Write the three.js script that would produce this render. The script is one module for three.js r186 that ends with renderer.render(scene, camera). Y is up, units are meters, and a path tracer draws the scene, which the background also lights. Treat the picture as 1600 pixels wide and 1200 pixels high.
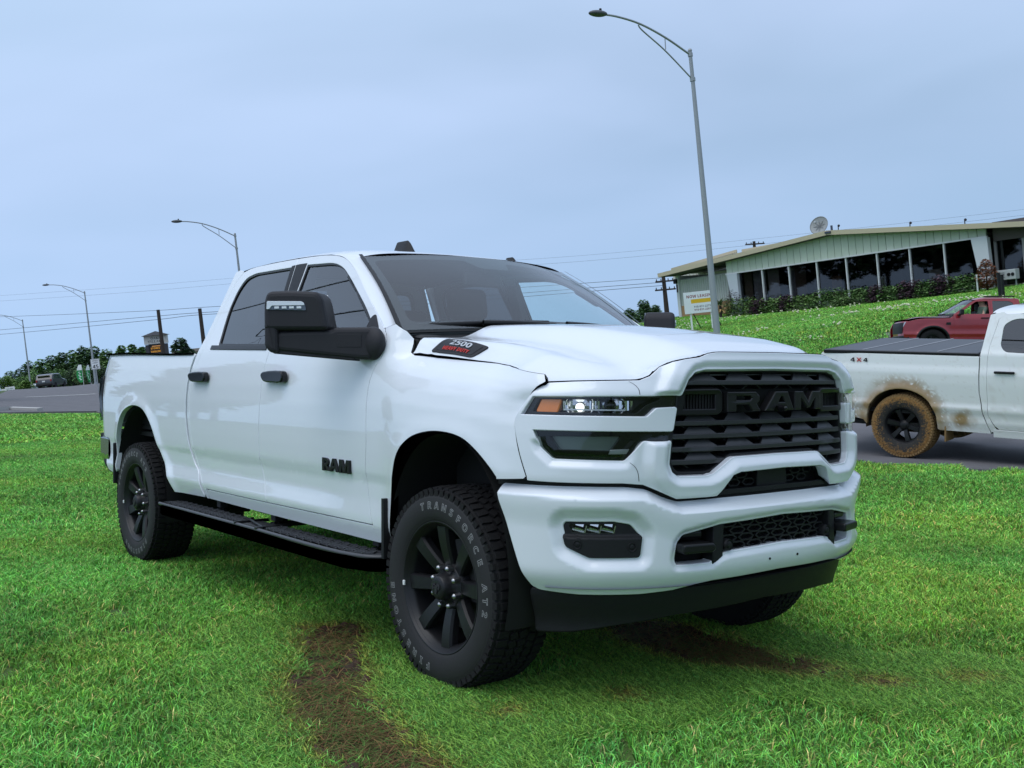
import * as THREE from 'three';
import { RoundedBoxGeometry } from 'three/addons/geometries/RoundedBoxGeometry.js';
import { mergeGeometries, mergeVertices } from 'three/addons/utils/BufferGeometryUtils.js';
import { FontLoader } from 'three/addons/loaders/FontLoader.js';
import { TextGeometry } from 'three/addons/geometries/TextGeometry.js';
import { MarchingCubes } from 'three/addons/objects/MarchingCubes.js';

// ---------------------------------------------------------------- camera
// The lawn on which the pickup stands slopes. T is the pickup's own frame (x to its left, y off the lawn,
// z forward, origin under its front axle); M turns T into the world, in which y is up.
const R = Math.PI / 180;
const FPX = 1618, scene = new THREE.Scene();
const camera = new THREE.PerspectiveCamera(2 * Math.atan(600 / FPX) / R, 4 / 3, 0.05, 6000);
const CT = new THREE.Vector3(-3.4295, 1.2839, 3.5841);
const QC = new THREE.Quaternion().setFromEuler(new THREE.Euler(-2.5 * R, 0, -6 * R, 'XYZ'));
const M4 = new THREE.Matrix4();
{
  const t = new THREE.Object3D(); t.position.copy(CT);
  const m = new THREE.Matrix4().lookAt(CT, new THREE.Vector3(-0.6135, 1.2601, 0), new THREE.Vector3(0, 1, 0)); // camera -> T
  M4.makeRotationFromQuaternion(QC).multiply(m.clone().transpose());
}
const MQ = new THREE.Quaternion().setFromRotationMatrix(M4), M4I = M4.clone().transpose();
const CW = CT.clone().applyMatrix4(M4);
camera.position.copy(CW); camera.quaternion.copy(QC); scene.add(camera);
const V = (x, y, z) => new THREE.Vector3(x, y, z);
const tw = (x, y, z) => V(x, y, z).applyMatrix4(M4);                                   // T -> world
const at = (px, py, d) => V((px - 800) / FPX * d, -(py - 600) / FPX * d, -d).applyQuaternion(QC).add(CW); // a surveyed bearing and distance -> world

// ---------------------------------------------------------------- noise
function rng(seed) { let s = seed >>> 0; return () => { s = (s + 0x6D2B79F5) >>> 0; let t = s; t = Math.imul(t ^ (t >>> 15), t | 1); t ^= t + Math.imul(t ^ (t >>> 7), t | 61); return ((t ^ (t >>> 14)) >>> 0) / 4294967296; }; }
function hash(x, y, s) { let h = Math.imul(x | 0, 374761393) ^ Math.imul(y | 0, 668265263) ^ Math.imul(s | 0, 2147483647 ^ 0x51ED27); h = Math.imul(h ^ (h >>> 13), 1274126177); return ((h ^ (h >>> 16)) >>> 0) / 4294967296; }
function vnoise(x, y, s = 0, per = 0) {
  const xi = Math.floor(x), yi = Math.floor(y), fx = x - xi, fy = y - yi, u = fx * fx * fx * (fx * (fx * 6 - 15) + 10), v = fy * fy * fy * (fy * (fy * 6 - 15) + 10);
  const w = (i) => per ? ((i % per) + per) % per : i;
  const a = hash(w(xi), w(yi), s), b = hash(w(xi + 1), w(yi), s), c = hash(w(xi), w(yi + 1), s), d = hash(w(xi + 1), w(yi + 1), s);
  return a + (b - a) * u + (c - a) * v + (a - b - c + d) * u * v;
}
function fbm(x, y, oct = 4, s = 0, per = 0) { let a = 0, k = 0.5, t = 0; for (let i = 0; i < oct; i++) { a += k * vnoise(x, y, s + i * 17, per); t += k; k *= 0.5; x *= 2; y *= 2; per *= 2; } return a / t; }
const clamp = (x, a = 0, b = 1) => Math.min(b, Math.max(a, x));
const ss = (a, b, x) => { const t = clamp((x - a) / (b - a)); return t * t * (3 - 2 * t); };
const lerp = (a, b, t) => a + (b - a) * t;
function interp(tab, x) { if (tab[0][0] > tab[tab.length - 1][0]) tab = [...tab].reverse(); if (x <= tab[0][0]) return tab[0][1]; for (let i = 1; i < tab.length; i++) if (x <= tab[i][0]) { const [a, b] = tab[i - 1], [c, d] = tab[i]; return b + (d - b) * (x - a) / (c - a); } return tab[tab.length - 1][1]; }

// ---------------------------------------------------------------- sky, sun, exposure
const SUN_DIR = V(-0.26, 0.90, 0.26).normalize();
{
  const W = 1024, H = 512, data = new Float32Array(W * H * 4);
  for (let j = 0; j < H; j++) for (let i = 0; i < W; i++) {
    const el = (0.5 - (H - 1 - j + 0.5) / H) * Math.PI, az = ((i + 0.5) / W - 0.5) * 2 * Math.PI;
    const y = Math.sin(el), x = Math.cos(el) * Math.cos(az), z = Math.cos(el) * Math.sin(az);
    const h = Math.max(y, 0);
    // a closed layer of cloud: dimmer and bluer at the horizon, bright overhead
    const lift = Math.pow(h, 0.75);
    let r = lerp(0.340, 0.70, lift), g = lerp(0.500, 0.85, lift), b = lerp(0.740, 1.10, lift);
    const q = 1 / (h + 0.22), cx = x * q, cz = z * q;
    const wx = cx + 0.8 * fbm(cx * 0.7 + 9, cz * 0.7, 3, 5), wz = cz + 0.8 * fbm(cx * 0.7, cz * 0.7 + 4, 3, 6);
    const c = fbm(wx * 0.9 + 3, wz * 1.6 + 7, 5, 11) - 0.5, c2 = fbm(wx * 0.35 + 1, wz * 0.5 + 2, 3, 31) - 0.5;
    const k = 1 - 0.20 * x * (1 - h) * (z < 0 ? 1 : 0.6) + (0.30 * c + 0.42 * c2) * ss(-0.02, 0.25, y);
    r *= k * (1 + 0.10 * c); g *= k; b *= k * (1 - 0.05 * c2);
    const s = Math.max(0, x * SUN_DIR.x + y * SUN_DIR.y + z * SUN_DIR.z), glow = 0.34 * Math.pow(s, 3);
    r += glow; g += glow * 0.99; b += glow * 0.95;
    if (y < 0) { const f = ss(0, -0.05, y); r = lerp(r, 0.10, f); g = lerp(g, 0.15, f); b = lerp(b, 0.08, f); }
    data.set([r, g, b, 1], (j * W + i) * 4);
  }
  const t = new THREE.DataTexture(data, W, H, THREE.RGBAFormat, THREE.FloatType);
  t.mapping = THREE.EquirectangularReflectionMapping; t.colorSpace = THREE.LinearSRGBColorSpace; t.magFilter = t.minFilter = THREE.LinearFilter; t.needsUpdate = true;
  scene.background = t; scene.environment = t;
}
const sun = new THREE.DirectionalLight(new THREE.Color(1, 0.985, 0.96), 1.0);
sun.position.copy(SUN_DIR).multiplyScalar(120); sun.castShadow = true; sun.shadow.radius = 90; sun.shadow.mapSize.set(2048, 2048);
Object.assign(sun.shadow.camera, { left: -40, right: 40, top: 40, bottom: -40, near: 1, far: 300 }); scene.add(sun, sun.target);
const renderer = new THREE.WebGLRenderer({ antialias: true });
renderer.setSize(1024, 768); renderer.toneMapping = THREE.LinearToneMapping; renderer.toneMappingExposure = 1.12; renderer.shadowMap.enabled = true;

// ---------------------------------------------------------------- materials
const lin = (r, g, b) => new THREE.Color().setRGB(r, g, b);
const mat = (r, g, b, rough = 0.6, metal = 0, extra = {}) => { const { phys, ...e } = extra; return new (phys ? THREE.MeshPhysicalMaterial : THREE.MeshStandardMaterial)({ color: lin(r, g, b), roughness: rough, metalness: metal, side: THREE.DoubleSide, ...e }); };
const phys = (r, g, b, rough, extra) => mat(r, g, b, rough, 0, { phys: 1, ...extra });
function dataTex(n, fn, rep = 1, srgb = false, m = n) {
  const d = new Uint8Array(n * m * 4);
  for (let j = 0; j < m; j++) for (let i = 0; i < n; i++) { const c = fn((i + 0.5) / n, (j + 0.5) / m); for (let k = 0; k < 3; k++) { let v = clamp(c[k]); if (srgb) v = v <= 0.0031308 ? v * 12.92 : 1.055 * Math.pow(v, 1 / 2.4) - 0.055; d[(j * n + i) * 4 + k] = v * 255; } d[(j * n + i) * 4 + 3] = 255; }
  const t = new THREE.DataTexture(d, n, m); t.wrapS = t.wrapT = THREE.RepeatWrapping; t.magFilter = THREE.LinearFilter; t.minFilter = THREE.LinearMipmapLinearFilter; t.generateMipmaps = true; t.repeat.set(rep, rep);
  if (srgb) t.colorSpace = THREE.SRGBColorSpace; t.needsUpdate = true; return t;
}
function canvasTex(w, h, draw) { const c = document.createElement('canvas'); c.width = w; c.height = h; draw(c.getContext('2d'), w, h); const t = new THREE.CanvasTexture(c); t.colorSpace = THREE.SRGBColorSpace; return t; }
const grainTex = dataTex(128, (u, v) => { const k = 0.35 * fbm(u * 16, v * 16, 2, 3, 16) + 0.65 * hash(u * 128, v * 128, 9); return [k, k, k]; }, 14);
const MAT = {
  paint: phys(0.745, 0.775, 0.815, 0.42, { clearcoat: 1, clearcoatRoughness: 0.025 }),
  paintBumper: phys(0.735, 0.765, 0.80, 0.42, { clearcoat: 0.9, clearcoatRoughness: 0.06 }),
  black: phys(0.012, 0.012, 0.0135, 0.5, { specularIntensity: 0.5, bumpMap: grainTex, bumpScale: 0.0006 }),
  blackSmooth: phys(0.009, 0.009, 0.010, 0.34, { specularIntensity: 0.6 }),
  gloss: phys(0.006, 0.006, 0.007, 0.16, { specularIntensity: 0.75 }),
  grey: phys(0.026, 0.025, 0.029, 0.55, { specularIntensity: 0.5, bumpMap: grainTex, bumpScale: 0.0005 }),
  dark: mat(0.006, 0.006, 0.006, 0.85),
  rubber: phys(0.012, 0.0117, 0.0125, 0.8, { specularIntensity: 0.5, bumpMap: grainTex, bumpScale: 0.0008 }),
  alloy: phys(0.010, 0.010, 0.0115, 0.42, { specularIntensity: 0.7 }),
  chrome: mat(0.72, 0.72, 0.74, 0.12, 1), steel: mat(0.42, 0.42, 0.43, 0.35, 1), silver: mat(0.55, 0.56, 0.58, 0.4, 0.6),
  windshield: phys(0.80, 0.92, 0.92, 0.01, { transmission: 1, thickness: 0, ior: 1.85 }),
  glass: phys(0.84, 0.93, 0.94, 0.01, { transmission: 1, thickness: 0, ior: 2.0 }),
  privacy: phys(0.085, 0.09, 0.10, 0.01, { transmission: 1, thickness: 0, ior: 2.0 }),
  lens: phys(0.93, 0.95, 0.96, 0.01, { transmission: 1, thickness: 0, ior: 1.45 }),
  smoke: phys(0.62, 0.66, 0.65, 0.02, { transmission: 1, thickness: 0, ior: 1.45 }),
  amber: phys(0.85, 0.22, 0.01, 0.2, { clearcoat: 1, clearcoatRoughness: 0.03 }), red: phys(0.30, 0.008, 0.008, 0.15, { clearcoat: 1 }),
  cloth: mat(0.055, 0.055, 0.06, 0.9), dash: mat(0.02, 0.02, 0.021, 0.7), headliner: mat(0.05, 0.05, 0.053, 0.9), liner: mat(0.008, 0.008, 0.008, 0.95),
  white: mat(0.75, 0.75, 0.74, 0.5),
  galv: mat(0.34, 0.36, 0.375, 0.5, 0.35),
};

// ---------------------------------------------------------------- object helpers
const used = {};
function numbered(n) { const k = used[n] = (used[n] ?? -1) + 1; return k ? n + '_' + String(k).padStart(3, '0') : n; }
function tag(o, label, category, group, kind) { if (label) o.userData.label = label; if (category) o.userData.category = category; if (group) o.userData.group = group; if (kind) o.userData.kind = kind; return o; }
function thing(name, label, category, pos = V(0, 0, 0), quat, group) { const o = new THREE.Group(); o.name = numbered(name); o.position.copy(pos); if (quat) o.quaternion.copy(quat); scene.add(o); return tag(o, label, category, group); }
function part(parent, name, geo, material, label) {
  const g = Array.isArray(geo) ? merge(geo) : geo, m = new THREE.Mesh(g, material); m.name = name; m.castShadow = m.receiveShadow = true; parent.add(m); if (label) m.userData.label = label; return m;
}
function top(name, geo, material, label, category, group, kind) { const m = part(scene, numbered(name), geo, material); return tag(m, label, category, group, kind); }
function struct(name, geo, material) { const m = part(scene, name, geo, material); m.userData.kind = 'structure'; return m; }
function prep(g) { let q = g.index ? g.toNonIndexed() : g.clone(); for (const k of Object.keys(q.attributes)) if (!['position', 'normal', 'uv'].includes(k)) q.deleteAttribute(k); if (!q.attributes.normal) q.computeVertexNormals(); if (!q.attributes.uv) q.setAttribute('uv', new THREE.BufferAttribute(new Float32Array(q.attributes.position.count * 2), 2)); q.morphAttributes = {}; return q; }
function merge(list) { return list.length === 1 ? list[0] : mergeGeometries(list.map(prep), false); }
const tr = (g, x = 0, y = 0, z = 0) => g.clone().translate(x, y, z);
const xf = (g, pos, rot = [0, 0, 0], sc = [1, 1, 1]) => g.clone().applyMatrix4(new THREE.Matrix4().compose(V(...pos), new THREE.Quaternion().setFromEuler(new THREE.Euler(...rot)), V(...sc)));
function mirrorX(g) { // the same shape on the other side
  const q = prep(g), p = q.attributes.position, n = q.attributes.normal, u = q.attributes.uv;
  for (let i = 0; i < p.count; i++) { p.setX(i, -p.getX(i)); n.setX(i, -n.getX(i)); }
  const sw = (a, k, i, j) => { for (let c = 0; c < k; c++) { const t = a.array[i * k + c]; a.array[i * k + c] = a.array[j * k + c]; a.array[j * k + c] = t; } };
  for (let i = 0; i < p.count; i += 3) { sw(p, 3, i + 1, i + 2); sw(n, 3, i + 1, i + 2); sw(u, 2, i + 1, i + 2); }
  return q;
}
const box = (w, h, d, x = 0, y = 0, z = 0) => new THREE.BoxGeometry(w, h, d).translate(x, y, z);
const rbox = (w, h, d, r, x = 0, y = 0, z = 0, seg = 2) => new RoundedBoxGeometry(w, h, d, seg, Math.min(r, w / 2.01, h / 2.01, d / 2.01)).translate(x, y, z);
const cyl = (r1, r2, h, n = 16) => new THREE.CylinderGeometry(r1, r2, h, n);
function rod(a, b, r, r2 = r, n = 8) { const d = b.clone().sub(a), g = new THREE.CylinderGeometry(r2, r, d.length(), n); return g.applyMatrix4(new THREE.Matrix4().compose(a.clone().add(b).multiplyScalar(0.5), new THREE.Quaternion().setFromUnitVectors(V(0, 1, 0), d.normalize()), V(1, 1, 1))); }
function tube(pts, r, n = 24, k = 8) { return new THREE.TubeGeometry(new THREE.CatmullRomCurve3(pts.map((p) => p.isVector3 ? p : V(...p)), false, 'centripetal'), n, r, k); }
const yup = (g) => g; // world-up things need no turn
function rpoly(pts, r) { // polygon with rounded corners; r is one radius or one per corner
  const out = [], n = pts.length;
  for (let i = 0; i < n; i++) {
    const p = pts[i], a = pts[(i + n - 1) % n], b = pts[(i + 1) % n], rr = Array.isArray(r) ? r[i] : r;
    const da = [a[0] - p[0], a[1] - p[1]], db = [b[0] - p[0], b[1] - p[1]], la = Math.hypot(...da), lb = Math.hypot(...db), k = Math.min(rr, la * 0.48, lb * 0.48);
    if (k < 1e-4) { out.push(p); continue; }
    const A = [p[0] + da[0] / la * k, p[1] + da[1] / la * k], B = [p[0] + db[0] / lb * k, p[1] + db[1] / lb * k];
    for (let t = 0; t <= 5; t++) { const s = t / 5; out.push([(1 - s) ** 2 * A[0] + 2 * s * (1 - s) * p[0] + s * s * B[0], (1 - s) ** 2 * A[1] + 2 * s * (1 - s) * p[1] + s * s * B[1]]); }
  }
  return out;
}
function curve2(pts, n = 6, closed = false) { // smooth polyline through points
  const c = new THREE.CatmullRomCurve3(pts.map((p) => V(p[0], p[1], 0)), closed, 'centripetal'), out = [], m = (closed ? pts.length : pts.length - 1) * n;
  for (let i = 0; i < (closed ? m : m + 1); i++) { const p = c.getPoint(i / m); out.push([p.x, p.y]); } return out;
}
function densify(c, step) { const out = []; for (let i = 0; i < c.length; i++) { const a = c[i], b = c[(i + 1) % c.length], L = Math.hypot(b[0] - a[0], b[1] - a[1]), k = Math.max(1, Math.ceil(L / step)); if (L < 1e-6) continue; for (let j = 0; j < k; j++) out.push([lerp(a[0], b[0], j / k), lerp(a[1], b[1], j / k)]); } return out; }
const area2 = (c) => { let s = 0; for (let i = 0; i < c.length; i++) { const a = c[i], b = c[(i + 1) % c.length]; s += a[0] * b[1] - b[0] * a[1]; } return s / 2; };
function inPoly(c, x, y) { let k = false; for (let i = 0, j = c.length - 1; i < c.length; j = i++) { const [a, b] = c[i], [e, f] = c[j]; if ((b > y) !== (f > y) && x < (e - a) * (y - b) / (f - b) + a) k = !k; } return k; }
function polyDist(c, x, y, closed = true) { let m = 1e9; for (let i = 0; i < c.length - (closed ? 0 : 1); i++) { const [a, b] = c[i], [e, f] = c[(i + 1) % c.length], dx = e - a, dy = f - b, t = clamp(((x - a) * dx + (y - b) * dy) / (dx * dx + dy * dy + 1e-12)); m = Math.min(m, (a + t * dx - x) ** 2 + (b + t * dy - y) ** 2); } return Math.sqrt(m); }
// A sheet-metal panel: an outline (with holes) in (u, v) laid on a curved surface map(u, v) -> [x, y, z], finely cut,
// with a rounded edge folded inwards all round. hint(x, y, z) or a vector says which way is out.
function skin({ out, holes = [], map, cell = 0.04, depth = 0.02, lip = 0.0025, hint = [0, 1, 0], edge = true, e = 0.002 }) {
  out = densify(out, cell); holes = holes.map((h) => densify(h, cell));
  if (area2(out) < 0) out.reverse(); holes.forEach((h) => { if (area2(h) > 0) h.reverse(); });
  const v2 = (c) => c.map((p) => new THREE.Vector2(p[0], p[1])), all = [...out, ...holes.flat()];
  const tris = THREE.ShapeUtils.triangulateShape(v2(out), holes.map(v2));
  const P = [], N = [], U = [];
  const fr = (u, v) => {
    const p = map(u, v), a = map(u + e, v), b = map(u - e, v), c = map(u, v + e), d = map(u, v - e);
    const du = [a[0] - b[0], a[1] - b[1], a[2] - b[2]], dv = [c[0] - d[0], c[1] - d[1], c[2] - d[2]];
    let n = [du[1] * dv[2] - du[2] * dv[1], du[2] * dv[0] - du[0] * dv[2], du[0] * dv[1] - du[1] * dv[0]]; const l = Math.hypot(...n) || 1; n = n.map((x) => x / l);
    return { p, n, du, dv };
  };
  const c0 = all.reduce((s, p) => [s[0] + p[0] / all.length, s[1] + p[1] / all.length], [0, 0]), f0 = fr(...(inPoly(out, ...c0) ? c0 : out[0])), H = typeof hint === 'function' ? hint(...f0.p) : hint;
  const sg = f0.n[0] * H[0] + f0.n[1] * H[1] + f0.n[2] * H[2] < 0 ? -1 : 1;
  const vert = (q, n, u, v) => { P.push(...q); N.push(...n); U.push(u, v); };
  const cache = new Map(), get = (u, v) => { const k = Math.round(u * 2e4) + ',' + Math.round(v * 2e4); let f = cache.get(k); if (!f) { f = fr(u, v); f.n = f.n.map((x) => x * sg); cache.set(k, f); } return f; };
  const tri = (a, b, c) => { const A = get(...a), B = get(...b), C = get(...c); const x = (B.p[1] - A.p[1]) * (C.p[2] - A.p[2]) - (B.p[2] - A.p[2]) * (C.p[1] - A.p[1]), y = (B.p[2] - A.p[2]) * (C.p[0] - A.p[0]) - (B.p[0] - A.p[0]) * (C.p[2] - A.p[2]), z = (B.p[0] - A.p[0]) * (C.p[1] - A.p[1]) - (B.p[1] - A.p[1]) * (C.p[0] - A.p[0]); if (x * x + y * y + z * z < 1e-20) return; if (x * A.n[0] + y * A.n[1] + z * A.n[2] < 0) { vert(A.p, A.n, ...a); vert(C.p, C.n, ...c); vert(B.p, B.n, ...b); } else { vert(A.p, A.n, ...a); vert(B.p, B.n, ...b); vert(C.p, C.n, ...c); } };
  const clip = (poly, ax, lim, keep) => { const o = []; for (let i = 0; i < poly.length; i++) { const a = poly[i], b = poly[(i + 1) % poly.length], da = (a[ax] - lim) * keep, db = (b[ax] - lim) * keep; if (da >= 0) o.push(a); if ((da > 0 && db < 0) || (da < 0 && db > 0)) { const t = da / (da - db); o.push([lerp(a[0], b[0], t), lerp(a[1], b[1], t)]); } } return o; };
  for (const t of tris) {
    const T = t.map((i) => all[i]), u0 = Math.floor(Math.min(...T.map((p) => p[0])) / cell), u1 = Math.ceil(Math.max(...T.map((p) => p[0])) / cell);
    for (let i = u0; i < u1; i++) {
      let s = clip(clip(T, 0, i * cell, 1), 0, (i + 1) * cell, -1); if (s.length < 3) continue;
      const w0 = Math.floor(Math.min(...s.map((p) => p[1])) / cell), w1 = Math.ceil(Math.max(...s.map((p) => p[1])) / cell);
      for (let j = w0; j < w1; j++) { const q = clip(clip(s, 1, j * cell, 1), 1, (j + 1) * cell, -1); for (let k = 1; k + 1 < q.length; k++) tri(q[0], q[k], q[k + 1]); }
    }
  }
  if (edge) for (const loop of [out, ...holes]) {
    const n = loop.length, ring = loop.map((p, i) => {
      const f = get(...p), a = loop[(i + n - 1) % n], b = loop[(i + 1) % n], t = [b[0] - a[0], b[1] - a[1]], l = Math.hypot(...t) || 1, o = [t[1] / l, -t[0] / l]; // right of travel = away from the sheet
      let w = [0, 1, 2].map((k) => f.du[k] * o[0] + f.dv[k] * o[1]); const d = w[0] * f.n[0] + w[1] * f.n[1] + w[2] * f.n[2]; w = w.map((x, k) => x - d * f.n[k]); const wl = Math.hypot(...w) || 1; w = w.map((x) => x / wl);
      const at_ = (kw, kn) => f.p.map((x, k) => x + w[k] * kw + f.n[k] * kn), nn = (kw, kn) => { const m = f.n.map((x, k) => x * kn + w[k] * kw), q = Math.hypot(...m); return m.map((x) => x / q); };
      const s = 0.7071;
      return { uv: p, q: [[f.p, f.n], [at_(lip * s, -lip * (1 - s)), nn(s, s)], [at_(lip, -lip), nn(1, 0)], [at_(lip, -Math.max(depth, lip * 1.5)), nn(1, 0)]] };
    });
    for (let i = 0; i < n; i++) for (let k = 0; k < 3; k++) {
      const a = ring[i], b = ring[(i + 1) % n], A = a.q[k], B = b.q[k], C = b.q[k + 1], D = a.q[k + 1];
      for (const [x, y, z] of [[A, D, C], [A, C, B]]) for (const [w, f] of [[x, a], [y, b], [z, b]]) vert(w[0], w[1], f.uv[0], f.uv[1]);
    }
  }
  const g = new THREE.BufferGeometry();
  g.setAttribute('position', new THREE.Float32BufferAttribute(P, 3)); g.setAttribute('normal', new THREE.Float32BufferAttribute(N, 3)); g.setAttribute('uv', new THREE.Float32BufferAttribute(U, 2));
  return g;
}
function grid(nu, nv, f) { // an open sheet of nu x nv cells over (0..1, 0..1)
  const P = [], U = [], I = []; for (let j = 0; j <= nv; j++) for (let i = 0; i <= nu; i++) { P.push(...f(i / nu, j / nv)); U.push(i / nu, j / nv); }
  for (let j = 0; j < nv; j++) for (let i = 0; i < nu; i++) { const a = j * (nu + 1) + i; I.push(a, a + 1, a + nu + 2, a, a + nu + 2, a + nu + 1); }
  const g = new THREE.BufferGeometry(); g.setAttribute('position', new THREE.Float32BufferAttribute(P, 3)); g.setAttribute('uv', new THREE.Float32BufferAttribute(U, 2)); g.setIndex(I); g.computeVertexNormals(); return g;
}
function extrude(pts, depth, bevel = 0, holes = []) { // in x, y; front face at +z
  const s = new THREE.Shape(pts.map((p) => new THREE.Vector2(...p))); for (const h of holes) s.holes.push(new THREE.Path(h.map((p) => new THREE.Vector2(...p))));
  return new THREE.ExtrudeGeometry(s, { depth, bevelEnabled: bevel > 0, bevelSize: bevel, bevelThickness: bevel, bevelOffset: -bevel, bevelSegments: 3, curveSegments: 6 });
}
const fontBold = await new FontLoader().loadAsync('fonts/droid/droid_sans_bold.typeface.json');
function letters(s, size, depth, bevel = 0) { const g = new TextGeometry(s, { font: fontBold, size, depth, bevelEnabled: bevel > 0, bevelSize: bevel, bevelThickness: bevel, bevelSegments: 2, curveSegments: 4 }); g.computeBoundingBox(); const b = g.boundingBox; return g.translate(-(b.min.x + b.max.x) / 2, -(b.min.y + b.max.y) / 2, 0); }

// ---------------------------------------------------------------- the lie of the land
const FWD = V(0.6178, 0, -0.7863), RGT = V(0.7863, 0, 0.6178); // in T: away from the photographer, and to the right
const rd = (r, d) => [CT.x + d * FWD.x + r * RGT.x, CT.z + d * FWD.z + r * RGT.z]; // T x, z
const TN = V(0, 1, 0).applyMatrix4(M4); // the lawn's normal in the world
const planeY = (x, z) => -(TN.x * x + TN.z * z) / TN.y;
function pT(px, py, h = 0) { const dir = at(px, py, 1).sub(CW).applyMatrix4(M4I), t = (h - CT.y) / dir.y; return [CT.x + t * dir.x, CT.z + t * dir.z]; } // where a bearing meets the lawn
const gY = (() => {
  const pts = [];
  for (const x of [-5, -2.5, 0, 2, 4.5]) for (const z of [-7, -4.5, -2, 0.5, 3, 5.5]) { const p = tw(x, 0, z); pts.push([p.x, p.z, p.y]); }
  const bear = (px, py, d) => { const p = at(px, py, d); pts.push([p.x, p.z, p.y]); };
  bear(1408, 716, 13.6); bear(1600, 716, 13.4); bear(1345, 725, 12.9); bear(1600, 739, 11.9); bear(1750, 725, 13); bear(1250, 712, 14);
  bear(1400, 555.5, 33); bear(1600, 555.5, 32.5); bear(1750, 555, 32); bear(1500, 580, 26); bear(1500, 622, 19); bear(1700, 622, 19); bear(1300, 615, 20);
  bear(0, 645, 39); bear(150, 641.5, 42); bear(-200, 646, 38); bear(0, 616, 85); bear(150, 601, 140); bear(80, 609, 120); bear(-300, 618, 85); bear(300, 617, 52); bear(500, 605, 66); bear(250, 597, 100); bear(800, 605, 40); bear(650, 590, 75);
  bear(1160, 501, 54); bear(1400, 477, 48); bear(1557, 462, 43.5); bear(1160, 492, 60); bear(1300, 479, 55.7); bear(1400, 468.5, 52.5); bear(1557, 452.5, 47.7); bear(1750, 432, 43); bear(1040, 502, 63); bear(1350, 505, 38); bear(1180, 540, 38); bear(1550, 490, 36); bear(1000, 560, 45);
  for (const a of [0, 40, 75, 105, 140, 180, 215, 250, 285, 320]) pts.push([150 * Math.sin(a * R) - 0.35, -150 * Math.cos(a * R), 1.3]);
  for (const [x, z, y] of [[-12, 14, 0.7], [8, 16, -0.6], [0, 22, 0.1], [-20, 2, 1.0], [-26, 24, 1.1], [30, 20, 0.2], [0, 45, 0.6], [40, -50, 1.7], [22, -75, 1.7], [8, -72, 1.6], [60, -10, 1.3]]) pts.push([x, z, y]);
  const n = pts.length, A = [], K = (r2) => r2 < 1e-12 ? 0 : 0.5 * r2 * Math.log(r2), S = 20;
  for (let i = 0; i < n + 3; i++) { A.push(new Float64Array(n + 4)); for (let j = 0; j < n + 3; j++) A[i][j] = i < n && j < n ? K(((pts[i][0] - pts[j][0]) ** 2 + (pts[i][1] - pts[j][1]) ** 2) / S / S) + (i === j ? 1e-4 : 0) : i >= n && j >= n ? 0 : i < n ? [1, pts[i][0] / S, pts[i][1] / S][j - n] : [1, pts[j][0] / S, pts[j][1] / S][i - n]; A[i][n + 3] = i < n ? pts[i][2] : 0; }
  const N = n + 3;
  for (let c = 0; c < N; c++) { let p = c; for (let i = c + 1; i < N; i++) if (Math.abs(A[i][c]) > Math.abs(A[p][c])) p = i; [A[c], A[p]] = [A[p], A[c]]; for (let i = c + 1; i < N; i++) { const f = A[i][c] / A[c][c]; if (f) for (let k = c; k <= N; k++) A[i][k] -= f * A[c][k]; } }
  const w = new Float64Array(N); for (let i = N - 1; i >= 0; i--) { let s = A[i][N]; for (let k = i + 1; k < N; k++) s -= A[i][k] * w[k]; w[i] = s / A[i][i]; }
  return (x, z) => {
    const far = ss(90, 145, Math.hypot(x, z)); let y = 1.3;
    if (far < 1) { let s = w[n] + w[n + 1] * x / S + w[n + 2] * z / S; for (let i = 0; i < n; i++) s += w[i] * K(((x - pts[i][0]) ** 2 + (z - pts[i][1]) ** 2) / S / S); y = lerp(s, 1.3, far); }
    const q = V(x, 0, z), t = q.applyMatrix4(M4I), near = 1 - ss(1.0, 2.2, Math.max(Math.abs(t.x) - 2, Math.abs(t.z + 1.6) - 4.2)); // dead flat under the pickup
    return near > 0 ? lerp(y, planeY(x, z), near) : y;
  };
})();
const toW = (r, d, up = 0) => { const [x, z] = rd(r, d), p = tw(x, 0, z); return V(p.x, gY(p.x, p.z) + up, p.z); }; // on the ground, r to the right and d ahead of the photographer
const onG = (px, d, up = 0) => { const p = at(px, 591, d); return V(p.x, gY(p.x, p.z) + up, p.z); };

// asphalt: outlines in (r, d)
const bearRD = (px, d) => [(px - 800) / FPX * d, d];
const crossStreet = [[4.05, 13.3], [6.0, 12.15], [8, 11.4], [16, 9.2], [30, 6], [34, 13], [18, 15.7], [9, 18.2], [2, 20.5], [-3, 24], [-9, 33], [-14, 42], [-16.9, 42], [-13.5, 35], [-8, 26], [-2.6, 19.2], [1.2, 15.7]].map((p) => p);
const farLane = [[12.9, 31.6], [20, 29.6], [36, 25], [38, 29], [22, 33.8], [13.2, 36]];
const highway = [[-60, 39.5], [-30, 38.2], bearRD(15, 39.4), bearRD(60, 40.4), bearRD(150, 41.5), [-14, 42.2], [-9, 43], [-7, 50], [-14, 62], [-27, 92], [-46, 132], [-72, 190], [-96, 190], [-74, 158], [-60, 135], bearRD(60, 112), bearRD(28, 101), bearRD(0, 85), bearRD(-60, 82), [-80, 79]];
const RD = (x, z) => { const t = V(x, 0, z).applyMatrix4(M4I), dx = t.x - CT.x, dz = t.z - CT.z; return [dx * RGT.x + dz * RGT.z, dx * FWD.x + dz * FWD.z]; };
const onRoad = (r, d) => inPoly(crossStreet, r, d) || inPoly(farLane, r, d) || inPoly(highway, r, d);

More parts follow.
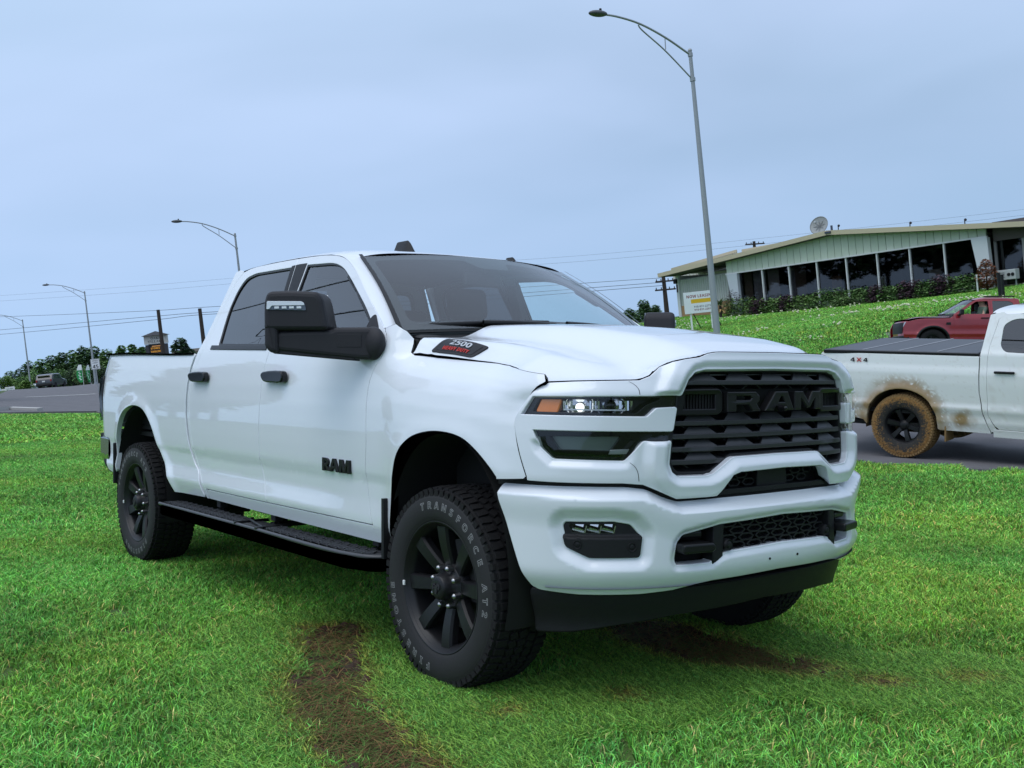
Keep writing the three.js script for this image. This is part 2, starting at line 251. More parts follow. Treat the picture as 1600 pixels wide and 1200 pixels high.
// the two scars that the tyres tore into the turf
const scars = [
  [[462, 985], [540, 980], [577, 992], [556, 1006], [562, 1040], [572, 1085], [600, 1125], [640, 1160], [700, 1205], [740, 1235], [560, 1235], [515, 1195], [468, 1130], [452, 1085], [458, 1040], [466, 1010]],
  [[930, 975], [1010, 972], [1090, 985], [1170, 1008], [1240, 1035], [1312, 1052], [1270, 1064], [1180, 1053], [1100, 1045], [1030, 1028], [970, 1008]],
].map((s) => s.map((p) => pT(...p)));
const spots = [[1378, 1073, 0.07], [1520, 1068, 0.05], [985, 1093, 0.03], [800, 1120, 0.03]].map(([a, b, r]) => [...pT(a, b), r]);
function scar(x, z) { // > 0 where the soil is bare
  let k = -1; for (const s of scars) { const d = polyDist(s, x, z); k = Math.max(k, inPoly(s, x, z) ? d : -d); }
  for (const [a, b, r] of spots) k = Math.max(k, r - Math.hypot(x - a, z - b));
  return k + 0.10 * (fbm(x * 9, z * 9, 3, 41) - 0.5);
}

const soilTex = dataTex(512, (u, v) => { const a = fbm(u * 8, v * 8, 4, 51, 8), b = fbm(u * 64, v * 64, 2, 52, 64), k = 0.55 + 0.9 * (a - 0.5) + 0.5 * (b - 0.5); return [0.080 * k + 0.004, 0.040 * k + 0.002, 0.020 * k + 0.002]; }, 1, true);
const turfTex = dataTex(1024, (u, v) => {
  const a = fbm(u * 6, v * 6, 4, 61, 6), b = fbm(u * 48, v * 48, 3, 62, 48), c = hash(u * 1024, v * 1024, 63), m = fbm(u * 20 + 3 * a, v * 20, 3, 64, 20);
  const k = 0.62 + 0.5 * (a - 0.5) + 0.65 * (b - 0.5) + 0.45 * (c - 0.5), y = ss(0.52, 0.75, m) * 0.35;
  return [(0.085 + 0.04 * y) * k, (0.150 + 0.01 * y) * k, (0.028 + 0.01 * y) * k];
}, 1, true);
const turf = mat(1, 1, 1, 0.95, 0, { map: turfTex, bumpMap: turfTex, bumpScale: 0.03 });
{
  const rings = [0.6]; while (rings[rings.length - 1] < 2600) rings.push(rings[rings.length - 1] * 1.045 + 0.05); const A = 288, P = [], U = [], I = [];
  const NR = rings.length;
  for (const q of rings) for (let a = 0; a <= A; a++) {
    const th = a / A * 2 * Math.PI, x = CW.x + q * Math.sin(th), z = CW.z - q * Math.cos(th); let y = gY(x, z) - 0.012;
    const [r, d] = RD(x, z); if (onRoad(r, d)) y -= 0.03 + 0.0007 * d; else if (q > 18) y += 0.10 * (fbm(x * 0.35, z * 0.35, 3, 71) - 0.5);
    P.push(x, y, z); U.push(x / 3, z / 3);
  }
  for (let j = 0; j + 1 < NR; j++) for (let a = 0; a < A; a++) { const k = j * (A + 1) + a; I.push(k, k + 1, k + A + 2, k, k + A + 2, k + A + 1); }
  const c = P.length / 3; P.push(CW.x, gY(CW.x, CW.z) - 0.012, CW.z); U.push(0, 0); for (let a = 0; a < A; a++) I.push(c, a + 1, a);
  const g = new THREE.BufferGeometry(); g.setAttribute('position', new THREE.Float32BufferAttribute(P, 3)); g.setAttribute('uv', new THREE.Float32BufferAttribute(U, 2)); g.setIndex(I); g.computeVertexNormals();
  struct('lawn_ground', g, turf);
}
const asphaltTex = dataTex(512, (u, v) => { const a = fbm(u * 4, v * 4, 4, 81, 4), c = hash(u * 512, v * 512, 82), k = 0.86 + 0.35 * (a - 0.5) + 0.42 * (c - 0.5); return [0.138 * k, 0.132 * k, 0.140 * k]; }, 1, true);
const asphalt = mat(1, 1, 1, 0.88, 0, { map: asphaltTex, bumpMap: asphaltTex, bumpScale: 0.004 });
const onSheet = (up) => (r, d) => { const p = toW(r, d, up + 0.0003 * d); return [p.x, p.y, p.z]; };
function sheet(name, poly, up, m, cell, label) { const g = skin({ out: poly, map: onSheet(up), cell, edge: name !== 'lane_marking' && !name.startsWith('lane'), depth: 0.16, lip: 0.02, hint: [0, 1, 0], e: 0.05 }), u = g.attributes.uv; for (let i = 0; i < u.count; i++) u.setXY(i, u.getX(i) / 2, u.getY(i) / 2); return struct(name, g, m); }
sheet('side_street', crossStreet, 0.0, asphalt, 0.8); sheet('far_lane', farLane, 0.004, asphalt, 0.8); sheet('highway', highway, 0.002, asphalt, 3);
{
  const paintLine = mat(0.62, 0.62, 0.60, 0.8), mark = (a, b, w) => { const d = [b[0] - a[0], b[1] - a[1]], l = Math.hypot(...d), n = [-d[1] / l * w / 2, d[0] / l * w / 2]; const m = sheet(numbered('lane_marking'), [[a[0] + n[0], a[1] + n[1]], [b[0] + n[0], b[1] + n[1]], [b[0] - n[0], b[1] - n[1]], [a[0] - n[0], a[1] - n[1]]], 0.03, paintLine, 1.5); return m; };
  const bp = (px, py) => { const [x, z] = pT(px, py), dx = x - CT.x, dz = z - CT.z; return [dx * RGT.x + dz * RGT.z, dx * FWD.x + dz * FWD.z]; };
  for (const [x0, x1, y] of [[48, 62, 626.6], [104, 120, 626.6], [8, 17, 626.6], [160, 176, 626.4]]) mark(bp(x0, y), bp(x1, y), 0.5);
  mark(bp(40, 618.5), bp(150, 617), 0.4);
  const kerb = mat(0.42, 0.41, 0.39, 0.85);
  const k0 = bp(-40, 644.5), k1 = bp(14, 641.2), k2 = bp(62, 642);
  struct('kerb', merge([[k0, k1], [k1, k2]].map(([a, b]) => { const p = toW(...a, 0.04), q = toW(...b, 0.04), g = box(0.3, 0.18, p.distanceTo(q) + 0.05), m = new THREE.Matrix4().lookAt(p, q, V(0, 1, 0)).setPosition(p.clone().add(q).multiplyScalar(0.5)); return g.applyMatrix4(m); })), kerb);
}
// bare soil in the scars
{
  const soil = mat(1, 1, 1, 0.93, 0, { map: soilTex, bumpMap: soilTex, bumpScale: 0.006 }), list = [];
  const pads = [...scars.map((s) => s), ...spots.map(([x, z, r]) => [[x - r * 2, z - r * 2], [x + r * 2, z - r * 2], [x + r * 2, z + r * 2], [x - r * 2, z + r * 2]])];
  for (const s of pads) {
    const x0 = Math.min(...s.map((p) => p[0])) - 0.1, x1 = Math.max(...s.map((p) => p[0])) + 0.1, z0 = Math.min(...s.map((p) => p[1])) - 0.1, z1 = Math.max(...s.map((p) => p[1])) + 0.1;
    const nu = Math.ceil((x1 - x0) / 0.014), nv = Math.ceil((z1 - z0) / 0.014);
    const g = grid(nu, nv, (u, v) => {
      const x = lerp(x0, x1, u), z = lerp(z0, z1, v), k = scar(x, z);
      const clod = Math.pow(fbm(x * 22, z * 22, 4, 91), 2) * 0.055 + 0.05 * (fbm(x * 5, z * 5, 3, 92) - 0.5) + 0.016 * (fbm(x * 60, z * 60, 2, 93) - 0.5);
      const p = tw(x, lerp(-0.05, -0.03 + clod + 0.03 * (1 - ss(0, 0.07, k)), ss(-0.05, 0.02, k)), z); return [p.x, p.y, p.z];
    });
    const uv = g.attributes.uv; for (let i = 0; i < uv.count; i++) uv.setXY(i, uv.getX(i) * (x1 - x0) * 1.6, uv.getY(i) * (z1 - z0) * 1.6);
    list.push(g);
  }
  struct('bare_soil', merge(list), soil);
}
// grass
function bladePatch(seed, size, count, w, h, cols, flat = 0) {
  const r = rng(seed), P = [], C = [], N = [];
  for (let i = 0; i < count; i++) {
    const x = (r() - 0.5) * size * 1.15, z = (r() - 0.5) * size * 1.15, a = r() * 6.283, hh = h * (0.45 + 0.75 * r()), lean = (0.45 + 1.25 * r()) * hh + flat * hh * 2, ww = w * (0.7 + 0.6 * r());
    const dx = Math.cos(a), dz = Math.sin(a), b = r() * 6.283, sx = Math.cos(b) * ww / 2, sz = Math.sin(b) * ww / 2, y = hh * (flat ? 0.25 + 0.3 * r() : 0.62 + 0.33 * r());
    const p0 = [x, -0.014, z], p1 = [x + dx * lean * 0.4, y * 0.62, z + dz * lean * 0.4], p2 = [x + dx * lean, y * (0.85 + 0.15 * r()), z + dz * lean];
    const c = cols(r), q = (p, k) => [p[0] + sx * k, p[1], p[2] + sz * k];
    const A = q(p0, 1), B = q(p0, -1), D = q(p1, 0.85), E = q(p1, -0.85);
    P.push(...A, ...B, ...E, ...A, ...E, ...D, ...D, ...E, ...p2); for (let k = 0; k < 9; k++) C.push(...c);
  }
  const g = new THREE.BufferGeometry(); g.setAttribute('position', new THREE.Float32BufferAttribute(P, 3)); g.setAttribute('color', new THREE.Float32BufferAttribute(C, 3)); g.computeVertexNormals(); return g;
}
const GK = 2.9, greens = (r) => greens0(r).map((x) => x * GK), greens0 = (r) => { const t = r(), k = 0.30 + 1.25 * Math.pow(r(), 1.3); return t < 0.045 ? [0.30 * k, 0.23 * k, 0.085 * k] : t < 0.10 ? [0.13 * k, 0.16 * k, 0.035 * k] : [lerp(0.060, 0.112, r()) * k, lerp(0.165, 0.225, r()) * k, lerp(0.022, 0.044, r()) * k]; };
const grassMat = phys(1, 1, 1, 0.7, { vertexColors: true, specularIntensity: 0.3 });
{
  const tiers = [
    { size: 0.4, step: 0.36, d0: 2.2, d1: 8.5, n: 1750, w: 0.0043, h: 0.038, k: 4 },
    { size: 0.7, step: 0.62, d0: 8.5, d1: 21, n: 1900, w: 0.0075, h: 0.044, k: 3 },
    { size: 2.0, step: 1.25, d0: 21, d1: 66, n: 1900, w: 0.026, h: 0.085, k: 3 },
  ];
  const rr = rng(777), q = new THREE.Quaternion(), m = new THREE.Matrix4();
  for (const t of tiers) {
    const spots2 = Array.from({ length: t.k }, () => []);
    for (let d = t.d0; d < t.d1; d += t.step) { const half = d * 0.53 + 2.2; for (let r0 = -half; r0 < half; r0 += t.step) {
      const r = r0 + (rr() - 0.5) * t.step * 0.5, dd = d + (rr() - 0.5) * t.step * 0.5, p = toW(r, dd), [x, z] = rd(r, dd);
      if ([[0, 0], [1, 0], [-1, 0], [0, 1], [0, -1]].some(([a, b]) => onRoad(r + a * t.size * 0.56, dd + b * t.size * 0.56))) continue;
      if (d > 21 && r < -6 && d > 37) continue;
      if (inPoly([[13.4, 61.6], [26, 45.6], [40, 60], [10, 80]], r, dd)) continue;
      // thinned where the tyres tore the turf
      const k = d < 9 ? scar(x, z) : -1; if (k > -0.02) continue;
      if (k > -0.17) { continue; }
      const hf = d < 9 ? 0.5 : 0.28, tone = 0.97 + 0.55 * (fbm(x * 0.55, z * 0.55, 3, 101) - 0.5) + hf * (fbm(x * 2.3, z * 2.3, 3, 102) - 0.5) + 0.10 * Math.sin(dd * 2.1 + 2.5 * fbm(r * 0.3, dd * 0.3, 2, 103));
      const yel = clamp(0.5 + 1.6 * (fbm(x * 0.8 + 5, z * 0.8, 3, 104) - 0.5)), s = 0.85 + 0.4 * fbm(x * 1.1, z * 1.1, 2, 105);
      const nrm = V(gY(p.x - 0.5, p.z) - gY(p.x + 0.5, p.z), 1, gY(p.x, p.z - 0.5) - gY(p.x, p.z + 0.5)).normalize();
      q.setFromAxisAngle(V(0, 1, 0), rr() * 6.283).premultiply(new THREE.Quaternion().setFromUnitVectors(V(0, 1, 0), nrm)); m.compose(p, q, V(1, s, 1));
      spots2[Math.floor(rr() * t.k)].push([m.clone(), new THREE.Color().setRGB(tone * (0.80 + 0.30 * yel * yel + 0.12 * yel), tone * (0.96 + 0.06 * yel), tone * (1.08 - 0.2 * yel))]);
    } }
    spots2.forEach((list, i) => { const im = new THREE.InstancedMesh(bladePatch(1000 + i + t.n, t.size, t.n, t.w, t.h, greens), grassMat, list.length); list.forEach(([mm, c], j) => { im.setMatrixAt(j, mm); im.setColorAt(j, c); }); im.name = numbered('grass'); im.receiveShadow = im.castShadow = true; scene.add(tag(im, 'short green lawn grass covering the slope around the white pickup', 'grass', null, 'stuff')); });
  }
  // along the torn edges the turf is placed tuft by tuft, with dead stalks over the soil
  const edge = [], dead = [], er = rng(55), tuft = bladePatch(4001, 0.05, 22, 0.0042, 0.042, greens), straw = bladePatch(4002, 0.10, 9, 0.0040, 0.05, (r) => { const k = 0.5 + 0.8 * r(); return r() < 0.25 ? [0.10 * k, 0.20 * k, 0.04 * k] : [0.27 * k, 0.155 * k, 0.065 * k]; }, 1);
  for (const s of [...scars, ...spots.map(([x, z, r]) => [[x - r, z - r], [x + r, z + r], [x - r, z + r], [x + r, z - r]])]) {
    const x0 = Math.min(...s.map((p) => p[0])) - 0.75, x1 = Math.max(...s.map((p) => p[0])) + 0.75, z0 = Math.min(...s.map((p) => p[1])) - 0.75, z1 = Math.max(...s.map((p) => p[1])) + 0.75;
    for (let x = x0; x < x1; x += 0.027) for (let z = z0; z < z1; z += 0.027) {
      const X = x + (er() - 0.5) * 0.03, Z = z + (er() - 0.5) * 0.03, k = scar(X, Z); if (k < -0.36) continue;
      const p = tw(X, 0, Z); q.setFromAxisAngle(V(0, 1, 0), er() * 6.283).premultiply(MQ);
      if (k < 0.0 && (k < -0.03 || er() < 0.5)) { const f = 0.75 + 0.35 * er(); edge.push([m.compose(p, q, V(1, 0.7 + 0.5 * er(), 1)).clone(), new THREE.Color().setRGB(f * (k > -0.05 ? 1.5 : 1), f * (k > -0.05 ? 0.9 : 0.98), f)]); }
      if (k > -0.05 && er() < 0.30) { const f = 0.5 + 0.7 * er(); dead.push([m.compose(p.clone().add(V(0, 0.012, 0)), q, V(0.8, 0.7, 0.8)).clone(), new THREE.Color().setRGB(f, f, f)]); }
    }
  }
  for (const [g, list, label] of [[tuft, edge, 'tufts of green grass along the torn edges of the bare soil'], [straw, dead, 'dead brown grass stalks lying on the torn soil']]) { const im = new THREE.InstancedMesh(g, grassMat, list.length); list.forEach(([mm, c], j) => { im.setMatrixAt(j, mm); im.setColorAt(j, c); }); im.name = numbered(g === tuft ? 'grass_tufts' : 'dead_grass'); scene.add(tag(im, label, 'grass', null, 'stuff')); }
}

{ // clover heads scattered over the slope across the street
  const r = rng(909), g = merge([new THREE.IcosahedronGeometry(0.035, 0).translate(0, 0.10, 0)]), list = [], m = new THREE.Matrix4();
  for (let i = 0; i < 5200; i++) { const d = 21 + 40 * Math.pow(r(), 0.9), q = -4 + r() * (d * 0.56 + 4); const p = toW(q, d); if (onRoad(q, d) || q < 2 - (d - 21) * 0.02 || fbm(p.x * 0.25, p.z * 0.25, 3, 606) < 0.47 || inPoly([[13.4, 61.6], [26, 45.6], [40, 60], [10, 80]], q, d)) continue; const s = 0.5 + r(); list.push(m.makeScale(s, s * 0.9, s).setPosition(p).clone()); }
  const im = new THREE.InstancedMesh(g, mat(0.62, 0.62, 0.42, 0.9), list.length); list.forEach((k, j) => im.setMatrixAt(j, k)); im.name = 'clover_flowers'; scene.add(tag(im, 'pale clover heads dotted through the grass of the hillside', 'flowers', null, 'stuff'));
}

// ---------------------------------------------------------------- wheels
// Built with the axle along +z (outboard), hub at the origin.
function lathe(profile, seg = 64) { return new THREE.LatheGeometry(profile.map(([r, w]) => new THREE.Vector2(r, w)), seg).rotateX(Math.PI / 2); }
function circleText(g, text, R0, size, a0, spread, cx, S) { // text set round a circle, feet inwards, running clockwise from angle a0
  g.font = `bold ${size * S}px sans-serif`; g.textAlign = 'center'; g.textBaseline = 'middle'; g.lineWidth = 0.0021 * S; g.strokeStyle = '#8f8f8f'; g.lineJoin = 'round';
  [...text].forEach((c, i) => { const a = a0 - spread * (i + 0.5); g.save(); g.translate(cx + Math.cos(a) * R0 * S, cx - Math.sin(a) * R0 * S); g.rotate(Math.PI / 2 - a); g.scale(1.2, 1); g.strokeText(c, 0, 0); g.restore(); });
}
function sidewallMat(words, base = '#1e1d1e') {
  const t = canvasTex(1536, 1536, (g, w) => { g.fillStyle = base; g.fillRect(0, 0, w, w); const r = rng(9); for (let i = 0; i < 2600; i++) { const a = r() * 6.283, q = (0.27 + 0.16 * r()) * w / 0.9; g.fillStyle = r() < 0.5 ? 'rgba(80,74,66,0.05)' : 'rgba(0,0,0,0.07)'; g.fillRect(w / 2 + Math.cos(a) * q, w / 2 + Math.sin(a) * q, 2 + 10 * r(), 2 + 6 * r()); }
    const S = w / 0.9; g.lineWidth = 2; g.strokeStyle = 'rgba(0,0,0,0.5)'; for (const q of [0.293, 0.372]) { g.beginPath(); g.arc(w / 2, w / 2, q * S, 0, 7); g.stroke(); }
    for (const [s, R0, size, a0, sp] of words) circleText(g, s, R0, size, a0, sp, w / 2, S); });
  return new THREE.MeshStandardMaterial({ map: t, roughness: 0.74, side: THREE.DoubleSide, bumpMap: grainTex, bumpScale: 0.0004 });
}
function tyreGeo({ Rt = 0.422, hw = 0.1425, bead = 0.272, blocks = 66 }) {
  const side = [[bead, hw - 0.012], [bead + 0.012, hw - 0.004], [bead + 0.03, hw + 0.004], [bead + 0.06, hw + 0.008], [bead + 0.085, hw + 0.006], [bead + 0.105, hw + 0.001], [Rt - 0.032, hw - 0.006]];
  const carcass = [[Rt - 0.032, hw - 0.006], [Rt - 0.018, hw - 0.016], [Rt - 0.012, hw - 0.03], [Rt - 0.010, 0.03], [Rt - 0.010, -0.03], [Rt - 0.012, -hw + 0.03], [Rt - 0.018, -hw + 0.016], ...[...side].reverse().map(([r, w]) => [r, -w])];
  const parts = [lathe(carcass, 96)], n = blocks, r = rng(3);
  const rows = [[0, 0.036, 1.0], [0.046, 0.034, 0], [-0.046, 0.034, 0.5], [0.098, 0.046, 0.25], [-0.098, 0.046, 0.75]];
  for (const [w, ww, ph] of rows) for (let i = 0; i < n; i++) {
    const a = (i + ph) / n * 2 * Math.PI, edge = Math.abs(w) > 0.09, len = 2 * Math.PI * Rt / n * (edge ? 0.72 : 0.66 + 0.12 * (i % 2));
    let b = box(len, 0.016, ww); if (edge) { const p = b.attributes.position; for (let k = 0; k < p.count; k++) if (p.getZ(k) * Math.sign(w) > 0 && p.getY(k) > 0) { p.setY(k, 0.0035); } }
    b = b.rotateY((edge ? 0 : 0.42 * (w < 0 ? -1 : 1)) + (i % 2 ? 0.12 : -0.05)).translate(0, Rt - 0.008, w);
    parts.push(b.rotateZ(a));
    if (edge) parts.push(box(len * 0.9, 0.030 + 0.012 * (i % 2), 0.010).translate(0, Rt - 0.03 - 0.004 * (i % 2), Math.sign(w) * (hw - 0.006)).rotateZ(a));
  }
  return { tread: merge(parts), side: lathe(side, 96) };
}
function planarUV(g, size) { const p = g.attributes.position, u = g.attributes.uv; for (let i = 0; i < p.count; i++) u.setXY(i, p.getX(i) / size + 0.5, p.getY(i) / size + 0.5); return g; }
const bigTyre = tyreGeo({}); planarUV(bigTyre.side, 0.9);
// one spoke: a broad flat-faced bar from hub to rim, sunk towards the middle
function spokeGeo(r0, r1, w0, w1, z0, z1, th) {
  const nu = 10, sec = (t) => { const r = lerp(r0, r1, t), w = lerp(w0, w1, t ** 1.4) / 2, z = lerp(z0, z1, 1 - (1 - t) ** 1.7), c = 0.006; return [[-w, z - th], [-w, z - c * 2], [-w + c, z], [w - c, z], [w, z - c * 2], [w, z - th]].map(([x, zz]) => [x, r, zz]); };
  const P = [], I = []; for (let i = 0; i <= nu; i++) P.push(...sec(i / nu).flat());
  for (let i = 0; i < nu; i++) for (let k = 0; k < 5; k++) { const a = i * 6 + k; I.push(a, a + 6, a + 7, a, a + 7, a + 1); }
  const g = new THREE.BufferGeometry(); g.setAttribute('position', new THREE.Float32BufferAttribute(P, 3)); g.setIndex(I); const f = g.toNonIndexed(); f.computeVertexNormals(); return f;
}
const lugGeo = merge([cyl(0.0125, 0.0135, 0.03, 6).rotateX(Math.PI / 2), new THREE.SphereGeometry(0.012, 10, 8).translate(0, 0, 0.015)]);
const rimGeo = lathe([[0.262, 0.122], [0.274, 0.131], [0.277, 0.134], [0.274, 0.136], [0.268, 0.133], [0.262, 0.120], [0.250, 0.108], [0.243, 0.09], [0.236, 0.0], [0.232, -0.06], [0.245, -0.12], [0.272, -0.133]], 72);
const spoke8 = spokeGeo(0.060, 0.252, 0.056, 0.070, 0.072, 0.112, 0.042);
const hubGeo = lathe([[0, 0.146], [0.030, 0.146], [0.044, 0.143], [0.051, 0.136], [0.055, 0.115], [0.060, 0.092], [0.078, 0.084], [0.098, 0.078], [0.100, 0.040]], 40);
const capGeo = merge([ // a horned animal's head in low relief
  extrude(curve2([[0, -0.026], [0.007, -0.02], [0.009, -0.006], [0.011, 0.006], [0, 0.011], [-0.011, 0.006], [-0.009, -0.006], [-0.007, -0.02]], 3, true), 0.004, 0.001).translate(0, 0, 0.146),
  ...[-1, 1].map((s) => extrude(curve2([[0.006 * s, 0.012], [0.014 * s, 0.019], [0.025 * s, 0.012], [0.026 * s, -0.002], [0.017 * s, -0.008], [0.013 * s, 0.0], [0.019 * s, 0.004], [0.012 * s, 0.009]], 3, true), 0.004, 0.001).translate(0, 0, 0.146))]);
function makeWheel(parent, side, turn, steer, words, pos) {
  const w = new THREE.Group(); w.name = 'wheel'; w.position.set(...pos); w.rotation.set(0, side * Math.PI / 2 + steer, 0); parent.add(w);
  const q = (g) => g.clone().rotateZ(turn);
  part(w, 'tyre', bigTyre.tread, MAT.rubber);
  part(w, 'sidewall', bigTyre.side, sidewallMat(words));
  part(w, 'rim', rimGeo, MAT.alloy);
  for (let i = 0; i < 8; i++) part(w, 'spoke', q(spoke8).rotateZ(i * Math.PI / 4), MAT.alloy);
  part(w, 'hub', hubGeo, MAT.alloy); part(w, 'hub_emblem', capGeo, MAT.grey);
  for (let i = 0; i < 8; i++) { const a = i * Math.PI / 4 + 0.39 + turn; part(w, 'lug_nut', lugGeo.clone().translate(Math.cos(a) * 0.083, Math.sin(a) * 0.083, 0.094), MAT.steel); }
  part(w, 'brake_disc', merge([lathe([[0.06, 0.01], [0.19, 0.01], [0.19, -0.02], [0.06, -0.02]], 48), box(0.10, 0.17, 0.11, 0.13, 0.03, -0.02)]), mat(0.07, 0.068, 0.065, 0.5, 0.6));
  part(w, 'wheel_weight', rbox(0.014, 0.022, 0.008, 0.003, -0.266, -0.02, 0.137), MAT.white);
  return w;
}

// ---------------------------------------------------------------- the white pickup, in its own frame
const truck = thing('white_pickup', 'large white four-door pickup truck with black wheels and grille parked on the lawn', 'pickup truck', V(0, 0, 0), MQ);
function planTable(a, z0, b, n, tail = 3) { // half of the nose in plan: a squarish oval, then straight back along the flank
  const N = 3000, X = [], Z = [], S = [0]; for (let i = 0; i <= N; i++) { const t = i / N * Math.PI / 2; X.push(a * Math.sin(t) ** (2 / n)); Z.push(z0 + b * Math.cos(t) ** (2 / n)); if (i) S.push(S[i - 1] + Math.hypot(X[i] - X[i - 1], Z[i] - Z[i - 1])); }
  const L = S[N], pos = (s) => { if (s >= L) return [a, z0 - (s - L)]; if (s <= 0) return [s, z0 + b]; let lo = 0, hi = N; while (hi - lo > 1) { const m = (lo + hi) >> 1; if (S[m] <= s) lo = m; else hi = m; } const t = (s - S[lo]) / (S[hi] - S[lo]); return [lerp(X[lo], X[hi], t), lerp(Z[lo], Z[hi], t)]; };
  const f = (s) => { const q = Math.abs(s), g = Math.sign(s) || 1, [x, z] = pos(q), [x0, w0] = pos(q - 0.02), [x1, w1] = pos(q + 0.02); let tx = x1 - x0, tz = w1 - w0; const l = Math.hypot(tx, tz); tx /= l; tz /= l; return [x * g, z, -tz * g, tx]; }; // x, z, outward nx, nz
  f.L = L; f.sz = (z) => { if (z <= z0) return L + z0 - z; let lo = 0, hi = L; while (hi - lo > 1e-4) { const m = (lo + hi) / 2; if (pos(m)[1] > z) lo = m; else hi = m; } return lo; }; return f;
}
const FA = planTable(1.02, 0.25, 0.715, 2.58), BU = planTable(1.03, 0.3, 0.705, 2.48);
const onPlan = (P, off) => (s, y) => { const [x, z, nx, nz] = P(s), o = typeof off === 'function' ? off(s, y) : off; return [x + nx * o, y, z + nz * o]; };
const outward = (x, y, z) => [x, 0, z + 1.2];
const sym = (half) => [...half, ...[...half].reverse().filter(([s]) => s !== 0).map(([s, y]) => [-s, y])]; // half outline with s <= 0, from the centre line round to the centre line

// door and bed flank: half width against height
const FLANK = [[0.30, 0.93], [0.50, 0.95], [0.545, 0.965], [0.60, 0.985], [0.628, 0.992], [0.640, 0.994], [0.652, 0.992], [0.72, 0.978], [0.80, 0.983], [0.8215, 0.986], [0.8285, 0.992], [0.88, 0.9965], [0.95, 1.0], [1.05, 1.002], [1.15, 1.0], [1.25, 0.990], [1.35, 0.972], [1.43, 0.952], [1.46, 0.942], [1.52, 0.914], [1.92, 0.741], [2.1, 0.66]];
const flankX = (y, z) => { let x = interp(FLANK, y); const roll = ss(-0.75, -1.15, z); if (y > 0.6 && y < 0.82) x = lerp(lerp(0.985, 0.986, (y - 0.6) / 0.22), x, 0.25 + 0.75 * roll); return x + 0.008 * Math.sin(clamp((z + 2.8) / 2.3) * Math.PI); };
const flankS = (y, z) => (flankX(y - 0.012, z) + flankX(y - 0.004, z) + flankX(y + 0.004, z) + flankX(y + 0.012, z)) / 4;
const GZ = ([z, y]) => y > 1.47 ? [z - 0.19 * (y - 1.47), y + 0.026 * (y - 1.47)] : [z, y];
const flank = (off = 0) => (z, y) => [-(flankS(y, z) + off), y, z];
const both = (name, geo, m, parent = truck) => { const a = part(parent, name, geo, m), b = part(parent, name, mirrorX(geo), m); return [a, b]; };

// --- doors
const frontEdge = curve2([[-0.572, 0.613], [-0.60, 0.70], [-0.618, 0.816], [-0.603, 1.0], [-0.600, 1.245], [-0.575, 1.325], [-0.522, 1.405], [-0.527, 1.466], [-0.572, 1.515]], 5);
const splitEdge = curve2([[-1.672, 0.613], [-1.745, 0.80], [-1.752, 0.95], [-1.742, 1.17], [-1.742, 1.31], [-1.722, 1.45]], 5);
const topFront = [[-0.93, 1.768], [-1.09, 1.870], [-1.21, 1.916], [-1.35, 1.938], [-1.55, 1.95], [-1.742, 1.955]];
const frontDoorOut = [...frontEdge, ...curve2(topFront, 4), ...[...splitEdge].reverse().map(([z, y]) => [z + 0.0045, y])].map(GZ);
const frontWin = rpoly([[-0.615, 1.468], [-0.70, 1.555], [-0.798, 1.632], [-0.904, 1.703], [-1.042, 1.794], [-1.150, 1.857], [-1.239, 1.886], [-1.318, 1.898], [-1.60, 1.912], [-1.652, 1.455]].map(GZ), [0.02, 0.1, 0.1, 0.1, 0.1, 0.1, 0.1, 0.1, 0.012, 0.012]);
const rearEdge = curve2([[-2.555, 0.613], [-2.64, 0.69], [-2.70, 0.76], [-2.745, 0.86], [-2.785, 1.03], [-2.792, 1.19], [-2.775, 1.33], [-2.72, 1.45], [-2.665, 1.60], [-2.615, 1.75], [-2.56, 1.88]], 4);
const rearDoorOut = [...splitEdge.map(([z, y]) => [z - 0.0045, y]), ...curve2([[-1.748, 1.955], [-2.1, 1.958], [-2.40, 1.952], [-2.50, 1.935]], 4), ...[...rearEdge].reverse()].map(GZ);
const rearWin = rpoly([[-1.775, 1.462], [-1.795, 1.914], [-2.30, 1.920], [-2.425, 1.898], [-2.495, 1.825], [-2.53, 1.70], [-2.52, 1.60], [-2.500, 1.482]].map(GZ), [0.012, 0.012, 0.12, 0.06, 0.06, 0.1, 0.1, 0.02]);
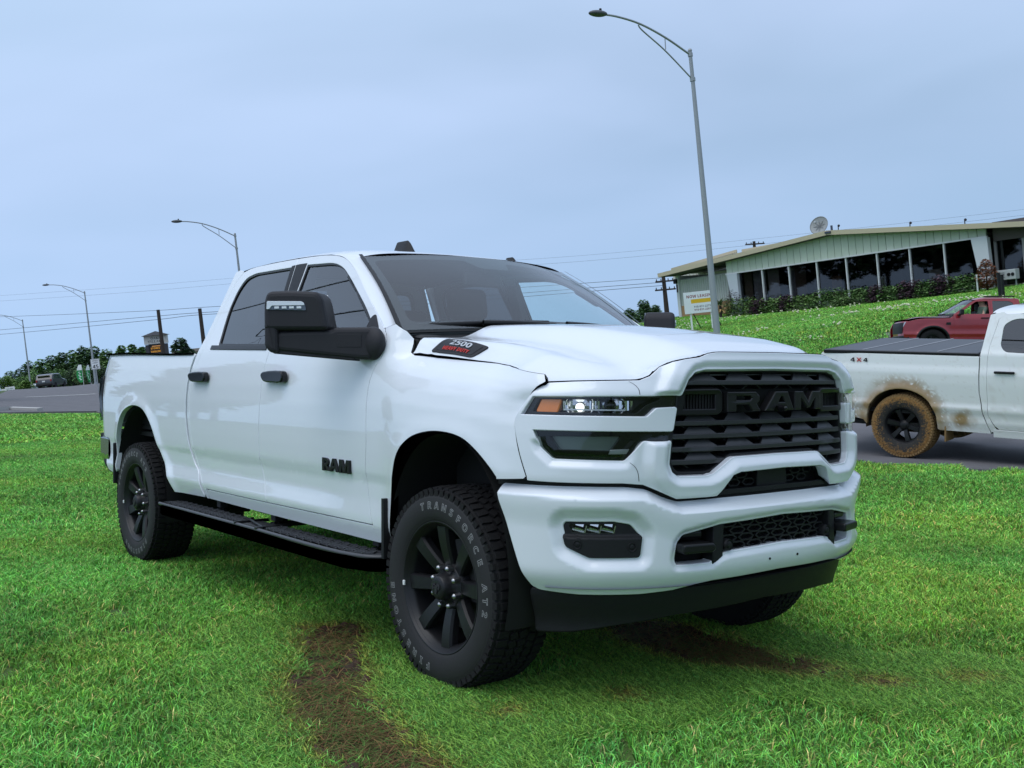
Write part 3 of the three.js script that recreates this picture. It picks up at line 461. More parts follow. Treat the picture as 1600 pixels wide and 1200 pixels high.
{
  const build = (name, out, win, glassMat, handleZ, pillar) => {
    const door = skin({ out, holes: [win], map: flank(), hint: [-1, 0, 0], cell: 0.03, depth: 0.011, lip: 0.003 });
    const [a, b] = both(name, door, MAT.paint);
    const glass = skin({ out: win, map: flank(-0.012), hint: [-1, 0, 0], edge: false, cell: 0.08 });
    const seal = skin({ out: win.map(([z, y]) => [z, y]), holes: [(() => { const c = win.reduce((s, p) => [s[0] + p[0] / win.length, s[1] + p[1] / win.length], [0, 0]); return win.map(([z, y]) => [z + clamp(c[0] - z, -0.013, 0.013), y + clamp(c[1] - y, -0.013, 0.013)]); })()], map: flank(-0.004), hint: [-1, 0, 0], cell: 0.05, depth: 0.012 });
    const zs = win.map((p) => p[0]), z1 = Math.max(...zs), z0 = Math.min(...zs), yb = (z) => lerp(win[0][1], win[win.length - 1][1], (z - win[0][0]) / (win[win.length - 1][0] - win[0][0]));
    const belt = skin({ out: [[z1 + 0.01, yb(z1) + 0.004], [z0 - 0.02, yb(z0) + 0.004], [z0 - 0.02, yb(z0) - 0.018], [z1 + 0.01, yb(z1) - 0.018]], map: flank(0.006), hint: [-1, 0, 0], cell: 0.05, depth: 0.014 });
    const trim = skin({ out: pillar.map(GZ), map: flank(0.003), hint: [-1, 0, 0], cell: 0.05, depth: 0.008 });
    // handle: a stout grip over a shallow pocket
    const hs = curve2([[0, -0.5], [0.42, -0.5], [0.5, -0.30], [0.5, 0.28], [0.40, 0.48], [-0.40, 0.42], [-0.5, 0.22], [-0.48, -0.1], [-0.34, -0.42]], 3, true).map(([u, v]) => [u * 0.255, v * 0.064]);
    const grip = extrude(hs, 0.022, 0.008).rotateY(-Math.PI / 2).translate(-(flankS(1.295, handleZ) + 0.016), 1.294, handleZ);
    const pocket = skin({ out: curve2([[0.10, 0], [0.07, 0.042], [-0.07, 0.042], [-0.10, 0], [-0.07, -0.042], [0.07, -0.042]], 4, true).map(([u, v]) => [handleZ + u * 1.25, 1.294 + v]), map: flank(0.0012), hint: [-1, 0, 0], edge: false });
    for (const [d, f] of [[a, (g) => g], [b, mirrorX]]) {
      part(d, 'window_pane', f(glass), glassMat); part(d, 'window_seal', f(seal), MAT.blackSmooth); part(d, 'belt_moulding', f(belt), MAT.blackSmooth); part(d, 'pillar_trim', f(trim), MAT.black);
      part(d, 'door_handle', f(grip), MAT.gloss);
    }
    return [a, b];
  };
  const [fd] = build('front_door', frontDoorOut, frontWin, MAT.glass, -1.545, [[-1.605, 1.918], [-1.655, 1.46], [-1.718, 1.46], [-1.738, 1.920], [-1.70, 1.920]]);
  build('rear_door', rearDoorOut, rearWin, MAT.privacy, -2.622, [[-1.752, 1.920], [-1.728, 1.465], [-1.772, 1.465], [-1.792, 1.918]]);
  const [badge] = [letters('RAM', 0.062, 0.010, 0.0015)];
  const bg = badge.clone().scale(1.55, 1, 1).rotateY(-Math.PI / 2).translate(-(flankS(0.865, -0.878) + 0.0), 0.864, -0.878); part(fd, 'lettering', bg, MAT.gloss);
}
// --- cab corner behind the rear door, rocker panel, bed side
{
  const cornerOut = [...rearEdge.map(([z, y]) => [z - 0.006, y]), [-2.50, 1.945], [-2.56, 1.958], [-2.625, 1.95], [-2.665, 1.82], [-2.70, 1.69], [-2.762, 1.525], [-2.80, 1.43], [-2.826, 1.34], [-2.834, 1.19], [-2.826, 1.03], [-2.785, 0.86], [-2.735, 0.76], [-2.655, 0.69], [-2.60, 0.613], [-2.585, 0.55]];
  cornerOut.push([-2.55, 0.55]); cornerOut.forEach((p, i) => { cornerOut[i] = GZ(p); });
  both('cab_corner', skin({ out: cornerOut, map: flank(), hint: [-1, 0, 0], cell: 0.03, depth: 0.011 }), MAT.paint);
  both('inner_shell', merge([skin({ out: [[-0.50, 0.56], [-0.50, 1.45], [-2.72, 1.45], [-2.90, 1.40], [-2.90, 0.90], [-2.62, 0.56]], map: flank(-0.0115), hint: [-1, 0, 0], cell: 0.05, edge: false })]), MAT.dark);
  both('rocker_panel', skin({ out: [[-0.575, 0.603], [-1.1, 0.603], [-2.545, 0.603], [-2.545, 0.55], [-0.545, 0.527]], map: flank(-0.003), hint: [-1, 0, 0], cell: 0.03, depth: 0.05 }), MAT.paint);
  const ra = curve2([[-4.235, 0.60], [-4.232, 0.80], [-4.160, 0.955], [-4.065, 1.04], [-3.92, 1.088], [-3.763, 1.098], [-3.600, 1.068], [-3.450, 0.965], [-3.340, 0.825], [-3.195, 0.672], [-3.10, 0.545]], 6);
  const bf = curve2([[-2.605, 0.555], [-2.668, 0.69], [-2.752, 0.76], [-2.803, 0.86], [-2.845, 1.03], [-2.853, 1.19], [-2.846, 1.34], [-2.818, 1.44]], 5);
  const back = curve2([[-4.595, 1.468], [-4.645, 1.455], [-4.705, 1.37], [-4.735, 1.27], [-4.70, 1.12], [-4.645, 0.97], [-4.56, 0.80], [-4.46, 0.60]], 5);
  const bedMap = (z, y) => { const t = flank()(z, y), d = polyDist(ra, z, y, false), corner = 0.05 * ss(-4.5, -4.76, z); return [t[0] - 0.012 * Math.exp(-((d / 0.05) ** 2)) - 0.006 + corner, y, z]; };
  both('bed_side', skin({ out: [...bf, ...back, [-4.38, 0.585], ...ra], map: bedMap, hint: [-1, 0, 0], cell: 0.025, depth: 0.035, lip: 0.004 }), MAT.paint);
  const inner = skin({ out: ra.concat([[-3.0, 0.5], [-4.3, 0.5]]), map: flank(-0.03), hint: [-1, 0, 0], edge: false });
  both('wheel_liner', merge([grid(24, 4, (u, v) => { const a = lerp(-0.3, Math.PI + 0.3, u); return [-lerp(0.985, 0.45, v), 0.50 + 0.585 * Math.sin(a), -3.76 - 0.52 * Math.cos(a)]; }), grid(12, 12, (u, v) => [-0.46, 0.3 + v * 0.75, -4.3 + u * 1.1])]), MAT.liner);
  both('bed_rail', skin({ out: [[-0.985, -2.84], [-0.985, -4.585], [-0.86, -4.60], [-0.86, -2.84]], map: (x, z) => [x * 0.975, 1.447 + 0.028 * ss(-2.83, -4.4, z), z], cell: 0.05, depth: 0.012, lip: 0.006 }), MAT.black);
  both('mud_flap', rbox(0.24, 0.30, 0.025, 0.008, -0.90, 0.66, -4.255), MAT.black);
  both('mud_flap', box(0.13, 0.27, 0.02).translate(-0.952, 0.61, -0.428), MAT.black);
  // box of the bed, tailgate, rear bumper, lamps
  part(truck, 'bed_liner', merge([box(1.72, 0.03, 1.80, 0, 0.93, -3.72), box(0.03, 0.5, 1.8, -0.85, 1.2, -3.72), box(0.03, 0.5, 1.8, 0.85, 1.2, -3.72), box(1.72, 0.5, 0.03, 0, 1.2, -2.86)]), MAT.black);
  const tg = part(truck, 'tailgate', rbox(1.60, 0.56, 0.08, 0.03, 0, 1.19, -4.70), MAT.paint); part(tg, 'tailgate_handle', rbox(0.28, 0.07, 0.03, 0.01, 0, 1.30, -4.745), MAT.black);
  both('tail_light', skin({ out: [[-0.97, 1.31], [-0.80, 1.31], [-0.80, 0.97], [-0.97, 0.97]], map: (x, y) => [x, y, -4.735 + 0.24 * Math.max(0, (Math.abs(x) - 0.86)) - 0.02], hint: [0, 0, -1], cell: 0.04, depth: 0.05, lip: 0.012 }), MAT.smoke);
  both('tail_light', skin({ out: [[-4.69, 1.30], [-4.752, 1.28], [-4.735, 1.14], [-4.66, 0.985], [-4.635, 0.985], [-4.665, 1.15]], map: flank(-0.02), hint: [-1, 0, 0], cell: 0.03, depth: 0.03, lip: 0.006 }), MAT.gloss);
  const rb = planTable(1.0, -0.2, 0.26, 3.2);
  const bumper = part(truck, 'rear_bumper', skin({ out: [[-1.28, 0.86], [1.28, 0.86], [1.26, 0.62], [0.4, 0.60], [-0.4, 0.60], [-1.26, 0.62]], map: (s, y) => { const [x, z, nx, nz] = rb(s), o = -0.06 * ss(0.70, 0.58, y) - 0.01 * ss(0.83, 0.87, y); return [x + nx * o, y, -4.78 - (z + nz * o)]; }, hint: (x, y, z) => [x, 0, z + 4.0], cell: 0.04, depth: 0.05, lip: 0.01 }), MAT.chrome);
  part(bumper, 'step_pad', rbox(1.5, 0.03, 0.16, 0.01, 0, 0.875, -4.74), MAT.black);
  both('bumper_end', skin({ out: curve2([[-4.635, 0.85], [-4.58, 0.86], [-4.54, 0.76], [-4.45, 0.66], [-4.36, 0.60], [-4.44, 0.585], [-4.55, 0.65], [-4.61, 0.75]], 4, true), map: flank(0.004), hint: [-1, 0, 0], cell: 0.03, depth: 0.05, lip: 0.006 }), MAT.black);
}
// --- front wing
const farch = curve2([[-0.42, 0.53], [-0.385, 0.72], [-0.352, 0.855], [-0.299, 0.957], [-0.199, 1.028], [-0.065, 1.062], [0.080, 1.066], [0.202, 1.046], [0.302, 0.998], [0.381, 0.940], [0.414, 0.906]], 6);
const WING = [[0.50, 0.05], [0.60, 0.025], [0.70, 0.015], [0.82, 0.008], [1.0, 0.0], [1.10, 0.003], [1.18, 0.012], [1.25, 0.032], [1.30, 0.060], [1.34, 0.095], [1.37, 0.140], [1.39, 0.178], [1.45, 0.25], [1.60, 0.30]];
const hoodLineY = (z) => interp([[-0.40, 1.394], [-0.31, 1.383], [-0.10, 1.367], [0.21, 1.346], [0.47, 1.316], [0.63, 1.296], [0.70, 1.277], [0.95, 1.273]], z);
const wingOff = (s, y) => (wingOff0(s, y) * 2 + wingOff0(s - 0.04, y) + wingOff0(s + 0.04, y) + wingOff0(s - 0.02, y - 0.008) + wingOff0(s + 0.02, y + 0.008)) / 6;
const wingOff0 = (s, y) => { const z = FA(s)[1], yq = y + 1.385 - hoodLineY(z), w = ss(-0.28, -0.52, z); const a = -interp(WING, yq) * (1 - 0.72 * ss(0.25, 0.60, z) * ss(1.15, 1.25, y)), b = flankS(y, z) - 1.02, d = polyDist(farch, z, y, false), hip = 0.008 * Math.exp(-((d / 0.05) ** 2)) * (y < 1.25 ? 1 : 0); return lerp(a + hip, b, w); };
const wingShut = [[-1.063, 1.273], [-1.10, 1.252], [-1.157, 1.182], [-1.19, 1.13], [-1.184, 1.08], [-1.162, 0.999], [-1.131, 0.915]].map(([s, y]) => [-s, y]);
{
  const S = (z) => FA.sz(z);
  const toS = (pts) => pts.map(([z, y]) => [S(z), y]);
  const lower = farch.filter(([z]) => z < 0.415);
  const topEdge = [[-0.50, 1.535], [-0.44, 1.50], [-0.408, 1.465], [-0.390, 1.402], [-0.365, 1.388], [-0.22, 1.374], [-0.10, 1.366], [0.21, 1.345], ...[0.32, 0.42, 0.50, 0.56, 0.60].map((z) => [z, hoodLineY(z)])];
  const out = [...toS(frontEdge.map(([z, y]) => [z + 0.006, y])), [S(-0.565), 1.518], ...toS(topEdge), ...curve2(wingShut.map(([s, y]) => [s + 0.003, y]), 4), [1.145, 0.906], [S(0.414), 0.898], ...[...toS(lower)].reverse(), [S(-0.545), 0.53]];
  both('front_wing', (() => { const g = skin({ out, map: (s, y) => onPlan(FA, wingOff)(-s, y), hint: outward, cell: 0.022, depth: 0.035, lip: 0.003 }); return g; })(), MAT.paint);
  both('wheel_liner', merge([grid(24, 4, (u, v) => { const a = lerp(-0.3, Math.PI + 0.35, u); return [-lerp(0.99, 0.45, v), 0.50 + 0.555 * Math.sin(a), 0.02 - 0.44 * Math.cos(a)]; }), grid(12, 12, (u, v) => [-0.46, 0.3 + v * 0.75, -0.5 + u * 1.0])]), MAT.liner);
}
// --- bonnet
const yCen = (z) => interp([[-0.6, 1.556], [-0.42, 1.556], [-0.2, 1.550], [0.1, 1.535], [0.3, 1.516], [0.6, 1.474], [0.8, 1.428], [0.9, 1.395], [0.98, 1.37]], z);
const yOut = (z) => interp([[-0.6, 1.478], [-0.3, 1.468], [0.1, 1.435], [0.35, 1.398], [0.6, 1.345], [0.75, 1.302], [0.86, 1.268]], z);
const hoodEdgeTab = []; for (let z = -0.5; z < 0.75; z += 0.05) hoodEdgeTab.push([z, onPlan(FA, wingOff)(FA.sz(Math.max(z, -0.385)), hoodLineY(z))[0]]);
const hoodEdgeX = (z) => interp(hoodEdgeTab, z);
const bonnetY = (x, z) => { const a = Math.abs(x), bw = lerp(0.47, 0.40, ss(-0.3, 0.85, z)), yo = yOut(z) + 0.012 * (1 - (a / 0.85) ** 2), hump = yCen(z) - 0.02 * (a / 0.5) ** 2; let y = lerp(hump, yo, ss(bw - 0.03, bw + lerp(0.16, 0.24, ss(0.2, 0.8, z)), a)); const edge = hoodLineY(z), xe = hoodEdgeX(z); return lerp(y, edge, ss(xe - lerp(0.055, 0.16, ss(-0.15, 0.45, z)), xe, a) ** 1.3); };
const bonnetS = (x, z) => { let s = 0; for (const d of [-0.03, -0.015, 0, 0.015, 0.03]) s += bonnetY(x, z + d) + bonnetY(Math.abs(x) + d * 0.5, z); return s / 10; };
// leading edge of the bonnet along the nose: s -> y
const noseTop = (s) => interp([[0, 1.391], [0.34, 1.389], [0.385, 1.383], [0.43, 1.369], [0.50, 1.361], [0.55, 1.352], [0.60, 1.332], [0.645, 1.297], [0.69, 1.281], [0.95, 1.277], [1.063, 1.273], [1.4, 1.27]], Math.abs(s));
// --- windscreen, pillars, roof
const wsMap = (u, v) => { // u across -1..1, v up 0..1
  const a = Math.abs(u), xb = 0.845, xt = 0.702, x = lerp(xb, xt, v) * u, yb = lerp(1.535, 1.51, a ** 2), yt = lerp(1.958, 1.922, a ** 2.2), zb = lerp(-0.375, -0.555, a ** 2), zt = lerp(-1.07, -1.172, a ** 2);
  return [x, lerp(yb, yt, v) + 0.018 * Math.sin(Math.PI * v), lerp(zb, zt, v) + 0.012 * Math.sin(Math.PI * v)];
};
const roofYc = (z) => interp([[-1.0, 1.93], [-1.09, 1.962], [-1.2, 1.982], [-1.35, 2.0], [-1.6, 2.018], [-2.0, 2.026], [-2.3, 2.018], [-2.5, 2.0], [-2.62, 1.975], [-2.70, 1.93]], z + 0.08 * ss(-2.0, -2.4, z));
const roofYe = (z) => interp([[-1.0, 1.83], [-1.10, 1.878], [-1.21, 1.922], [-1.35, 1.944], [-1.55, 1.956], [-1.75, 1.962], [-2.1, 1.965], [-2.4, 1.959], [-2.52, 1.948], [-2.62, 1.935], [-2.70, 1.90]], z + 0.088) + 0.0125;
const roofHalf = (z) => flankS(roofYe(z), z) - 0.004;
{
  const roofMap = (q, z) => { const w = roofHalf(z), a = Math.abs(q), yc = roofYc(z), ye = roofYe(z); return [q * w, yc - (yc - ye) * (0.42 * a ** 2.3 + 0.58 * a ** 9), z]; };
  const front = []; for (let q = -1; q <= 1.001; q += 0.1) front.push([q, -1.082 - 0.10 * q * q]);
  part(truck, 'roof', skin({ out: [...front.map(([q, z]) => [q * (Math.abs(q) > 0.95 ? 0.93 : 0.95), z]), [0.965, -1.27], [1, -1.40], [1, -2.59], [0.97, -2.74], [0.6, -2.765], [0, -2.77], [-0.6, -2.765], [-0.97, -2.74], [-1, -2.59], [-1, -1.40], [-0.965, -1.27]], map: roofMap, cell: 0.04, depth: 0.02, lip: 0.004 }), MAT.paint);
  part(truck, 'windscreen', skin({ out: [[-1, 0], [1, 0], [1, 1], [-1, 1]], map: wsMap, cell: 0.1, edge: false, hint: [0, 0, 1] }), MAT.windshield);
  const frit = skin({ out: [[-1.0, -0.02], [1.0, -0.02], [1.0, 1.01], [-1.0, 1.01]], holes: [rpoly([[-0.925, 0.09], [0.925, 0.09], [0.925, 0.93], [0.20, 0.93], [0.13, 0.80], [-0.13, 0.80], [-0.20, 0.93], [-0.925, 0.93]], [0.06, 0.06, 0.06, 0.03, 0.03, 0.03, 0.03, 0.06])], map: (u, v) => { const p = wsMap(u, v); return [p[0], p[1] - 0.004, p[2] - 0.004]; }, cell: 0.06, edge: false, hint: [0, 0, 1] });
  part(truck, 'windscreen_border', frit, MAT.black);
  // A-pillar: between the screen edge and the door
  const doorTop = curve2([[-0.50, 1.542], [-0.572, 1.519], [-0.93, 1.772], [-1.09, 1.874], [-1.21, 1.921], [-1.30, 1.936]].map(GZ), 6).slice(6);
  const pil = grid(28, 8, (u, v) => {
    const i = u * (doorTop.length - 1), k = Math.min(Math.floor(i), doorTop.length - 2), t = i - k, z = lerp(doorTop[k][0], doorTop[k + 1][0], t), y = lerp(doorTop[k][1], doorTop[k + 1][1], t), A = [-(flankS(y, z)), y, z];
    const B = wsMap(-1.005, lerp(-0.02, 1.03, u)), m = [lerp(A[0], B[0], v), lerp(A[1], B[1], v), lerp(A[2], B[2], v)], b = Math.sin(Math.PI * Math.pow(v, 0.7)) * 0.006; return [m[0] - b * 0.5, m[1] + b * 0.7, m[2] + b * 0.6];
  });
  both('windscreen_pillar', pil, MAT.paint);
  const strip = grid(24, 1, (u, v) => { const p = wsMap(-1.0 - 0.026 * v + 0.006, u); return [p[0], p[1] + 0.013, p[2] + 0.010]; }); both('screen_moulding', strip, MAT.blackSmooth);
  // shark-fin aerials on the roof
  const finGeo = (l, h, w) => { const nu = 20, nv = 10; return grid(nu, nv, (u, v) => { const t = u * 2 - 1, prof = h * clamp(Math.min((1 + t) * 2.3, (1 - t) * 1.25)), top = h * ss(0, 1, prof / h) ** 0.8, a = v * Math.PI; return [Math.cos(a) * w * Math.pow(Math.max(1 - t * t, 0), 0.5) * (1 - 0.75 * Math.sin(a)), Math.sin(a) * top, t * l / 2]; }); };
  part(truck, 'roof_aerial', finGeo(0.29, 0.118, 0.062).translate(0, roofYc(-1.85) - 0.008, -1.85), MAT.black);
  part(truck, 'roof_aerial', finGeo(0.14, 0.046, 0.035).translate(0.54, roofYc(-1.5) - 0.020, -1.48), MAT.black);
  // rear screen and cab back
  part(truck, 'cab_back', skin({ out: [[-0.80, 0.6], [0.80, 0.6], [0.86, 1.46], [0.70, 1.95], [-0.70, 1.95], [-0.86, 1.46]], holes: [rpoly([[-0.68, 1.52], [0.68, 1.52], [0.60, 1.88], [-0.60, 1.88]], 0.05)], map: (x, y) => [x, y, lerp(-2.78, -2.74, ss(1.4, 1.95, y))], hint: [0, 0, -1], cell: 0.08, depth: 0.03 }), MAT.paint);
  part(truck, 'rear_window', skin({ out: rpoly([[-0.70, 1.50], [0.70, 1.50], [0.62, 1.90], [-0.62, 1.90]], 0.05), map: (x, y) => [x, y, lerp(-2.765, -2.725, ss(1.4, 1.95, y))], hint: [0, 0, -1], cell: 0.1, edge: false }), MAT.privacy);
}

// --- nose: painted surround with openings for lamps and grille
const grilleHalf = [[0, 1.327], [-0.40, 1.323], [-0.455, 1.312], [-0.492, 1.283], [-0.525, 1.222], [-0.548, 1.173], [-0.562, 1.087], [-0.578, 0.962], [-0.565, 0.930], [-0.540, 0.912], [-0.405, 0.910], [-0.372, 0.918], [-0.280, 0.972], [-0.262, 0.977], [0, 0.980]];
const grilleOut = rpoly(sym(grilleHalf), 0.012);
const upLamp = [[-1.168, 1.146], [-1.117, 1.221], [-0.53, 1.222], [-0.545, 1.174], [-0.628, 1.171], [-0.666, 1.139]];
const loLamp = [[-1.112, 1.095], [-0.565, 1.087], [-0.574, 1.049], [-0.679, 1.049], [-0.752, 0.974], [-1.029, 0.981], [-1.080, 1.023]];
const mouthHalf = [[0, 0.931], [-0.255, 0.926], [-0.295, 0.915], [-0.352, 0.847]];
const noseBottom = (s) => interp([[0, 0.842], [0.30, 0.838], [0.55, 0.834], [0.60, 0.855], [0.68, 0.891], [0.76, 0.898], [1.04, 0.901], [1.27, 0.907]], Math.abs(s));
const sillOf = (poly, s, y, w) => { const d = polyDist(poly, s, y); return ss(0, w, d); };
const mirrorS = (p) => p.map(([s, y]) => [-s, y]);
const noseOff = (s, y) => {
  const a = -Math.abs(s); let o = -0.045 * ss(1.26, 1.39, y) ** 1.3 - 0.02 * ss(1.22, 1.29, y) * ss(0.5, 0.7, -a) ;
  const g = polyDist(grilleOut, s, y), bars = 1 - ss(1.035, 1.06, y) * ss(1.24, 1.22, y); o += bars * (0.026 * (1 - ss(0.066, 0.115, g)) - 0.028 * (1 - ss(-0.006, 0.036, g))); // the raised frame round the grille, bevelled towards it
  
  return o - 0.012 * ss(0.92, 0.84, y) - 0.020 * (1 - ss(-0.004, 0.030, polyDist(loLamp, a, y))) * ss(1.06, 1.03, y) * ss(0.70, 0.78, -a) + lerp(0, interp(WING, y + 0.1) * -0.28, ss(0.8, 1.1, -a));
};
const noseMap = onPlan(FA, noseOff);
// --- bonnet
{
  const leadOff = (s) => 0.006 - noseOff(s, noseTop(s));
  const LT = []; for (let s = 0; s <= 1.1; s += 0.025) { const [X, Z, nx, nz] = FA(s), o = leadOff(s); LT.push([X - nx * o, Z - nz * o, s]); }
  const lead = []; for (let s = -1.05; s <= 1.051; s += 0.05) { const [x, z, nx, nz] = FA(s); const o = leadOff(s); lead.push([x - nx * o, z - nz * o]); }
  const edgePt = (z) => onPlan(FA, wingOff)(FA.sz(z), hoodLineY(z));
  const side = []; for (const z of [0.60, 0.54, 0.47, 0.38, 0.30, 0.2, 0.1, 0, -0.1, -0.2, -0.28, -0.345, -0.376]) { const p = edgePt(z); side.push([p[0] - 0.0035, p[2]]); }
  side.push([0.80, -0.390], [0.76, -0.390]);
  const rear = [[0.5, -0.375], [0.25, -0.355], [0, -0.345]];
  const half = [...side, ...rear], out = [...lead, ...half, ...[...half].reverse().filter(([x]) => x > 0).map(([x, z]) => [-x, z])];
  // close to the leading edge the skin runs down to the nose line
  const nose = (x, z) => { const a = Math.abs(x); let best = 1e9, bs = 0; for (const [X, Z, s] of LT) { const d = (X - a) ** 2 + (Z - z) ** 2; if (d < best) { best = d; bs = s; } } return [Math.sqrt(best), bs]; };
  const H = (x, z) => { if (z < 0.35) return bonnetS(x, z); const [d, s] = nose(x, z), y0 = noseTop(s), y = bonnetS(x, z); return lerp(y0, y, ss(0.0, 0.17, d)); };
  const hs = (x, z) => (H(x, z) + H(x + 0.02, z) + H(x - 0.02, z) + H(x, z + 0.02) + H(x, z - 0.02)) / 5;
  part(truck, 'bonnet', skin({ out, map: (x, z) => [x, hs(x, z), z], cell: 0.025, depth: 0.03, lip: 0.006, e: 0.01 }), MAT.paint);
  // badge on the steep flank of the bonnet: 2500 over HEAVY DUTY
  const wall = (off) => (z, v) => { const x = -(Math.abs(hoodEdgeX(z)) - 0.006 - 0.62 * v); return [x - 0.85 * off, hs(x, z) + 0.52 * off, z]; }; // v: metres up the flank
  const pl = rpoly([[0.080, 0.078], [0.015, 0.010], [-0.290, 0.010], [-0.225, 0.080]], 0.016), hint = [-1, 0.5, 0];
  const bd = part(truck, 'bonnet_badge', skin({ out: pl, map: wall(0.006), hint, cell: 0.02, depth: 0.012, lip: 0.003, e: 0.004 }), MAT.grey);
  part(bd, 'badge_face', skin({ out: rpoly([[0.052, 0.070], [0.002, 0.018], [-0.260, 0.018], [-0.208, 0.072]], 0.010), map: wall(0.0075), hint, cell: 0.02, e: 0.004, edge: false }), MAT.gloss);
  const lay = (g, zc, yc, sx) => { g = prep(g); const p = g.attributes.position; for (let i = 0; i < p.count; i++) { const q = wall(0.0075 + p.getZ(i))(zc + p.getX(i) * sx + 0.45 * p.getY(i), yc + p.getY(i)); p.setXYZ(i, ...q); } g.computeVertexNormals(); return g; };
  part(bd, 'lettering', lay(letters('2500', 0.024, 0.003), -0.095, 0.056, 2.1), MAT.silver, 'silver numerals 2500');
  part(bd, 'lettering', lay(letters('HEAVY DUTY', 0.0145, 0.003), -0.115, 0.029, 1.62), mat(0.55, 0.03, 0.02, 0.4), 'red words HEAVY DUTY');
  // wipers and cowl
  part(truck, 'cowl', grid(20, 3, (u, v) => { const x = lerp(-0.80, 0.80, u); return [x, 1.495 + 0.025 * (1 - (x / 0.8) ** 2) - 0.04 * v, lerp(-0.63 + 0.24 * (1 - (x / 0.8) ** 2), -0.33, v)]; }), MAT.black);
}

{
  const topHalf = []; for (const s of [0, 0.15, 0.30, 0.345, 0.385, 0.43, 0.50, 0.55, 0.60, 0.645, 0.69, 0.80, 0.95, 1.058]) topHalf.push([-s, noseTop(s) - 0.006]);
  const shut = curve2(wingShut.map(([s, y]) => [-s + 0.004, y]), 4);
  const bot = []; for (const s of [1.127, 1.04, 0.9, 0.76, 0.68, 0.60, 0.55]) bot.push([-s, noseBottom(s)]);
  // the lamp openings run into the grille opening, so the white bars between them end at the grille
  const half = [...topHalf, ...shut, ...bot, [-0.363, 0.836], [-0.352, 0.847], [-0.295, 0.915], [-0.255, 0.926], [0, 0.931]];
  const gl = [...grilleHalf]; // grille edge broken by the lamps
  const hole = [[0, 1.327], [-0.40, 1.323], [-0.455, 1.312], [-0.492, 1.283], [-0.524, 1.222], ...[...upLamp].slice(1, 2), upLamp[0], upLamp[5], upLamp[4], upLamp[3], [-0.561, 1.0885], loLamp[0], loLamp[6], loLamp[5], loLamp[4], loLamp[3], [-0.568, 1.049], [-0.578, 0.962], [-0.565, 0.930], [-0.540, 0.912], [-0.405, 0.910], [-0.372, 0.918], [-0.280, 0.972], [-0.262, 0.977], [0, 0.980]];
  part(truck, 'grille_surround', skin({ out: sym(half), holes: [rpoly(sym(hole), 0.008)], map: noseMap, hint: outward, cell: 0.009, e: 0.005, depth: 0.05, lip: 0.004 }), MAT.paint);
}
for (const k of [1, -1]) for (const c of [[[-0.735, 1.273], [-0.715, 1.262], [-0.700, 1.245], [-0.697, 1.224]], [[-0.735, 0.972], [-0.715, 0.955], [-0.705, 0.935], [-0.700, 0.902]]]) {
  const L = curve2(c, 4), o = [...L, ...[...L].reverse().map(([s, y]) => [s + 0.0026, y])]; part(truck, 'panel_seam', skin({ out: o.map(([s, y]) => [s * k, y]), map: onPlan(FA, (s, y) => noseOff(s, y) + 0.0006), hint: outward, cell: 0.02, edge: false }), MAT.grey);
}
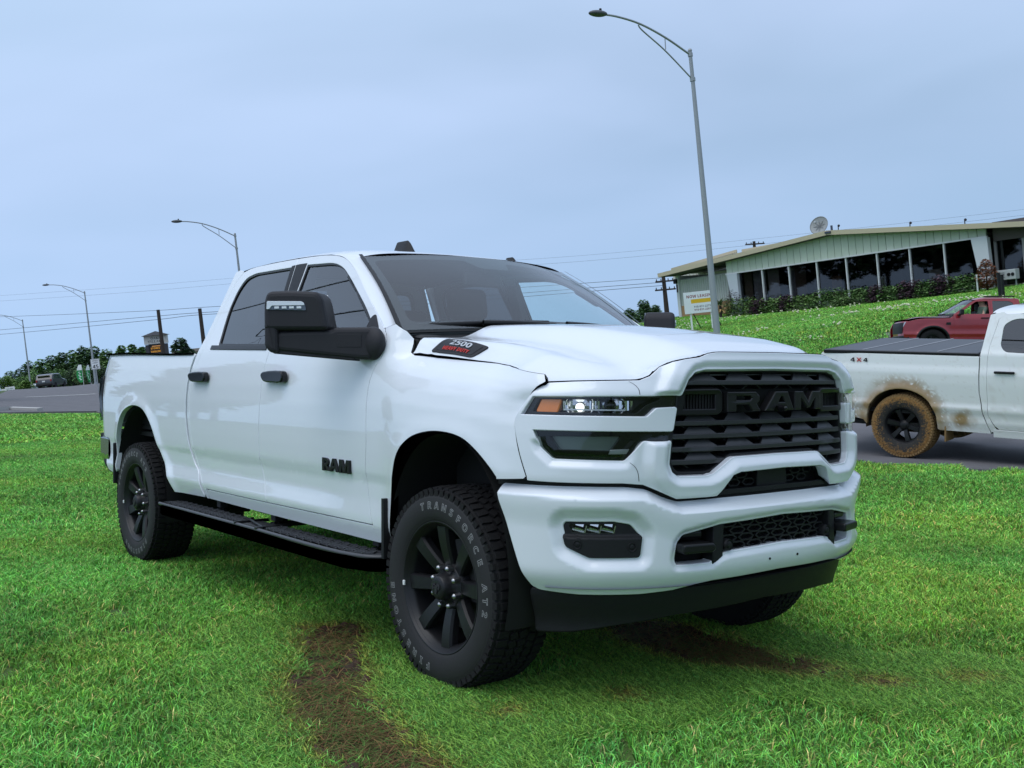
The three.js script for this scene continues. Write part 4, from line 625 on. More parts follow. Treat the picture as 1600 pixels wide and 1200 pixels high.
// --- lamps
{
  const lampMap = (o) => onPlan(FA, (s, y) => noseOff(s, y) * 0.5 - 0.012 + o);
  for (const sd of [1, -1]) {
    const P = (p) => sd > 0 ? p : mirrorS(p), at2 = (s, y, o) => lampMap(o)(s * sd, y), hint = outward;
    const turnOf = (s) => { const f = FA(s * sd); return Math.atan2(f[2], f[3]); };
    const up = part(truck, 'headlight', skin({ out: P(upLamp), map: lampMap(-0.085), hint, cell: 0.04, depth: 0.01 }), MAT.blackSmooth);
    part(up, 'headlight_housing', skin({ out: P(rpoly(upLamp, 0.006)), holes: [P(rpoly([[-1.125, 1.158], [-1.092, 1.209], [-0.74, 1.211], [-0.60, 1.214], [-0.60, 1.203], [-0.66, 1.183], [-0.70, 1.151]], 0.008))], map: lampMap(-0.014), hint, cell: 0.03, depth: 0.07 }), MAT.gloss);
    part(up, 'headlight_lens', skin({ out: P(rpoly(upLamp, 0.006)), map: lampMap(0), hint, cell: 0.03, edge: false }), MAT.lens);
    part(up, 'turn_signal', skin({ out: P(rpoly([[-1.105, 1.160], [-1.083, 1.205], [-1.004, 1.205], [-1.020, 1.158]], 0.006)), map: lampMap(-0.022), hint, cell: 0.02, depth: 0.03, lip: 0.006 }), MAT.amber);
    for (const [s, r, chrome] of [[-0.925, 0.030, 1], [-0.80, 0.030, 0]]) {
      const p = at2(s, 1.184, -0.055), ry = turnOf(s), bowl = lathe([[0.012, -0.03], [r * 1.05, -0.012], [r * 1.42, 0.024], [r * 1.48, 0.024]], 28);
      const m = part(up, 'reflector', xf(bowl, p, [0, ry, 0], [1.25, 1, 1]), MAT.chrome); part(up, 'projector_lens', xf(new THREE.SphereGeometry(r * (chrome && sd > 0 ? 0.55 : 0.78), 24, 16), at2(s, chrome && sd > 0 ? 1.176 : 1.182, -0.045), [0, ry, 0]), chrome && sd > 0 ? mat(0.9, 0.92, 0.92, 0.1, 0, { emissive: lin(1.7, 1.85, 1.8) }) : chrome ? MAT.chrome : MAT.gloss);
    }
    for (const [s, w] of [[-0.985, 0.05], [-0.865, 0.035], [-0.735, 0.05]]) part(up, 'reflector', xf(merge([0, 1, 2, 3].map((k) => box(w * 0.2, 0.036, 0.008, (k - 1.5) * w * 0.27, 0, 0.004 * (k % 2)).rotateY(0.4 * (k % 2 ? 1 : -1)))), at2(s, 1.182, -0.04), [0, turnOf(s), 0]), MAT.chrome);
    part(up, 'light_strip', skin({ out: P([[-0.99, 1.166], [-0.985, 1.171], [-0.74, 1.168], [-0.745, 1.163]]), map: lampMap(-0.018), hint, edge: false }), MAT.silver);
    const lo = part(truck, 'fog_reflector', skin({ out: P(loLamp), map: lampMap(-0.075), hint, cell: 0.04, depth: 0.01 }), MAT.blackSmooth);
    part(lo, 'reflector_housing', skin({ out: P(rpoly(loLamp, 0.008)), holes: [P(rpoly([[-1.052, 1.070], [-0.755, 1.070], [-0.802, 1.012], [-1.008, 1.017]], 0.01))], map: lampMap(-0.016), hint, cell: 0.03, depth: 0.04 }), MAT.gloss);
    part(lo, 'reflector_panel', skin({ out: P(rpoly([[-1.052, 1.070], [-0.755, 1.070], [-0.802, 1.012], [-1.008, 1.017]], 0.01)), map: lampMap(-0.045), hint, cell: 0.04, edge: false }), mat(0.30, 0.34, 0.30, 0.3, 0.6));
    part(lo, 'light_strip', skin({ out: P([[-0.81, 1.004], [-0.803, 1.016], [-0.732, 1.018], [-0.742, 1.005]]), map: lampMap(-0.008), hint, cell: 0.03, depth: 0.012, lip: 0.003 }), MAT.silver);
    part(lo, 'light_strip', skin({ out: P([[-0.752, 1.022], [-0.737, 1.022], [-0.708, 1.050], [-0.722, 1.050]]), map: lampMap(-0.010), hint, cell: 0.03, depth: 0.012, lip: 0.003 }), MAT.grey);
    part(lo, 'reflector_lens', skin({ out: P(rpoly(loLamp, 0.008)), map: lampMap(0), hint, cell: 0.03, edge: false }), MAT.smoke);
  }
}
// --- grille: five bars with hexagon shoulders, letters on a centre bar between two vents
{
  const gm = (o) => onPlan(FA, (s, y) => o + noseOff(s, y) * 0.3), g = part(truck, 'grille', skin({ out: rpoly(sym(grilleHalf.map(([s, y]) => [s * 1.0, y])), 0.012), map: gm(-0.115), hint: outward, cell: 0.05, depth: 0.01 }), MAT.dark);
  part(g, 'grille_frame', skin({ out: rpoly(sym(grilleHalf), 0.012), holes: [rpoly(sym(grilleHalf).map(([s, y]) => [s * 0.972, 1.15 + (y - 1.15) * 0.955]), 0.014)], map: gm(-0.028), hint: outward, cell: 0.03, depth: 0.06, lip: 0.006 }), MAT.black);
  const inHalf = (y) => { let w = 0; for (let s = 0; s < 0.62; s += 0.004) if (inPoly(grilleOut, -s, y)) w = s; return w - 0.006; };
  const outs = (a, b, y) => inPoly(grilleOut, (a + b) / 2, y);
  const bars = [[1.268, 0], [1.113, 1], [1.063, 0], [1.014, 1], [0.966, 0]];
  bars.forEach(([y, ph], bi) => {
    const w = inHalf(y), list = [], lowCut = y < 0.98;
    // nose of the bar
    const runs = lowCut ? [[-w, -0.285], [0.285, w]] : [[-w, w]];
    for (const [a, b] of runs) list.push(skin({ out: [[a, y - 0.006], [b, y - 0.006], [b, y + 0.006], [a, y + 0.006]], map: gm(-0.030), hint: outward, cell: 0.03, depth: 0.075, lip: 0.004 }));
    const pitch = 0.205, n = 3;
    for (let i = -n; i <= n; i++) {
      const c = (i + 0) * pitch + (ph ? 0 : 0), hw = 0.086, tw2 = 0.046, hh = 0.030; if (Math.abs(c) + tw2 > w || (lowCut && Math.abs(c) < 0.28)) continue;
      const cl = (s) => clamp(s, -w, w), map = onPlan(FA, (s, yy) => -0.029 - (yy - y) * 0.62 + noseOff(s, yy) * 0.3);
      list.push(skin({ out: [[cl(c - hw), y + 0.005], [cl(c + hw), y + 0.005], [cl(c + tw2), y + 0.005 + hh], [cl(c - tw2), y + 0.005 + hh]], map, hint: outward, cell: 0.05, depth: 0.014, lip: 0.002 }));
      // ribs of the hexagons below and above
      for (const k of [-1, 1]) if (outs(c + k * hw, c + k * tw2, y - 0.02)) list.push(skin({ out: [[c + k * (hw - 0.004), y - 0.004], [c + k * (hw + 0.002), y - 0.004], [c + k * (tw2 + 0.002), y - 0.025], [c + k * (tw2 - 0.004), y - 0.025]], map: gm(-0.062), hint: outward, cell: 0.05, depth: 0.03, lip: 0.001 }));
    }
    part(g, 'grille_bar', list, phys(0.030, 0.030, 0.033, 0.42, { specularIntensity: 0.9 }));
  });
  // centre bar
  const w = inHalf(1.2), bar = part(g, 'centre_bar', skin({ out: [[-w, 1.150], [w, 1.150], [w - 0.01, 1.240], [-w + 0.01, 1.240]], holes: [], map: gm(-0.072), hint: outward, cell: 0.04, depth: 0.03 }), MAT.dark);
  for (const k of [-1, 1]) {
    const P = (p) => k < 0 ? p : mirrorS(p);
    part(bar, 'vent_frame', skin({ out: P(rpoly([[-w, 1.238], [-0.335, 1.238], [-0.315, 1.225], [-0.315, 1.163], [-0.335, 1.149], [-w - 0.01, 1.149]], 0.006)), holes: [P(rpoly([[-w + 0.028, 1.226], [-0.345, 1.226], [-0.345, 1.163], [-w + 0.018, 1.163]], 0.006))], map: gm(-0.018), hint: outward, cell: 0.03, depth: 0.05, lip: 0.005 }), MAT.blackSmooth);
    const fins = []; for (let i = 0; i < 10; i++) { const s = -w + 0.035 + i * (w - 0.035 - 0.35) / 9.6; fins.push(skin({ out: P([[s, 1.160], [s + 0.006, 1.160], [s + 0.006, 1.230], [s, 1.230]]), map: gm(-0.032), hint: outward, cell: 0.1, depth: 0.03, lip: 0.0015 })); }
    part(bar, 'vent_fins', fins, MAT.black);
  }
  // the letters, squared and raised on dark plates
  const wrap = (geo, s0, y0) => { const q = prep(geo), p = q.attributes.position; for (let i = 0; i < p.count; i++) { const r = gm(-0.036 + p.getZ(i))(s0 + p.getX(i), y0 + p.getY(i)); p.setXYZ(i, ...r); } q.computeVertexNormals(); return q; };
  const R_ = [[-0.105, -0.038], [-0.105, 0.038], [0.055, 0.038], [0.078, 0.022], [0.078, 0.002], [0.062, -0.010], [0.085, -0.038], [0.035, -0.038], [0.012, -0.011], [-0.055, -0.011], [-0.055, -0.038]], RH = [[[-0.055, 0.021], [-0.055, 0.006], [0.022, 0.006], [0.030, 0.013], [0.022, 0.021]]];
  const A_ = [[-0.098, -0.038], [-0.030, 0.038], [0.050, 0.038], [0.092, -0.038], [0.042, -0.038], [0.034, -0.020], [-0.025, -0.020], [-0.040, -0.038]], AH = [[[-0.010, -0.004], [0.026, -0.004], [0.016, 0.018], [0.006, 0.018]]];
  const M_ = [[-0.098, -0.038], [-0.098, 0.038], [-0.040, 0.038], [0.002, -0.004], [0.030, 0.038], [0.092, 0.038], [0.092, -0.038], [0.050, -0.038], [0.050, 0.010], [0.012, -0.030], [-0.010, -0.030], [-0.052, 0.010], [-0.052, -0.038]];
  const lm = phys(0.010, 0.010, 0.011, 0.33, { specularIntensity: 0.7 });
  [[R_, RH, -0.195], [A_, AH, 0.012], [M_, [], 0.205]].forEach(([o, h, s]) => part(bar, 'lettering', wrap(extrude(densify(o, 0.02), 0.028, 0.0055, h), s, 1.194), lm));
  part(bar, 'nose_camera', xf(merge([cyl(0.012, 0.014, 0.03, 20).rotateX(Math.PI / 2), new THREE.SphereGeometry(0.009, 16, 10).translate(0, 0, 0.013)]), gm(0.012)(0.005, 1.165), [0, 0, 0]), MAT.gloss);
  // small opening below the grille: mesh and a radar plate
  const mo = part(truck, 'lower_opening', skin({ out: sym([[0, 0.95], [-0.27, 0.95], [-0.36, 0.93], [-0.44, 0.80]]), map: onPlan(FA, -0.085), hint: outward, cell: 0.05, depth: 0.01 }), MAT.dark);
  const ribs = []; for (let i = -3; i <= 3; i++) for (const [dy, k] of [[0.903, 0], [0.873, 1]]) { const c = (i + k * 0.5) * 0.088; if (Math.abs(c) > 0.27 || Math.abs(c) < 0.10) continue; ribs.push(...hexRing(c, dy, 0.040, 0.0145, onPlan(FA, -0.048))); }
  part(mo, 'mesh', ribs, MAT.black).userData.kind = 'stuff';
  part(mo, 'radar_plate', skin({ out: [[-0.095, 0.846], [0.095, 0.846], [0.088, 0.926], [-0.088, 0.926]], map: onPlan(FA, -0.035), hint: outward, cell: 0.05, depth: 0.03, lip: 0.004 }), MAT.black);
  part(mo, 'sill', skin({ out: sym([[0, 0.852], [-0.34, 0.850], [-0.365, 0.836], [0, 0.839]]), map: onPlan(FA, -0.02), hint: outward, cell: 0.05, depth: 0.05, lip: 0.003 }), MAT.black);
}
function hexRing(c, y, hw, hh, map, th = 0.0045) { // outline of one stretched hexagon, as six thin bars
  const p = [[c - hw, y], [c - hw * 0.55, y + hh], [c + hw * 0.55, y + hh], [c + hw, y], [c + hw * 0.55, y - hh], [c - hw * 0.55, y - hh]];
  const q = p.map(([a, b]) => [c + (a - c) * (1 - th / hw * 1.6), y + (b - y) * (1 - th / hh)]);
  return [skin({ out: p, holes: [q], map, hint: outward, cell: 0.06, depth: 0.022, lip: 0.0012 })];
}
// --- front bumper
{
  const topY = (s) => interp([[0, 0.821], [0.30, 0.820], [0.54, 0.816], [0.60, 0.833], [0.68, 0.867], [0.76, 0.876], [1.04, 0.880], [1.31, 0.887]], Math.abs(s));
  const fog = [[-1.025, 0.738], [-1.011, 0.755], [-0.817, 0.757], [-0.745, 0.745], [-0.703, 0.701], [-0.713, 0.621], [-0.911, 0.621], [-1.006, 0.661]];
  const lowHalf = [[0, 0.744], [-0.361, 0.731], [-0.538, 0.700], [-0.563, 0.668], [-0.575, 0.603], [-0.563, 0.578], [-0.405, 0.578], [-0.358, 0.604], [-0.318, 0.614], [0, 0.622]];
  const low = rpoly(sym(lowHalf), 0.012), fogR = rpoly(fog, 0.012), fogL = mirrorS(fogR);
  const off = (s, y) => {
    const t = topY(s) - y, a = -Math.abs(s); let o = -0.055 * (1 - clamp(t / 0.040)) ** 1.15;
    o -= 0.055 * ss(0.60, 0.455, y) ** 1.8 + 0.004;
    o -= 0.012 * ss(0.05, 0.16, t);
    const d = inPoly(fogR, a, y) ? 0 : polyDist(fogR, a, y); o -= 0.026 * (1 - ss(0.004, 0.055, d));
    const e = polyDist(low, s, y); o -= 0.012 * (1 - ss(0, 0.03, e)) ** 2; return o;
  };
  const half = []; for (const s of [0, 0.30, 0.54, 0.57, 0.60, 0.64, 0.68, 0.72, 0.76, 0.9, 1.04, 1.18, 1.285]) half.push([-s, topY(s)]);
  half.push([-1.308, 0.880], [-1.292, 0.82], [-1.262, 0.74], [-1.222, 0.64], [-1.185, 0.55], [-1.160, 0.500], [-1.13, 0.487], [-0.958, 0.478], [-0.70, 0.478], [-0.56, 0.486], [-0.46, 0.503], [-0.38, 0.512], [0, 0.520]);
  const b = part(truck, 'front_bumper', skin({ out: rpoly(sym(half), 0.010), holes: [low, fogR, fogL], map: onPlan(BU, off), hint: outward, cell: 0.012, depth: 0.05, lip: 0.006 }), MAT.paintBumper);
  part(b, 'gap_seal', skin({ out: sym([...[0, 0.30, 0.54, 0.60, 0.68, 0.76, 0.9, 1.04, 1.2, 1.30].map((s) => [-s, noseBottom(s) + 0.006]), ...[1.30, 1.04, 0.9, 0.76, 0.68, 0.60, 0.54, 0.30, 0].map((s) => [-s, topY(s) - 0.01])]), map: onPlan(FA, -0.035), hint: outward, cell: 0.03, depth: 0.06 }), MAT.dark);
  const pm = (o) => onPlan(BU, (s, y) => off(s, y) + o);
  for (const sd of [1, -1]) {
    const P = (p) => sd > 0 ? p : mirrorS(p), f = part(b, 'fog_light', skin({ out: P(fogR), map: onPlan(BU, -0.062), hint: outward, cell: 0.03, depth: 0.01 }), MAT.black);
    part(f, 'bezel', skin({ out: P(fogR), holes: [P(rpoly([[-0.998, 0.744], [-0.80, 0.746], [-0.806, 0.705], [-0.985, 0.708]], 0.012))], map: onPlan(BU, (s, y) => -0.046 + 0.014 * ss(0.702, 0.694, y)), hint: outward, cell: 0.012, depth: 0.02, lip: 0.003 }), MAT.black);
    for (const [k, s] of [[0, -0.955], [1, -0.895], [2, -0.838]]) { const q = onPlan(BU, -0.058)(s * sd, 0.726), ff = BU(s * sd); part(f, 'reflector', xf(merge([box(0.046, 0.034, 0.004).rotateX(-0.75), box(0.004, 0.034, 0.02, 0.026, 0, 0), box(0.03, 0.012, 0.004, 0, 0.012, 0.01).rotateX(-0.3)]).rotateZ(-0.25), q, [0, Math.atan2(ff[2], ff[3]), 0]), MAT.chrome); }
    part(f, 'fog_lens', skin({ out: P(rpoly([[-0.998, 0.744], [-0.80, 0.746], [-0.806, 0.705], [-0.985, 0.708]], 0.012)), map: onPlan(BU, -0.044), hint: outward, cell: 0.04, edge: false }), MAT.lens);
    for (const [s, y] of [[-0.958, 0.668], [-0.744, 0.658]]) { const q = onPlan(BU, -0.036)(s * sd, y), ff = BU(s * sd); part(f, 'parking_sensor', xf(merge([lathe([[0, 0.006], [0.009, 0.006], [0.0095, 0.002], [0.013, 0.002], [0.0145, 0.008], [0.017, 0.007], [0.0175, -0.002]], 28)]), q, [0, Math.atan2(ff[2], ff[3]), 0]), MAT.black); }
    // tow hook in its pocket
    const hk = rpoly([[-0.075, -0.018], [0.062, -0.018], [0.075, 0.0], [0.062, 0.018], [-0.075, 0.018]], 0.012), q = BU(-0.475 * sd), ry = Math.atan2(q[2], q[3]);
    part(b, 'tow_hook', xf(merge([extrude(hk, 0.09, 0.008).translate(0, 0, -0.045), rbox(0.11, 0.028, 0.10, 0.01, -0.01, 0.045, -0.05)]), [q[0], 0.648, q[1] - 0.035], [0.0, ry, 0]), MAT.blackSmooth);
    part(b, 'pillar', skin({ out: P([[-0.385, 0.742], [-0.345, 0.744], [-0.350, 0.606], [-0.392, 0.580]]), map: onPlan(BU, -0.022), hint: outward, cell: 0.04, depth: 0.06, lip: 0.006 }), MAT.black);
    const sq = onPlan(BU, -0.03)(-0.318 * sd, 0.645); part(b, 'parking_sensor', xf(lathe([[0, 0.014], [0.012, 0.014], [0.0125, 0.009], [0.017, 0.009], [0.021, 0.014], [0.023, 0.0], [0.023, -0.03]], 28), sq, [0, 0, 0]), MAT.black);
    const bq = pm(0.001)(0.089 * sd, 0.570); part(b, 'bolt_hole', xf(cyl(0.005, 0.005, 0.004, 10).rotateX(Math.PI / 2), bq), MAT.dark);
  }
  part(b, 'lower_grille', skin({ out: sym(lowHalf.map(([s, y]) => [s, y])), map: onPlan(BU, -0.11), hint: outward, cell: 0.05, depth: 0.01 }), MAT.dark);
  const cells = []; for (let i = -6; i <= 6; i++) for (let j = 0; j < 4; j++) { const c = (i + (j % 2) * 0.5) * 0.098, y = 0.722 - j * 0.029; if (Math.abs(c) > 0.33 - 0.03) continue; cells.push(...hexRing(c, y, 0.0455, 0.0145, onPlan(BU, -0.045))); }
  part(b, 'mesh', cells, MAT.black).userData.kind = 'stuff';
  // air dam
  const vb = (s) => interp([[0, 0.392], [0.5, 0.378], [0.8, 0.35], [1.0, 0.325], [1.19, 0.312]], Math.abs(s)), vt = (s) => interp([[0, 0.478], [0.42, 0.478], [0.62, 0.478], [1.0, 0.475], [1.21, 0.475]], Math.abs(s));
  const ah = []; for (const s of [0, 0.25, 0.5, 0.8, 1.0, 1.20]) ah.push([-s, vt(s)]); for (const s of [1.195, 1.0, 0.8, 0.5, 0.25, 0]) ah.push([-s, vb(s)]);
  part(truck, 'air_dam', skin({ out: rpoly(sym(ah), 0.012), map: onPlan(BU, (s, y) => -0.095 - 0.03 * ss(0.47, 0.34, y)), hint: outward, cell: 0.03, depth: 0.02, lip: 0.008 }), MAT.black);
  part(truck, 'bumper_underside', grid(40, 2, (u, v) => { const s = lerp(-1.1, 1.1, u), [x, z, nx, nz] = BU(s), o = lerp(-0.04, -0.22, v); return [x + nx * o, lerp(0.50, 0.47, v), z + nz * o]; }), MAT.dark);
  part(truck, 'splash_shield', box(1.5, 0.02, 0.7, 0, 0.46, 0.35), MAT.dark);
}
// --- door mirrors: a tall head on an arm that sweeps outwards and back from the door
{
  const ex = -0.722, ez = -0.692, A = [-0.965, -0.57], basis = new THREE.Matrix4().makeBasis(V(-ex, 0, -ez), V(0, 1, 0), V(ez, 0, -ex)).setPosition(A[0], 0, A[1]); // (-t, y, forward)
  const inPlane = (pts) => pts.map(([t, y]) => [-t, y]);
  const puff = (pts, r, back, front, bev) => { const g = prep(extrude(inPlane(rpoly(pts, r)), front + back - 2 * bev, bev).translate(0, 0, bev - back)); return g; };
  const place = (g) => g.applyMatrix4(basis);
  const f1 = place(merge([
    puff([[0.519, 1.640], [0.503, 1.688], [0.39, 1.692], [0.265, 1.684], [0.240, 1.655], [0.212, 1.520], [0.226, 1.507], [0.519, 1.507]], [0.03, 0.045, 0.1, 0.04, 0.05, 0.014, 0.014, 0.02], 0.13, 0.055, 0.026),
    puff([[0.5185, 1.58], [0.5185, 1.432], [0.490, 1.402], [0.452, 1.404], [0.456, 1.58]], [0.02, 0.05, 0.03, 0.02, 0.02], 0.125, 0.050, 0.022),
    puff([[0.500, 1.428], [0.485, 1.400], [0.10, 1.366], [0.10, 1.384], [0.44, 1.424]], [0.012, 0.012, 0.004, 0.004, 0.004], 0.10, 0.020, 0.006)]));
  const armG = place(puff([[0.470, 1.492], [0.450, 1.505], [0.205, 1.511], [0.190, 1.521], [0.02, 1.522], [-0.012, 1.50], [-0.02, 1.455], [-0.008, 1.402], [0.024, 1.370], [0.10, 1.374], [0.474, 1.412]], [0.02, 0.02, 0.01, 0.01, 0.03, 0.03, 0.05, 0.04, 0.02, 0.02, 0.02], 0.075, 0.030, 0.022));
  const foot = xf(new THREE.SphereGeometry(1, 28, 20), [-0.972, 1.447, -0.585], [0, 0, 0], [0.045, 0.078, 0.085]);
  const sail = skin({ out: rpoly([[-0.625, 1.472], [-0.625, 1.515], [-0.705, 1.590], [-0.735, 1.580], [-0.755, 1.472]], [0.01, 0.02, 0.02, 0.02, 0.01]), map: flank(0.003), hint: [-1, 0, 0], cell: 0.04, depth: 0.02, lip: 0.006 });
  const cap = (pts, r, o, th = 0.004) => place(prep(extrude(inPlane(rpoly(pts, r)), th, 0.0012).translate(0, 0, 0.055 + o)));
  for (const f of [(g) => g, mirrorX]) {
    const m = part(truck, 'door_mirror', f(f1), MAT.grey);
    part(m, 'mirror_arm', f(armG), MAT.grey); part(m, 'mirror_foot', f(merge([foot, sail])), MAT.grey);
    part(m, 'mirror_glass', f(place(rbox(0.22, 0.16, 0.004, 0.002, -0.37, 1.60, -0.122))), MAT.chrome);
    const l = part(m, 'marker_lamp', f(cap([[0.500, 1.602], [0.498, 1.642], [0.335, 1.640], [0.320, 1.630], [0.314, 1.597]], [0.004, 0.006, 0.012, 0.012, 0.006], -0.001)), mat(0.10, 0.12, 0.15, 0.25, 0.3));
    part(l, 'lamp_lens', f(cap([[0.500, 1.604], [0.498, 1.641], [0.335, 1.639], [0.323, 1.631], [0.321, 1.621], [0.475, 1.620], [0.487, 1.604]], [0.003, 0.005, 0.012, 0.01, 0.003, 0.006, 0.004], 0.0035)), mat(0.72, 0.74, 0.77, 0.22, 0.2));
    for (let i = 0; i < 4; i++) { const t = 0.462 - i * 0.035; part(l, 'led', f(cap([[t, 1.606], [t, 1.616], [t - 0.022, 1.616], [t - 0.022, 1.606]], 0.002, 0.0045)), mat(0.75, 0.78, 0.82, 0.2)); }
    part(m, 'arm_cover', f(place(rbox(0.115, 0.060, 0.003, 0.0012, -0.119, 1.459, 0.0305))), MAT.grey);
  }
}
// --- running boards
{
  const x0 = -0.86, prof = [[-1.085, 0.452], [-1.075, 0.475], [-1.055, 0.480], [-0.91, 0.488], [-0.90, 0.470], [-0.92, 0.415], [-1.06, 0.400], [-1.085, 0.415]];
  const outl = [[-0.905, -0.40], [-1.03, -0.48], [-1.083, -0.64], [-1.083, -3.02], [-1.05, -3.14], [-0.915, -3.14]];
  const deck = skin({ out: rpoly(outl, 0.015), map: (x, z) => [x, 0.472, z], cell: 0.1, depth: 0.06, lip: 0.014 });
  const [a, b] = both('running_board', deck, phys(0.020, 0.021, 0.023, 0.36, { clearcoat: 0.8, clearcoatRoughness: 0.16 }));
  const trim = [[-1.055, -0.62], [-1.012, -0.50], [-0.93, -0.445], [-0.93, -3.11], [-1.045, -3.11]].map(([x, z]) => [x, z]);
  const bars = []; for (const [z0, z1] of [[-0.56, -1.58], [-1.93, -3.08]]) for (let z = z0; z > z1; z -= 0.042) for (let i = 0; i < 3; i++) { const x = -0.945 - i * 0.036 - ((Math.round((z0 - z) / 0.042)) % 2) * 0.018; if (x < -1.035) continue; bars.push(box(0.036, 0.008, 0.007, 0, 0, 0).rotateY(0.6 * (i % 2 ? 1 : -1)).translate(x, 0.482, z), box(0.036, 0.008, 0.007, 0, 0, 0).rotateY(-0.6 * (i % 2 ? 1 : -1)).translate(x - 0.012, 0.482, z - 0.021)); }
  const mid = []; for (let z = -1.66; z > -1.86; z -= 0.03) mid.push(box(0.075, 0.008, 0.010, -0.975, 0.480, z));
  const tread = merge([...bars, ...mid]), pad = skin({ out: [[-1.045, -0.60], [-1.0, -0.50], [-0.925, -0.46], [-0.925, -3.10], [-1.045, -3.10]], map: (x, z) => [x, 0.477, z], cell: 0.3, depth: 0.006, lip: 0.002 });
  const rail = tube([[-1.074, 0.474, -3.12], [-1.076, 0.474, -1.8], [-1.074, 0.474, -0.645], [-1.026, 0.474, -0.495], [-0.91, 0.474, -0.415]], 0.011, 120, 8);
  const mids = rbox(0.205, 0.018, 0.035, 0.005, -0.985, 0.482, -1.62), clip = merge([mids, rbox(0.205, 0.018, 0.02, 0.005, -0.985, 0.482, -1.90), tube([[-1.05, 0.484, -1.60], [-0.99, 0.492, -1.90], [-0.93, 0.484, -2.0]], 0.008, 16, 6)]);
  const br = [-0.62, -1.72, -2.48].map((z) => merge([rbox(0.05, 0.075, 0.055, 0.006, -0.915, 0.535, z), rbox(0.20, 0.03, 0.05, 0.006, -0.82, 0.47, z - 0.05).rotateY(0), rod(V(-0.90, 0.47, z), V(-0.80, 0.53, z - 0.08), 0.02)]));
  for (const [d, f] of [[a, (g) => g], [b, mirrorX]]) { part(d, 'step_pad', f(merge([pad, tread])), mat(0.060, 0.062, 0.068, 0.45)); part(d, 'edge_rail', f(rail), mat(0.05, 0.05, 0.055, 0.35)); part(d, 'clamp', f(clip), MAT.blackSmooth); for (const g of br) part(d, 'bracket', f(g), MAT.black); }
}
// --- underneath, and the cabin
part(truck, 'chassis', merge([...[-0.45, 0.45].map((x) => box(0.09, 0.16, 5.3, x, 0.58, -1.9)), box(1.5, 0.10, 0.12, 0, 0.42, -3.797), xf(new THREE.SphereGeometry(0.17, 20, 14), [0, 0.42, -3.797]), box(1.4, 0.09, 0.10, 0, 0.40, 0), xf(new THREE.SphereGeometry(0.15, 20, 14), [0.25, 0.41, 0]), rod(V(0, 0.5, -0.6), V(0, 0.45, -3.7), 0.05), rod(V(-0.35, 0.45, -0.7), V(-0.3, 0.5, -3.0), 0.045), box(1.0, 0.25, 1.1, 0, 0.62, -0.2), box(0.5, 0.22, 1.4, 0.25, 0.55, -2.2)]), MAT.dark);
part(truck, 'floor_pan', merge([box(1.84, 0.05, 2.2, 0, 0.63, -1.7), box(1.7, 0.6, 0.04, 0, 0.95, -0.58), box(1.7, 0.03, 1.8, 0, 0.88, -3.72), box(1.4, 0.7, 0.8, 0, 1.0, 0.1), box(0.02, 0.75, 1.0, -0.46, 1.0, 0.05), box(0.02, 0.75, 1.0, 0.46, 1.0, 0.05)]), MAT.dark);
part(truck, 'headliner', grid(16, 16, (u, v) => { const q = lerp(-0.97, 0.97, u), z = lerp(-1.18, -2.62, v), w = roofHalf(clamp(z, -2.5, -1.34)); return [q * w, lerp(roofYc(z) - 0.045, roofYe(z) - 0.02, q ** 4), z]; }), MAT.headliner);
part(truck, 'dashboard', merge([rbox(1.66, 0.26, 0.44, 0.08, 0, 1.33, -0.78), rbox(1.60, 0.10, 0.35, 0.04, 0, 1.44, -0.62), rbox(0.42, 0.12, 0.2, 0.04, 0.40, 1.49, -0.86)]), MAT.dash);
part(truck, 'steering_wheel', xf(merge([new THREE.TorusGeometry(0.185, 0.017, 10, 40), box(0.34, 0.04, 0.03), box(0.05, 0.18, 0.03, 0, -0.09, 0), xf(new THREE.SphereGeometry(0.065, 16, 10), [0, 0, 0], [0, 0, 0], [1, 1, 0.5])]), [0.40, 1.38, -1.10], [-0.45, 0, 0]), MAT.dash);
